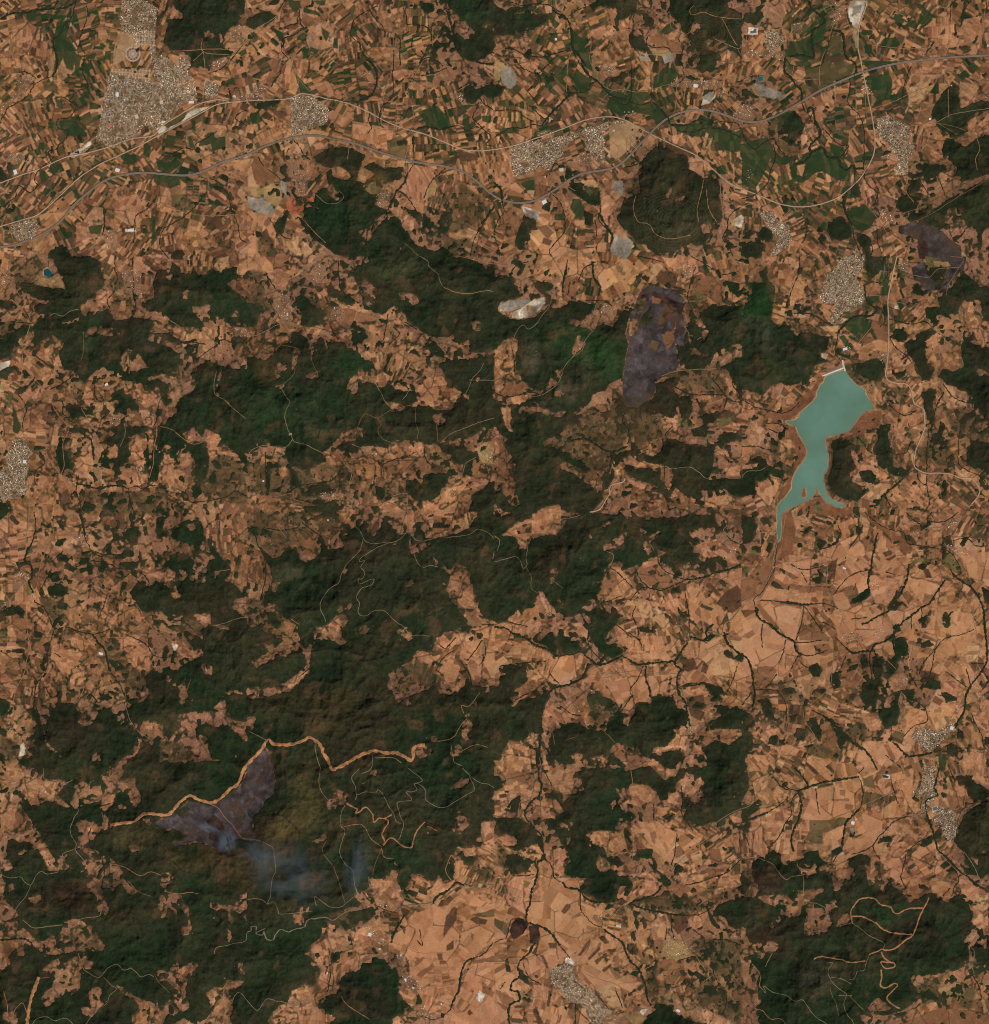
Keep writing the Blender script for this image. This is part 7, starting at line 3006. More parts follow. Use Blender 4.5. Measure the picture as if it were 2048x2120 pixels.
BL = [(6,72,72,22,16,(34,68,30),.8),(6,45,60,24,12,(34,66,32),.7),(6,90,80,16,18,(40,66,34),.7),(6,130,66,8,10,(34,60,30),.5),
 (6,28,76,8,16,(78,76,56),.8),(6,70,82,6,20,(72,74,48),.5),(6,56,104,10,10,(84,76,54),.5),(6,95,118,30,16,(72,56,38),.7),(6,70,128,30,14,(66,54,38),.6),
 (7,12,36,16,22,(30,66,30),.8),(7,8,50,12,6,(80,82,60),.5),(7,18,62,8,14,(72,74,54),.5),(7,32,70,18,8,(66,64,46),.5),(7,14,88,20,10,(58,66,38),.6),(7,165,75,12,20,(38,64,32),.5),(7,30,14,14,10,(60,66,36),.6),
 (5,20,112,30,30,(32,58,30),.6),(5,80,85,20,16,(33,66,34),.5),(5,55,120,26,26,(48,62,38),.6),(5,15,88,12,12,(88,72,42),.6),(5,112,10,24,10,(66,76,44),.6),(5,150,24,40,6,(58,60,36),.5),
 (4,68,72,24,14,(52,54,34),.8),(4,70,58,10,24,(34,62,34),.4),(4,110,62,16,8,(48,56,36),.5),(4,175,30,20,20,(36,56,32),.4),
 (8,165,70,30,20,(52,48,30),.7),(8,170,110,20,26,(56,54,34),.6),(8,125,135,20,14,(54,46,30),.6),(8,60,170,24,20,(48,42,28),.6),(8,118,62,8,8,(38,62,32),.5),
 (9,80,60,40,30,(44,44,29),.6),(9,175,50,14,40,(66,62,40),.6),(9,150,60,20,14,(56,54,34),.5),(9,90,100,24,14,(60,54,34),.5),(9,60,150,30,20,(74,64,36),.6),(9,30,150,24,20,(66,58,36),.6),(9,120,140,20,20,(60,58,36),.5),(9,30,46,16,8,(80,76,54),.7),(9,20,180,16,10,(44,58,32),.4),
 (10,40,40,20,20,(50,44,28),.6),(10,70,50,14,24,(34,46,26),.6),(10,50,170,26,20,(40,44,27),.5),(10,130,160,20,20,(38,44,26),.6),(10,76,148,12,14,(96,88,54),.5),
 (12,100,52,26,12,(80,70,42),.6),(12,150,66,26,14,(84,68,38),.7),(12,180,80,20,20,(72,58,36),.7),(12,40,180,30,20,(30,50,26),.6),(12,100,146,30,10,(30,62,30),.6),(12,50,100,30,16,(62,42,30),.6),(12,120,120,30,16,(50,48,30),.5),
 (13,20,60,20,30,(72,60,36),.6),(13,45,25,14,30,(84,76,42),.7),(13,30,44,18,12,(86,74,42),.6),(13,140,20,40,16,(52,56,38),.5),(13,95,50,10,20,(68,72,42),.5),(13,120,64,16,20,(34,58,32),.5),(13,25,140,30,26,(30,52,28),.6),(13,90,180,24,14,(48,36,26),.6),(13,66,90,16,20,(52,46,32),.5),
 (14,75,30,20,14,(44,52,32),.5),(14,60,75,12,14,(38,48,28),.4),(14,130,100,40,6,(74,68,40),.8),
 (15,30,130,30,16,(62,42,32),.7),(15,60,138,24,4,(66,70,48),.5),(15,20,85,16,12,(60,40,30),.6),(15,110,112,24,12,(36,62,34),.6),(15,60,160,20,16,(66,62,44),.6),(15,130,130,24,20,(44,38,26),.6),(15,180,50,12,30,(50,50,28),.6),
 (2,140,170,20,16,(78,76,50),.6),(2,150,120,26,14,(44,46,28),.6),(3,165,125,24,16,(46,48,28),.6),(3,170,155,24,20,(40,54,28),.5),
 (1,70,160,24,24,(32,58,30),.6),(1,100,140,12,10,(110,92,50),.5),(1,165,10,26,10,(34,58,32),.5),(0,160,20,26,24,(30,44,26),.6)]
for b in BL: blob(*b)
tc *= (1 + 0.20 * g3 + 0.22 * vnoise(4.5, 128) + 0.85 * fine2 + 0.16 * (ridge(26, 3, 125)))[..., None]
# contour rows of the terraced plantations
def rings(t, x, y, ex, ey, per, c, s, rmax):
    global tc
    bx0, by0 = gp(t % 4, t // 4, x, y); bx0 += PAD; by0 += PAD
    d = np.hypot((XX - bx0) / ex, (YY - by0) / ey) + 2.2 * vnoise(60, 131) + 1.0 * vnoise(20, 132)
    w = (np.clip(np.sin(d * 2 * math.pi / per) * 1.5 - .3, 0, 1) * s * np.clip((rmax - d) / 12, 0, 1)).astype(np.float32)
    tc = tc * (1 - w)[..., None] + lin(c) * w[..., None]
rings(2, 136, 168, 1.25, 1, 5.6, (92, 84, 54), .30, 70)
rings(2, 134, 124, 1.1, .8, 5.6, (78, 74, 46), .26, 38)
rings(2, 160, 26, 1.1, 1, 5.4, (98, 82, 50), .35, 60)
rings(4, 22, 12, 1, 1, 6, (110, 98, 62), .45, 42)
rings(13, 80, 70, .8, 1.4, 5, (64, 70, 48), .35, 60)
# thin, scrubby cover where the woods give out
ed = np.clip(1 - (blur(Wf, 5, 2) - .35) * 2.2, 0, 1) * np.clip(.45 + 1.3 * fbm(14, 4, 126), 0, 1)
mixin((88, 74, 48), .6 * ed)
op = np.clip((fbm(22, 5, 127) - .42) * 5, 0, 1); mixin((92, 72, 48), .5 * op)
tc = np.clip(tc * np.array([.98, .90, .95], np.float32), 0.004, 0.5)

# ------------------------------------------------------------------ relief
hills = blur(seq, 24, 3)
big = blur(np.clip(fbm(170, 3, 141) * .5 + .5, 0, 1), 8, 1)
Z = hills * (70 + 190 * big + 370 * R1) + 9 * fbm(80, 3, 143)
flat = np.clip(blur(wat, 16, 3) * 3.2, 0, 1)
LAKE = 30.0
Z = Z * (1 - flat) + (LAKE + 9) * flat
M = blur(watw, 1, 2)
shore = np.clip(blur(watw, 2, 1) * 6, 0, 1) * (M < .45) * (.45 + .5 * np.clip(fbm(14, 3, 144) + .4, 0, 1)); col3 = col3 * (1 - shore)[..., None] + lin((178, 150, 110)) * shore[..., None]
Z = np.where(M > 0.015, LAKE + (0.45 - M) * 26, Z).astype(np.float32)
pit = np.zeros((RH, RW), np.float32)
for k, tx, ty, p in polys:
    if k in 'wq':
        f = fill(p); pit[f[0], f[1]][f[2]] = 1
brd = np.clip(np.minimum(np.minimum(XX, RW - 1 - XX), np.minimum(YY, RH - 1 - YY)) / 60.0, 0, 1); Z *= brd * brd * (3 - 2 * brd)
Z += blur(pit, 2, 2) * 26 * fbm(12, 3, 151) - blur(pit, 4, 2) * 8

def zs(x, y):                      # height at view coordinates (arrays)
    fx = np.clip(np.asarray(x, float) + PAD, 0, RW - 1.001); fy = np.clip(np.asarray(y, float) + PAD, 0, RH - 1.001)
    return bil(Zg, fx / GS, fy / GS)
def bil(A, gx, gy):
    i = np.clip(gx, 0, A.shape[1] - 1.001); j = np.clip(gy, 0, A.shape[0] - 1.001)
    i0 = i.astype(int); j0 = j.astype(int); a = i - i0; b = j - j0
    return A[j0, i0] * (1 - a) * (1 - b) + A[j0, i0 + 1] * a * (1 - b) + A[j0 + 1, i0] * (1 - a) * b + A[j0 + 1, i0 + 1] * a * b
def X3(x, y, z): return np.stack([(np.asarray(x, float) - SW / 2) * PX, (SH / 2 - np.asarray(y, float)) * PX, z + 0 * np.asarray(x, float)], -1)

# ---- grid used by the ground and tree-cover sheets
GS = GRIDSTEP
gx = np.arange(0, RW - 0.5, GS); gy = np.arange(0, RH - 0.5, GS)
NX, NY = len(gx), len(gy)
gxi, gyi = np.meshgrid(gx, gy)
def down(A, r=0.75):
    """area-averaged sample of a raster at the grid points"""
    o = 0
    offs = (-0.33 * GS, 0.33 * GS)
    for dy in offs:
        for dx in offs:
            X = np.clip(gxi + dx, 0, RW - 1.01); Y = np.clip(gyi + dy, 0, RH - 1.01)
            i = X.astype(int); j = Y.astype(int); a = X - i; b = Y - j
            if A.ndim == 3: a = a[..., None]; b = b[..., None]
            o = o + A[j, i] * (1 - a) * (1 - b) + A[j, i + 1] * a * (1 - b) + A[j + 1, i] * (1 - a) * b + A[j + 1, i + 1] * a * b
    return (o / 4).astype(np.float32)
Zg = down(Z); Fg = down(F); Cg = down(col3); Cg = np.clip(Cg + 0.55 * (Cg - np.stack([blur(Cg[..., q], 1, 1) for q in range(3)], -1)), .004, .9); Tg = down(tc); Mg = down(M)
rng2 = np.random.RandomState(5)
CANOPY = np.clip(Fg * 60, -22, 13).astype(np.float32)
CANOPY = np.where(Fg > 0.05, CANOPY + rng2.rand(NY, NX).astype(np.float32) * 7 * np.clip(Fg * 4, 0, 1), CANOPY)
Kg = Zg + CANOPY                   # top of the tree cover
Hg = np.maximum(Zg, Kg)
def hs(x, y): return bil(Hg, (np.asarray(x, float) + PAD) / GS, (np.asarray(y, float) + PAD) / GS)

# ------------------------------------------------------------------ materials
def new_mat(name, rough=0.9, spec=0.1):
    m = bpy.data.materials.new(name); m.use_nodes = True
    b = m.node_tree.nodes['Principled BSDF']; b.inputs['Roughness'].default_value = rough
    b.inputs['Specular IOR Level'].default_value = spec
    return m, m.node_tree, b
def attr_mat(name, attr, scales, amp, bump=None, rough=0.95):
    m, nt, b = new_mat(name, rough, 0.05)
    a = nt.nodes.new('ShaderNodeAttribute'); a.attribute_name = attr
    tcn = nt.nodes.new('ShaderNodeNewGeometry')
    last = a.outputs['Color']
    for s, am in zip(scales, amp):
        n = nt.nodes.new('ShaderNodeTexNoise'); n.inputs['Scale'].default_value = s; n.inputs['Detail'].default_value = 3
        nt.links.new(tcn.outputs['Position'], n.inputs['Vector'])
        mr = nt.nodes.new('ShaderNodeMapRange'); mr.inputs['From Min'].default_value = 0.3; mr.inputs['From Max'].default_value = 0.7
        mr.inputs['To Min'].default_value = 1 - am; mr.inputs['To Max'].default_value = 1 + am
        nt.links.new(n.outputs['Fac'], mr.inputs['Value'])
        vm = nt.nodes.new('ShaderNodeVectorMath'); vm.operation = 'SCALE'
        nt.links.new(last, vm.inputs[0]); nt.links.new(mr.outputs['Result'], vm.inputs['Scale']); last = vm.outputs['Vector']
    nt.links.new(last, b.inputs['Base Color'])
    return m
def flat_mat(name, c, var=0.12, scale=0.01, rough=0.9, c2=None):
    m, nt, b = new_mat(name, rough, 0.1)
    g = nt.nodes.new('ShaderNodeNewGeometry'); n = nt.nodes.new('ShaderNodeTexNoise'); n.inputs['Scale'].default_value = scale; n.inputs['Detail'].default_value = 5
    nt.links.new(g.outputs['Position'], n.inputs['Vector'])
    r = nt.nodes.new('ShaderNodeValToRGB'); e = r.color_ramp.elements
    a = lin(c); e[0].position = .35; e[1].position = .65
    e[0].color = (*(a * (1 - var)), 1); e[1].color = (*((a if c2 is None else lin(c2)) * (1 + var)), 1)
    nt.links.new(n.outputs['Fac'], r.inputs['Fac']); nt.links.new(r.outputs['Color'], b.inputs['Base Color'])
    return m
M_ground = attr_mat('farmland', 'land', (0.02, 0.006), (0.07, 0.04))
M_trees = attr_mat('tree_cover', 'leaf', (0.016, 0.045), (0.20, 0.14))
M_motor = flat_mat('motorway_surface', (140, 122, 104), .08, .004)
M_verge = flat_mat('motorway_verge', (84, 70, 54), .2, .003)
M_road = flat_mat('pale_road', (178, 148, 118), .10, .003)
M_white = flat_mat('white_gravel_road', (144, 122, 92), .10, .003)
M_track = flat_mat('dirt_track', (168, 120, 82), .12, .003)
M_break = flat_mat('fire_break_earth', (156, 108, 74), .18, .006, c2=(182, 126, 80))
M_break2 = flat_mat('narrow_fire_break_earth', (168, 114, 77), .12, .004)
M_path = flat_mat('forest_track_earth', (118, 90, 58), .12, .003)
M_bed = flat_mat('river_gravel', (126, 112, 90), .15, .006)
M_bush = flat_mat('riverside_leaves', (36, 41, 26), .2, .012, c2=(42, 50, 30))
M_bush2 = flat_mat('stream_leaves', (44, 43, 28), .2, .010)
M_roof = {'white': flat_mat('white_roof', (226, 222, 214), .05, .02, .6), 'cream': flat_mat('cream_roof', (206, 188, 160), .06, .02),
          'grey': flat_mat('grey_roof', (146, 138, 130), .08, .02), 'red': flat_mat('terracotta_roof', (170, 96, 74), .1, .02), 'pink': flat_mat('pink_roof', (214, 90, 90), .05, .02)}
M_wall = flat_mat('rendered_wall', (176, 158, 132), .06, .02)

# ------------------------------------------------------------------ object helpers
def tag(o, label=None, cat=None, group=None, kind=None):
    if label: o['label'] = label
    if cat: o['category'] = cat
    if group: o['group'] = group
    if kind: o['kind'] = kind
    return o
def mesh(name, verts, faces, mats, parent=None, attr=None, mi=None, smooth=False):
    """verts (n,3); faces (m,k) array or list of such arrays"""
    me = bpy.data.meshes.new(name)
    if not isinstance(faces, list): faces = [faces]
    faces = [np.asarray(f, np.int32) for f in faces if len(f)]
    me.vertices.add(len(verts)); me.vertices.foreach_set('co', np.asarray(verts, np.float32).ravel())
    loops = np.concatenate([f.ravel() for f in faces]); tot = np.concatenate([np.full(len(f), f.shape[1], np.int32) for f in faces])
    start = np.concatenate([[0], np.cumsum(tot)[:-1]]).astype(np.int32)
    me.loops.add(len(loops)); me.loops.foreach_set('vertex_index', loops)
    me.polygons.add(len(tot)); me.polygons.foreach_set('loop_start', start); me.polygons.foreach_set('loop_total', tot)
    if mi is not None: me.polygons.foreach_set('material_index', np.asarray(mi, np.int32))
    me.update(calc_edges=True)
    if attr:
        a = me.attributes.new(attr[0], 'FLOAT_COLOR', 'POINT')
        d = np.ones((len(verts), 4), np.float32); d[:, :3] = attr[1]; a.data.foreach_set('color', d.ravel())
    for m in (mats if isinstance(mats, list) else [mats]): me.materials.append(m)
    if smooth: me.polygons.foreach_set('use_smooth', np.ones(len(tot), bool))
    o = bpy.data.objects.new(name, me); C.objects.link(o); o.parent = parent
    return o
VX = ((gxi - PAD) - SW / 2) * PX; VY = (SH / 2 - (gyi - PAD)) * PX
IDX = np.arange(NX * NY).reshape(NY, NX)
def sheet(name, cellmask, Zarr, mat, attr=None, dz=0.0, smooth=True):
    """mesh of the grid cells in cellmask (NY-1,NX-1)"""
    j, i = np.nonzero(cellmask)
    if not len(j): return None
    q = np.stack([IDX[j + 1, i], IDX[j + 1, i + 1], IDX[j, i + 1], IDX[j, i]], 1)
    used, inv = np.unique(q, return_inverse=True)
    co = np.stack([VX.ravel()[used], VY.ravel()[used], Zarr.ravel()[used] + dz], 1)
    at = (attr[0], attr[1].reshape(-1, 3)[used]) if attr else None
    return mesh(name, co, inv.reshape(q.shape), mat, attr=at, smooth=smooth)

# ------------------------------------------------------------------ the ground
allc = np.ones((NY - 1, NX - 1), bool)
g = sheet('ground', allc, Zg, M_ground, ('land', Cg)); tag(g, kind='structure')
# surrounding plain, out to the horizon
ex = [(-PAD - SW / 2) * PX + 40, (gx[-1] - PAD - SW / 2) * PX - 40]; ey = [(SH / 2 - (gy[-1] - PAD)) * PX + 40, (SH / 2 + PAD) * PX - 40]
R = 400000.0
ov = np.array([(-R, -R, -9), (R, -R, -9), (R, R, -9), (-R, R, -9), (ex[0], ey[0], -9), (ex[1], ey[0], -9), (ex[1], ey[1], -9), (ex[0], ey[1], -9)], float)
M_far, nt, b_ = new_mat('distant_plain', .95, .05)
g_ = nt.nodes.new('ShaderNodeNewGeometry'); vo = nt.nodes.new('ShaderNodeTexVoronoi'); vo.inputs['Scale'].default_value = .0045
wn_ = nt.nodes.new('ShaderNodeTexNoise'); wn_.inputs['Scale'].default_value = .0003; wn_.inputs['Detail'].default_value = 9; wn_.inputs['Roughness'].default_value = .62
nt.links.new(g_.outputs['Position'], vo.inputs['Vector']); nt.links.new(g_.outputs['Position'], wn_.inputs['Vector'])
sx_ = nt.nodes.new('ShaderNodeSeparateColor'); nt.links.new(vo.outputs['Color'], sx_.inputs[0])
r_ = nt.nodes.new('ShaderNodeValToRGB'); e_ = r_.color_ramp.elements; r_.color_ramp.interpolation = 'CONSTANT'
e_[0].color = (*lin((190, 138, 97)), 1); e_[1].position = .85; e_[1].color = (*lin((74, 68, 42)), 1)
for p_, c_ in ((.3, (176, 122, 82)), (.5, (150, 104, 70)), (.7, (120, 86, 58))): k_ = e_.new(p_); k_.color = (*lin(c_), 1)
nt.links.new(sx_.outputs[0], r_.inputs['Fac'])
m_ = nt.nodes.new('ShaderNodeMapRange'); m_.inputs['From Min'].default_value = .50; m_.inputs['From Max'].default_value = .53; nt.links.new(wn_.outputs['Fac'], m_.inputs['Value'])
mx_ = nt.nodes.new('ShaderNodeMix'); mx_.data_type = 'RGBA'; nt.links.new(m_.outputs[0], mx_.inputs['Factor']); nt.links.new(r_.outputs['Color'], mx_.inputs['A']); mx_.inputs['B'].default_value = (*lin((42, 48, 29)), 1)
nt.links.new(mx_.outputs['Result'], b_.inputs['Base Color'])
o = mesh('distant_plain', ov, np.array([(0, 1, 5, 4), (1, 2, 6, 5), (2, 3, 7, 6), (3, 0, 4, 7)]), M_far); tag(o, kind='structure')

def cells(maskv):                 # a cell counts when any of its corners does
    return maskv[:-1, :-1] | maskv[1:, :-1] | maskv[:-1, 1:] | maskv[1:, 1:]
def gmask(A): return A[np.clip(np.rint(gyi).astype(int), 0, RH - 1), np.clip(np.rint(gxi).astype(int), 0, RW - 1)]
def seeds_split(cm, seeds):
    """assign cells to the nearest seed (view coordinates)"""
    j, i = np.nonzero(cm); x = i * GS - PAD; y = j * GS - PAD
    s = np.array([q[:2] for q in seeds], float)
    best = np.full(len(j), 1e18); b = np.zeros(len(j), int)
    for q in range(len(s)):
        d = (x - s[q, 0]) ** 2 + (y - s[q, 1]) ** 2; m = d < best; best[m] = d[m]; b[m] = q
    for q in range(len(s)):
        o = np.zeros_like(cm); m = b == q; o[j[m], i[m]] = True; yield q, o

# ------------------------------------------------------------------ water
water_cells = cells((Mg > 0.12))
blue = (gxi - PAD < 300)
def wmat(name, c, c2):
    m, nt, b = new_mat(name, 0.35, 0.25)
    g_ = nt.nodes.new('ShaderNodeNewGeometry'); n = nt.nodes.new('ShaderNodeTexNoise'); n.inputs['Scale'].default_value = .0004; n.inputs['Detail'].default_value = 3; n.inputs['Roughness'].default_value = .55; n.inputs['Distortion'].default_value = 0.2
    nt.links.new(g_.outputs['Position'], n.inputs['Vector']); r = nt.nodes.new('ShaderNodeValToRGB'); e = r.color_ramp.elements
    e[0].position = .38; e[1].position = .66; e[0].color = (*lin(c), 1); e[1].color = (*lin(c2), 1)
    nt.links.new(n.outputs['Fac'], r.inputs['Fac']); nt.links.new(r.outputs['Color'], b.inputs['Base Color']); return m
M_lake = wmat('silty_turquoise_water', (94, 122, 98), (108, 144, 124)); M_pond = wmat('deep_blue_water', (22, 78, 84), (34, 98, 100))
LZ = np.full_like(Zg, LAKE)
o = sheet('reservoir_water', water_cells & ~blue[:-1, :-1], LZ, M_lake); tag(o, 'large turquoise reservoir held back by the dam, narrowing to two arms', None, None, 'structure')
o = sheet('pond_water', water_cells & blue[:-1, :-1], LZ, M_pond); tag(o, 'small deep blue pond in the bare pit near the left edge', None, None, 'structure')

# ------------------------------------------------------------------ woods
wood_cells = cells(Fg > 0.0)
tree_seeds = WOODS
for q, cm in seeds_split(wood_cells, tree_seeds):
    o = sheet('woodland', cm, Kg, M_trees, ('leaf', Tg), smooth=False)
    if o: tag(o, tree_seeds[q][2], 'woodland', 'woods on the hills and plain', 'stuff')

# ------------------------------------------------------------------ special grounds: burn scars, quarries, town ground
def special(chars, seeds, name, kind='structure', dz=1.5, cat=None, group=None):
    mk = np.zeros((RH, RW), bool)
    for c in chars: mk |= (ok == ord(c))
    cm = cells(gmask(mk)) & ~wood_cells
    for q, c2 in seeds_split(cm, seeds):
        o = sheet(name, c2, Zg, M_ground, ('land', Cg), dz=dz)
        if o: tag(o, seeds[q][2], cat, group, kind)
special('Pk', BURNS, 'burnt_ground')
special('wqy', PITS, 'quarry', cat=None)
special('UV', TOWNS, 'town_ground')
special('a', [(1700, 930, 'brown dried mud margin round the reservoir')], 'mud_flat', dz=1.2)

# ------------------------------------------------------------------ roads, rivers and tree lines as draped strips
def catmull(p, step):
    p = np.asarray(p, float); n = len(p); out = []
    P = np.vstack([2 * p[0] - p[1], p, 2 * p[-1] - p[-2]])
    for i in range(n - 1):
        a, b, c, d = P[i], P[i + 1], P[i + 2], P[i + 3]
        k = max(1, int(np.linalg.norm(c - b) / step)); t = (np.arange(k) / k)[:, None]
        out.append(0.5 * ((2 * b) + (c - a) * t + (2 * a - 5 * b + 4 * c - d) * t ** 2 + (3 * b - a - 3 * c + d) * t ** 3))
    out.append(p[-1:]); return np.vstack(out)
rs = np.random.RandomState(99)
def wob(n, period, amp):
    k = int(n / period) + 3; r = rs.rand(k) * 2 - 1; x = np.arange(n) / period; i = x.astype(int); f = x - i; f = f * f * (3 - 2 * f)
    return amp * (r[i] * (1 - f) + r[i + 1] * f)
def strip(pts, width, offs, lift, sampler, step=1.6, meander=0.0, wvar=0.0, gaps=0.0, skirt=6.0, zoff=None):
    """offs: cross positions (-1..1 of half width); returns verts, faces, material-index source"""
    c = catmull(pts, step); n = len(c)
    if n < 3: return None
    t = np.gradient(c, axis=0); t /= np.maximum(np.linalg.norm(t, axis=1, keepdims=True), 1e-6); nr = np.stack([-t[:, 1], t[:, 0]], 1)
    if meander: c = c + nr * (wob(n, 4, meander) + wob(n, 1.7, meander * .35))[:, None]
    w = width / 2 * (1 + wob(n, 3, wvar) + wob(n, 1.3, wvar * .5)) if wvar else np.full(n, width / 2)
    if gaps: w = np.where(wob(n, 5, 1) > 1 - 2 * gaps, w * .25, w)
    V = []
    for q, o in enumerate(offs):
        x = c[:, 0] + nr[:, 0] * w * o; y = c[:, 1] + nr[:, 1] * w * o
        zl = lift[q] if isinstance(lift, (list, tuple)) else lift
        V.append(X3(x, y, sampler(x, y) + zl))
    V = np.stack(V, 1)                      # n, k, 3
    if skirt:
        a = V[:, :1].copy(); a[..., 2] -= skirt + 14; b = V[:, -1:].copy(); b[..., 2] -= skirt + 14
        V = np.concatenate([a, V, b], 1)
    k = V.shape[1]; I = np.arange(n * k).reshape(n, k)
    Fq = np.stack([I[:-1, :-1], I[:-1, 1:], I[1:, 1:], I[1:, :-1]], -1)     # n-1,k-1,4
    mi = np.tile(np.arange(k - 1), (n - 1, 1))
    return V.reshape(-1, 3), Fq.reshape(-1, 4), mi.ravel()
def strips(name, items, mats, matmap=None, kind='structure', **kw):
    V = []; Fs = []; Ms = []; n = 0
    for p, args in items:
        r = strip(p, **args)
        if r is None: continue
        V.append(r[0]); Fs.append(r[1] + n); Ms.append(r[2]); n += len(r[0])
    if not V: return None
    mi = np.concatenate(Ms); mi = np.array(matmap)[mi] if matmap else mi * 0
    o = mesh(name, np.vstack(V), np.vstack(Fs), mats, mi=mi); return tag(o, kind=kind, **kw)
def chain(ks):                       # join the stretches of one route that cross tile borders
    segs = [l[3] for l in lines if l[0] in ks]; out = []
    while segs:
        cur = segs.pop(0); done = False
        while not done:
            done = True
            for i, s in enumerate(segs):
                if np.hypot(*(s[0] - cur[-1])) < 15: cur = np.vstack([cur[:-1], (cur[-1] + s[0])[None] / 2, s[1:]]); segs.pop(i); done = False; break
                if np.hypot(*(s[-1] - cur[0])) < 15: cur = np.vstack([s[:-1], (s[-1] + cur[0])[None] / 2, cur[1:]]); segs.pop(i); done = False; break
        out.append(cur)
    return out
for p in chain('M'):
    strips('motorway', [(p, dict(width=5.0, offs=(-1, -.72, -.08, .08, .72, 1), lift=[3, 7, 7.4, 7.4, 7, 3], sampler=hs, meander=.15))],
           [M_motor, M_verge], matmap=[1, 1, 0, 1, 0, 1, 1], label='wide grey-brown motorway with two carriageways curving across the northern plain')
for p in chain('R'):
    strips('main_road', [(p, dict(width=2.6, offs=(-1, 1), lift=5.0, sampler=hs, meander=.2, wvar=.12))], M_road)
SP = {'r': ('country_road', M_white, 1.05, 4.6), 'l': ('farm_track', M_track, 1.15, 4.2), 'c': ('forest_track', M_path, 1.35, 4.4)}
for k, (nm, mt, w, lf) in SP.items():
    for T in range(16):
        it = [(l[3], dict(width=w * (1.0), offs=(-1, 1), lift=lf, sampler=hs, meander=.45, wvar=.2)) for l in lines if l[0] == k and l[1] == T % 4 and l[2] == T // 4]
        if it: strips(nm, it, mt)
for p in chain('C'):
    strips('fire_break', [(p, dict(width=6.6, offs=(-1, -.5, 0, .5, 1), lift=5.0, sampler=hs, meander=.8, wvar=.32))], M_break)
for p in chain('Z'):
    strips('fire_break', [(p, dict(width=3.1, offs=(-1, 0, 1), lift=4.8, sampler=hs, meander=.6, wvar=.32))], M_break2)
for p in chain('z'):
    strips('river_bed', [(p, dict(width=2.2, offs=(-1, 1), lift=4.0, sampler=hs, meander=.5, wvar=.3))], M_bed)
for T in range(16):
    sel = lambda k: [l[3] for l in lines if l[0] == k and l[1] == T % 4 and l[2] == T // 4]
    it = [(p, dict(width=4.7, offs=(-1, -.55, 0, .55, 1), lift=[-3, 12, 15, 12, -3], sampler=zs, meander=1.0, wvar=.48, skirt=0, step=1.2)) for p in sel('S')]
    if it: strips('riverside_trees', it, M_bush, kind='stuff', label='wide dark belts of riverside trees ' + PLACE[T], cat='trees', group='tree belts along the rivers')
    it = [(p, dict(width=2.6, offs=(-1, 0, 1), lift=[-3, 13, -3], sampler=hs, meander=.9, wvar=.45, gaps=.09, skirt=0, step=1.2)) for p in sel('s')]
    if it: strips('stream_trees', it, M_bush2, kind='stuff', label='thin dark tree-lined streams branching ' + PLACE[T], cat='trees', group='tree lines along the streams')

# ------------------------------------------------------------------ buildings
def house_arrays(x, y, w, l, ang, h, z):
    """n gabled houses; returns verts (n*10,3), quads, tris"""
    n = len(x); ca, sa = np.cos(ang), np.sin(ang)
    loc = []
    for (a, b, c) in ((-1, -1, -.6), (1, -1, -.6), (1, 1, -.6), (-1, 1, -.6), (-1, -1, 1), (1, -1, 1), (1, 1, 1), (-1, 1, 1), (0, -1, 1.35), (0, 1, 1.35)):
        px = a * w / 2; py = b * l / 2
        loc.append(np.stack([x + px * ca - py * sa, y + px * sa + py * ca, z + c * h], 1))
    V = np.stack(loc, 1).reshape(-1, 3); b = (np.arange(n) * 10)[:, None]
    q = np.array([(0, 1, 5, 4), (1, 2, 6, 5), (2, 3, 7, 6), (3, 0, 4, 7), (4, 8, 9, 7), (8, 5, 6, 9)])
    t = np.array([(4, 5, 8), (6, 7, 9)])
    return V, (b[:, None] + q[None]).reshape(-1, 4), (b[:, None] + t[None]).reshape(-1, 3)
M_house = attr_mat('house_finish', 'paint', (0.05,), (0.08,), rough=.8)
HP = np.array([lin(c) for c in [(250,226,184),(228,198,156),(196,166,128),(150,128,100),(112,94,74),(255,250,240),(200,124,92),(84,70,54)]])
HPW = [.15, .19, .20, .17, .11, .05, .06, .07]
hr = np.random.RandomState(17)
def pts_in(poly, s, jit, keep):
    f = fill(poly); sy, sx, m = f
    a0 = math.radians(hr.uniform(-25, 25)); n = int(max(m.shape) * 1.5 / s) + 2
    i, j = np.meshgrid(np.arange(-n, n), np.arange(-n, n)); i = i.ravel() * s; j = j.ravel() * s
    cx = (sx.start + sx.stop) / 2; cy = (sy.start + sy.stop) / 2
    x = cx + i * math.cos(a0) - j * math.sin(a0) + hr.uniform(-jit, jit, len(i)); y = cy + i * math.sin(a0) + j * math.cos(a0) + hr.uniform(-jit, jit, len(i))
    xi = np.rint(x).astype(int) - sx.start; yi = np.rint(y).astype(int) - sy.start
    v = (xi >= 0) & (yi >= 0) & (xi < m.shape[1]) & (yi < m.shape[0]); x, y, xi, yi = x[v], y[v], xi[v], yi[v]
    soft_m = blur(np.pad(m.astype(np.float32), 6), 2, 2)[6:-6, 6:-6]; v = (m[yi, xi] | (soft_m[yi, xi] > .3)) & (hr.rand(len(x)) < keep * np.clip(soft_m[yi, xi] * 1.25, 0, 1)); return x[v] - PAD, y[v] - PAD, a0
town_pts = {}; village = []
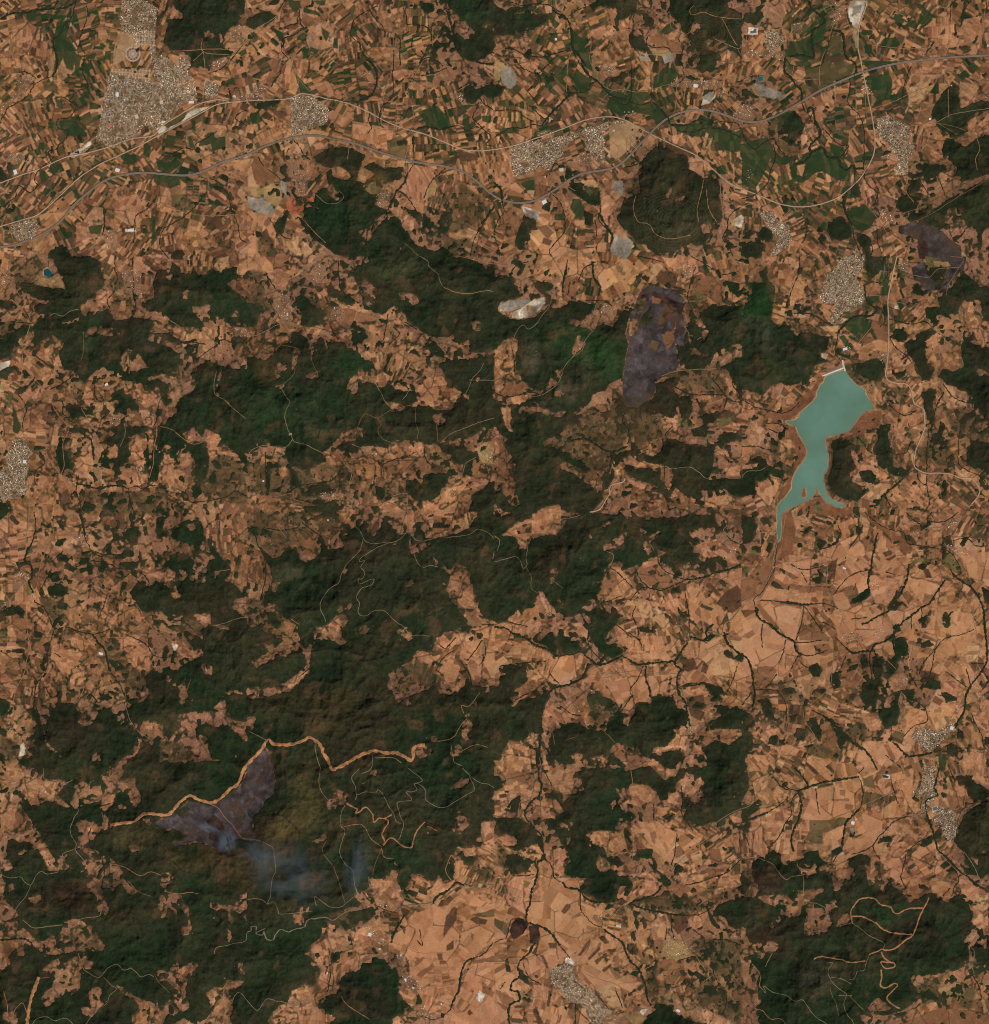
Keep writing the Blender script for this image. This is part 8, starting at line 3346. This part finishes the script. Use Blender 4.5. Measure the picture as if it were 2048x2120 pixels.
for k, tx, ty, p in upolys:
    if k == 'U':
        x, y, a0 = pts_in(p, 1.8, .8, .80); gi = (np.rint(y + PAD).astype(int), np.rint(x + PAD).astype(int)); kp = ~st[gi] & ~lots[gi]; x, y = x[kp], y[kp]; cen = p.mean(0)
        d = [(cen[0] - t[0]) ** 2 + (cen[1] - t[1]) ** 2 for t in TOWNS]; town_pts.setdefault(int(np.argmin(d)), []).append((x, y, a0))
    else:
        x, y, a0 = pts_in(p, 3.4, 1.4, .40 if area(p) > 900 else .6); village.append((p.mean(0), x, y, a0))
LM = LANDMARKS
DIR = ['east', 'north-east', 'north', 'north-west', 'west', 'south-west', 'south', 'south-east']
def where(x, y):
    d = [math.hypot(x - l[0], y - l[1]) for l in LM]; b = int(np.argmin(d)); dd = d[b]
    if dd < 14: return 'at ' + LM[b][2]
    a = DIR[int(round(math.degrees(math.atan2(-(y - LM[b][1]), x - LM[b][0])) / 45)) % 8]
    return ('just ' if dd < 60 else '' if dd < 130 else 'far ') + a + ' of ' + LM[b][2]
TN = fbm(30, 3, 96) + .9 * vnoise(3.6, 98) + .5 * vnoise(8, 99); TN2 = vnoise(45, 97)
def houses(name, x, y, a0, label, group, big=1.0, kind='stuff', cat='houses'):
    n = len(x); w = hr.uniform(15, 27, n) * big; l = hr.uniform(18, 44, n) * big; h = hr.uniform(6, 12, n)
    ang = -a0 + np.where(hr.rand(n) > .5, 0, math.pi / 2) + hr.uniform(-.12, .12, n)
    P = X3(x, y, hs(x, y)); V, q, t = house_arrays(P[:, 0], P[:, 1], w, l, ang, h, P[:, 2])
    gi = (np.clip(np.rint(y + PAD).astype(int), 0, RH - 1), np.clip(np.rint(x + PAD).astype(int), 0, RW - 1)); dm = np.clip(1.16 + .46 * TN[gi], .35, 2.2)[:, None]; c = HP[hr.choice(8, n, p=HPW)] * hr.uniform(.62, 1.2, (n, 1)) * dm * (1 + np.stack([.10 * TN2[gi], 0 * TN2[gi], -.12 * TN2[gi]], 1)); c = np.repeat(c, 10, 0)
    o = mesh(name, V, [q, t], M_house, attr=('paint', c.astype(np.float32))); return tag(o, label, cat, group, kind)
for q, lst in town_pts.items():
    x = np.concatenate([s[0] for s in lst]); y = np.concatenate([s[1] for s in lst]); a0 = lst[0][2]
    houses('town_houses', x, y, a0, 'dense pale houses of ' + TOWNS[q][3], 'houses packed together in the towns')
# village houses: the larger ones one by one, the rest as a whole
single = []; rest = []
for cen, x, y, a0 in village:
    k = min(len(x), 3 if len(x) > 5 else 1)
    for i in range(k): single.append((x[i], y[i], a0, cen))
    if len(x) > k: rest.append((x[k:], y[k:], a0))
x = np.concatenate([r[0] for r in rest]); y = np.concatenate([r[1] for r in rest]); a0 = .2
houses('village_houses', x, y, a0, 'small pale houses scattered through the farming villages between the towns', 'village houses')
single = single[:230]
def gable(name, x, y, w, l, h, ang, mw, mr, parent=None):
    z = float(hs(x, y)); P = X3(x, y, z)
    ones = np.ones(1)
    V, q, t = house_arrays(P[0] * ones, P[1] * ones, w * ones, l * ones, ang * ones, h * ones, z * ones)
    return V, q, t
for (x, y, a0, cen) in single:
    col = hr.choice(['white', 'cream', 'grey', 'red'], p=[.3, .4, .2, .1])
    V, q, t = gable('h', x, y, hr.uniform(26, 38), hr.uniform(34, 52), hr.uniform(6, 9), -a0 + hr.choice([0, math.pi / 2]), None, None)
    o = mesh('village_house', V, [q, t], [M_wall, M_roof[col]], mi=[0, 0, 0, 0, 1, 1, 0, 0])
    tag(o, 'small ' + {'white': 'white', 'cream': 'cream', 'grey': 'grey', 'red': 'red'}[col] + ' house, ' + DIR[int(round(math.degrees(math.atan2(-(y - cen[1]), x - cen[0])) / 45)) % 8] + ' end of the village ' + where(*cen), 'house', 'village houses ' + where(*cen))
# large sheds, factories and farm buildings that stand out one by one
xi = 0
XC = {(0, 0, 5): 'pink'}
for k, tx, ty, p in polys:
    if k != 'X': continue
    xi += 1; c = p.mean(0)
    e = p[1] - p[0]; e2 = p[2] - p[1] if len(p) > 2 else e
    L1 = max(np.linalg.norm(e) * .8, 1.6) * PX; L2 = max(np.linalg.norm(e2) * .8, 1.5) * PX
    ang = math.atan2(-e[1], e[0]); z = float(hs(*c)); P = X3(c[0], c[1], z)
    col = 'pink' if xi == 5 else ('white' if xi % 3 else 'cream')
    size = 'very large' if L1 * L2 > 12000 else 'large' if L1 * L2 > 4500 else 'small'
    nm = 'warehouse' if L1 * L2 > 4500 else 'farm_building'
    root = bpy.data.objects.new(nm, None); C.objects.link(root); root.location = (P[0], P[1], z); root.rotation_euler = (0, 0, ang)
    tag(root, f"{size} {'bright ' if col == 'white' else ''}{col} roofed {'warehouse' if nm == 'warehouse' else 'farm building'} {where(*c)}", 'warehouse' if nm == 'warehouse' else 'farm building')
    hh = 10.0; a, b = L1 / 2, L2 / 2
    wv = np.array([(sx * a, sy * b, zz) for zz in (-8, hh) for sx, sy in ((-1, -1), (1, -1), (1, 1), (-1, 1))], float)
    mesh('wall', wv, np.array([(0, 1, 5, 4), (1, 2, 6, 5), (2, 3, 7, 6), (3, 0, 4, 7)]), M_wall, parent=root)
    nb = 1 if L2 < 90 else 2 if L2 < 160 else 4; rv = []; rf = []
    for s in range(nb):                       # one gable per bay
        y0 = -b - 1 + (L2 + 2) * s / nb; y1 = -b - 1 + (L2 + 2) * (s + 1) / nb; ym = (y0 + y1) / 2; o0 = len(rv)
        rv += [(-a - 1, y0, hh + .2), (a + 1, y0, hh + .2), (a + 1, ym, hh + 3.5), (-a - 1, ym, hh + 3.5), (a + 1, y1, hh + .2), (-a - 1, y1, hh + .2)]
        rf += [(o0, o0 + 1, o0 + 2, o0 + 3), (o0 + 3, o0 + 2, o0 + 4, o0 + 5)]
    mesh('roof', np.array(rv), np.array(rf), M_roof[col], parent=root)

wl = {}
for o in C.objects:
    if o.name.startswith(('warehouse', 'farm_building')) and 'label' in o: wl.setdefault(o['label'], []).append(o)
for lb, os_ in wl.items():
    if len(os_) > 1:
        os_.sort(key=lambda o: -o.location.y)
        for i, o in enumerate(os_): o['label'] = (['uppermost', 'second', 'third', 'fourth'][min(i, 3)] if i < len(os_) - 1 else 'lowest') + ' ' + lb
# ------------------------------------------------------------------ the dam
A = np.array(gp(3, 1, 61.5, 91.6)); B = np.array(gp(3, 1, 78.2, 85.2)); ax2 = (B - A) / np.linalg.norm(B - A); dn = np.array([ax2[1], -ax2[0]])   # dn points up the picture (downstream)
root = bpy.data.objects.new('dam', None); C.objects.link(root); rz = LAKE; root.location = tuple(X3(*((A + B) / 2), rz))
tag(root, 'long straight embankment dam with a white upstream face at the head of the turquoise reservoir', 'dam')
def dam_part(nm, o0, z0, o1, z1, mat, ends=(0, 0)):
    n = 12; t = np.linspace(0, 1, n)[:, None]
    a = A + (B - A) * t + dn * o0; b = A + (B - A) * (t * (1 - ends[0] - ends[1]) + ends[0]) + dn * o1
    V = np.vstack([X3(a[:, 0], a[:, 1], LAKE + z0), X3(b[:, 0], b[:, 1], LAKE + z1)]) - np.array(root.location)
    i = np.arange(n - 1); return mesh(nm, V, np.stack([i, i + 1, i + 1 + n, i + n], 1), mat, parent=root)
M_dw = flat_mat('white_rockfill', (214, 200, 180), .08, .004); M_db = flat_mat('brown_rockfill', (146, 112, 92), .1, .004, c2=(160, 124, 104)); M_dr = flat_mat('crest_road_surface', (182, 150, 128), .05, .003)
dam_part('upstream_face', 0.0, 24, -4.6, -8, M_dw)
dam_part('crest_road', 0.0, 24.4, 0.9, 24.4, M_dr)
dam_part('downstream_face', 0.9, 24, 6.5, 10, M_db, (.03, .0)); dam_part('downstream_berm', 6.5, 10, 9.5, -14, M_db, (.08, .03))
sp = [gp(3, 1, 77.2, 79.5), gp(3, 1, 77.8, 83), gp(3, 1, 79.2, 88)]
r = strip(np.array(sp), 3.4, (-1, -.6, .6, 1), [14, 8, 8, 14], hs, step=1.5)
V = r[0] - np.array(root.location); mesh('spillway', V, r[1], M_dw, parent=root)
# island shore and treatment basin
def basin(t, x, y, w, l, ang, rim, inner, label):
    cx, cy = gp(t % 4, t // 4, x, y); z = float(hs(cx, cy)); root = bpy.data.objects.new('storage_basin', None); C.objects.link(root)
    root.location = tuple(X3(cx, cy, z)); root.rotation_euler = (0, 0, ang); tag(root, label, 'basin')
    a, b = w * PX / 2, l * PX / 2; rr_ = [(1, 1, 0), (1.0, 1.0, 9), (.86, .80, 9), (.72, .62, 1)]
    V = np.array([(sx * a * p[0], sy * b * p[1], p[2] - (8 if p[2] == 0 else 0)) for p in rr_ for sx, sy in ((-1, -1), (1, -1), (1, 1), (-1, 1))], float)
    Fq = []
    for q in range(3):
        for s in range(4): Fq.append((q * 4 + s, q * 4 + (s + 1) % 4, q * 4 + 4 + (s + 1) % 4, q * 4 + 4 + s))
    mesh('embankment', V, np.array(Fq), rim, parent=root)
    V2 = np.array([(sx * a * .76, sy * b * .68, 3) for sx, sy in ((-1, -1), (1, -1), (1, 1), (-1, 1))], float); mesh('water', V2, np.array([(0, 1, 2, 3)]), inner, parent=root)
M_dark = flat_mat('dark_water', (62, 62, 60), .05, .01, .4); M_rim = flat_mat('pale_concrete_rim', (196, 184, 162), .05, .01); M_teal = flat_mat('teal_water', (40, 96, 100), .05, .01, .4); M_slate = flat_mat('slate_blue_water', (92, 98, 108), .05, .01, .4)
basin(3, 8.5, 23.5, 19, 13, .05, M_rim, M_slate, 'rectangular slate blue basin with a pale rim beside the top village')
basin(15, 109.8, 6.6, 20, 9, -.12, M_rim, M_dark, 'long dark basin with a pale rim in the tan fields beside the long town')
basin(15, 148.2, 31.2, 13, 10, .35, M_rim, M_slate, 'small grey basin with a pale rim between the two halves of the long town')
basin(0, 58.2, 116.2, 9, 6, .2, M_rim, M_dark, 'small dark basin in the pale industrial ground below the largest town')
basin(3, 14.5, 60, 13, 13, .2, M_bed, M_teal, 'small teal pool beside the grey spoil ground near the river')
basin(1, 11.5, 150, 8, 7, .1, M_bed, M_teal, 'tiny teal pool in the grey and yellow quarry')
basin(0, 24, 60.5, 5, 4, .6, M_rim, M_teal, 'tiny teal pool above the small left-hand village')

# ------------------------------------------------------------------ smoke of the hill fire
def smoke(t, x, y, rx, ry, rz_, ang, dens, zc, label, colr=(.50, .66, .80), seed=0):
    cx, cy = gp(t % 4, t // 4, x, y); bm = bmesh.new(); bmesh.ops.create_icosphere(bm, subdivisions=4, radius=1)
    r_ = random.Random(seed)
    ph = [r_.uniform(0, 6) for _ in range(6)]
    for v in bm.verts:
        c = v.co; k = 1 + .10 * math.sin(3 * c.x + ph[0]) + .10 * math.sin(4 * c.y + ph[1]) + .06 * math.sin(7 * c.x + 5 * c.z + ph[2]); v.co = c * k
    me = bpy.data.meshes.new('smoke_plume'); bm.to_mesh(me); bm.free()
    m = bpy.data.materials.new('smoke'); m.use_nodes = True; nt = m.node_tree; nt.nodes.remove(nt.nodes['Principled BSDF'])
    pv = nt.nodes.new('ShaderNodeVolumePrincipled'); pv.inputs['Color'].default_value = (*colr, 1); pv.inputs['Anisotropy'].default_value = 0.2
    out = nt.nodes['Material Output']; nt.links.new(pv.outputs[0], out.inputs['Volume'])
    tcn = nt.nodes.new('ShaderNodeTexCoord'); ln_ = nt.nodes.new('ShaderNodeVectorMath'); ln_.operation = 'LENGTH'; nt.links.new(tcn.outputs['Object'], ln_.inputs[0])
    mr = nt.nodes.new('ShaderNodeMapRange'); mr.inputs['From Min'].default_value = .88; mr.inputs['From Max'].default_value = 0.0; mr.inputs['To Min'].default_value = 0; mr.inputs['To Max'].default_value = 1
    nt.links.new(ln_.outputs['Value'], mr.inputs['Value'])
    n = nt.nodes.new('ShaderNodeTexNoise'); n.inputs['Scale'].default_value = 2.1; n.inputs['Detail'].default_value = 4; n.inputs['Distortion'].default_value = .8
    mp = nt.nodes.new('ShaderNodeMapping'); mp.inputs['Location'].default_value = (seed, seed * 2, 0); mp.inputs['Scale'].default_value = (1, 1, .3); nt.links.new(tcn.outputs['Object'], mp.inputs['Vector']); nt.links.new(mp.outputs[0], n.inputs['Vector'])
    m2 = nt.nodes.new('ShaderNodeMapRange'); m2.inputs['From Min'].default_value = .36; m2.inputs['From Max'].default_value = .68; nt.links.new(n.outputs['Fac'], m2.inputs['Value'])
    mp_ = nt.nodes.new('ShaderNodeMath'); mp_.operation = 'POWER'; mp_.inputs[1].default_value = 1.6; nt.links.new(mr.outputs[0], mp_.inputs[0])
    mu = nt.nodes.new('ShaderNodeMath'); mu.operation = 'MULTIPLY'; nt.links.new(mp_.outputs[0], mu.inputs[0]); nt.links.new(m2.outputs[0], mu.inputs[1])
    mu2 = nt.nodes.new('ShaderNodeMath'); mu2.operation = 'MULTIPLY'; mu2.inputs[1].default_value = dens; nt.links.new(mu.outputs[0], mu2.inputs[0]); nt.links.new(mu2.outputs[0], pv.inputs['Density'])
    me.materials.append(m); o = bpy.data.objects.new('smoke_plume', me); C.objects.link(o)
    o.location = tuple(X3(cx, cy, float(hs(cx, cy)) + zc)); o.scale = (rx * 2.7 * PX, ry * 2.7 * PX, rz_); o.rotation_euler = (0, 0, ang)
    tag(o, label, 'smoke')
smoke(12, 161, 46, 14, 5, 240, -0.45, 0.0095, 230, 'thin grey smoke rising from the black patch on the burnt slope', seed=1)
smoke(12, 174, 56, 11, 14, 220, 0.25, .0085, 260, 'blue-grey head of smoke spreading below the burnt slope', (.48, .66, .80), seed=4)
smoke(13, 12, 66, 26, 16, 260, -0.5, .0032, 300, 'faint smoke trailing from the burnt slope towards the wide veil', (.54, .66, .78), seed=6)
smoke(13, 34, 80, 46, 34, 300, -0.45, .0026, 330, 'wide faint veil of blue smoke over the olive forest', (.62, .68, .76), seed=2)
smoke(13, 84, 76, 15, 36, 280, -0.16, .0020, 320, 'narrow upright band of blue haze left of the forked fire break', (.46, .62, .78), seed=3)
scene.cycles.volume_step_rate = 1.0
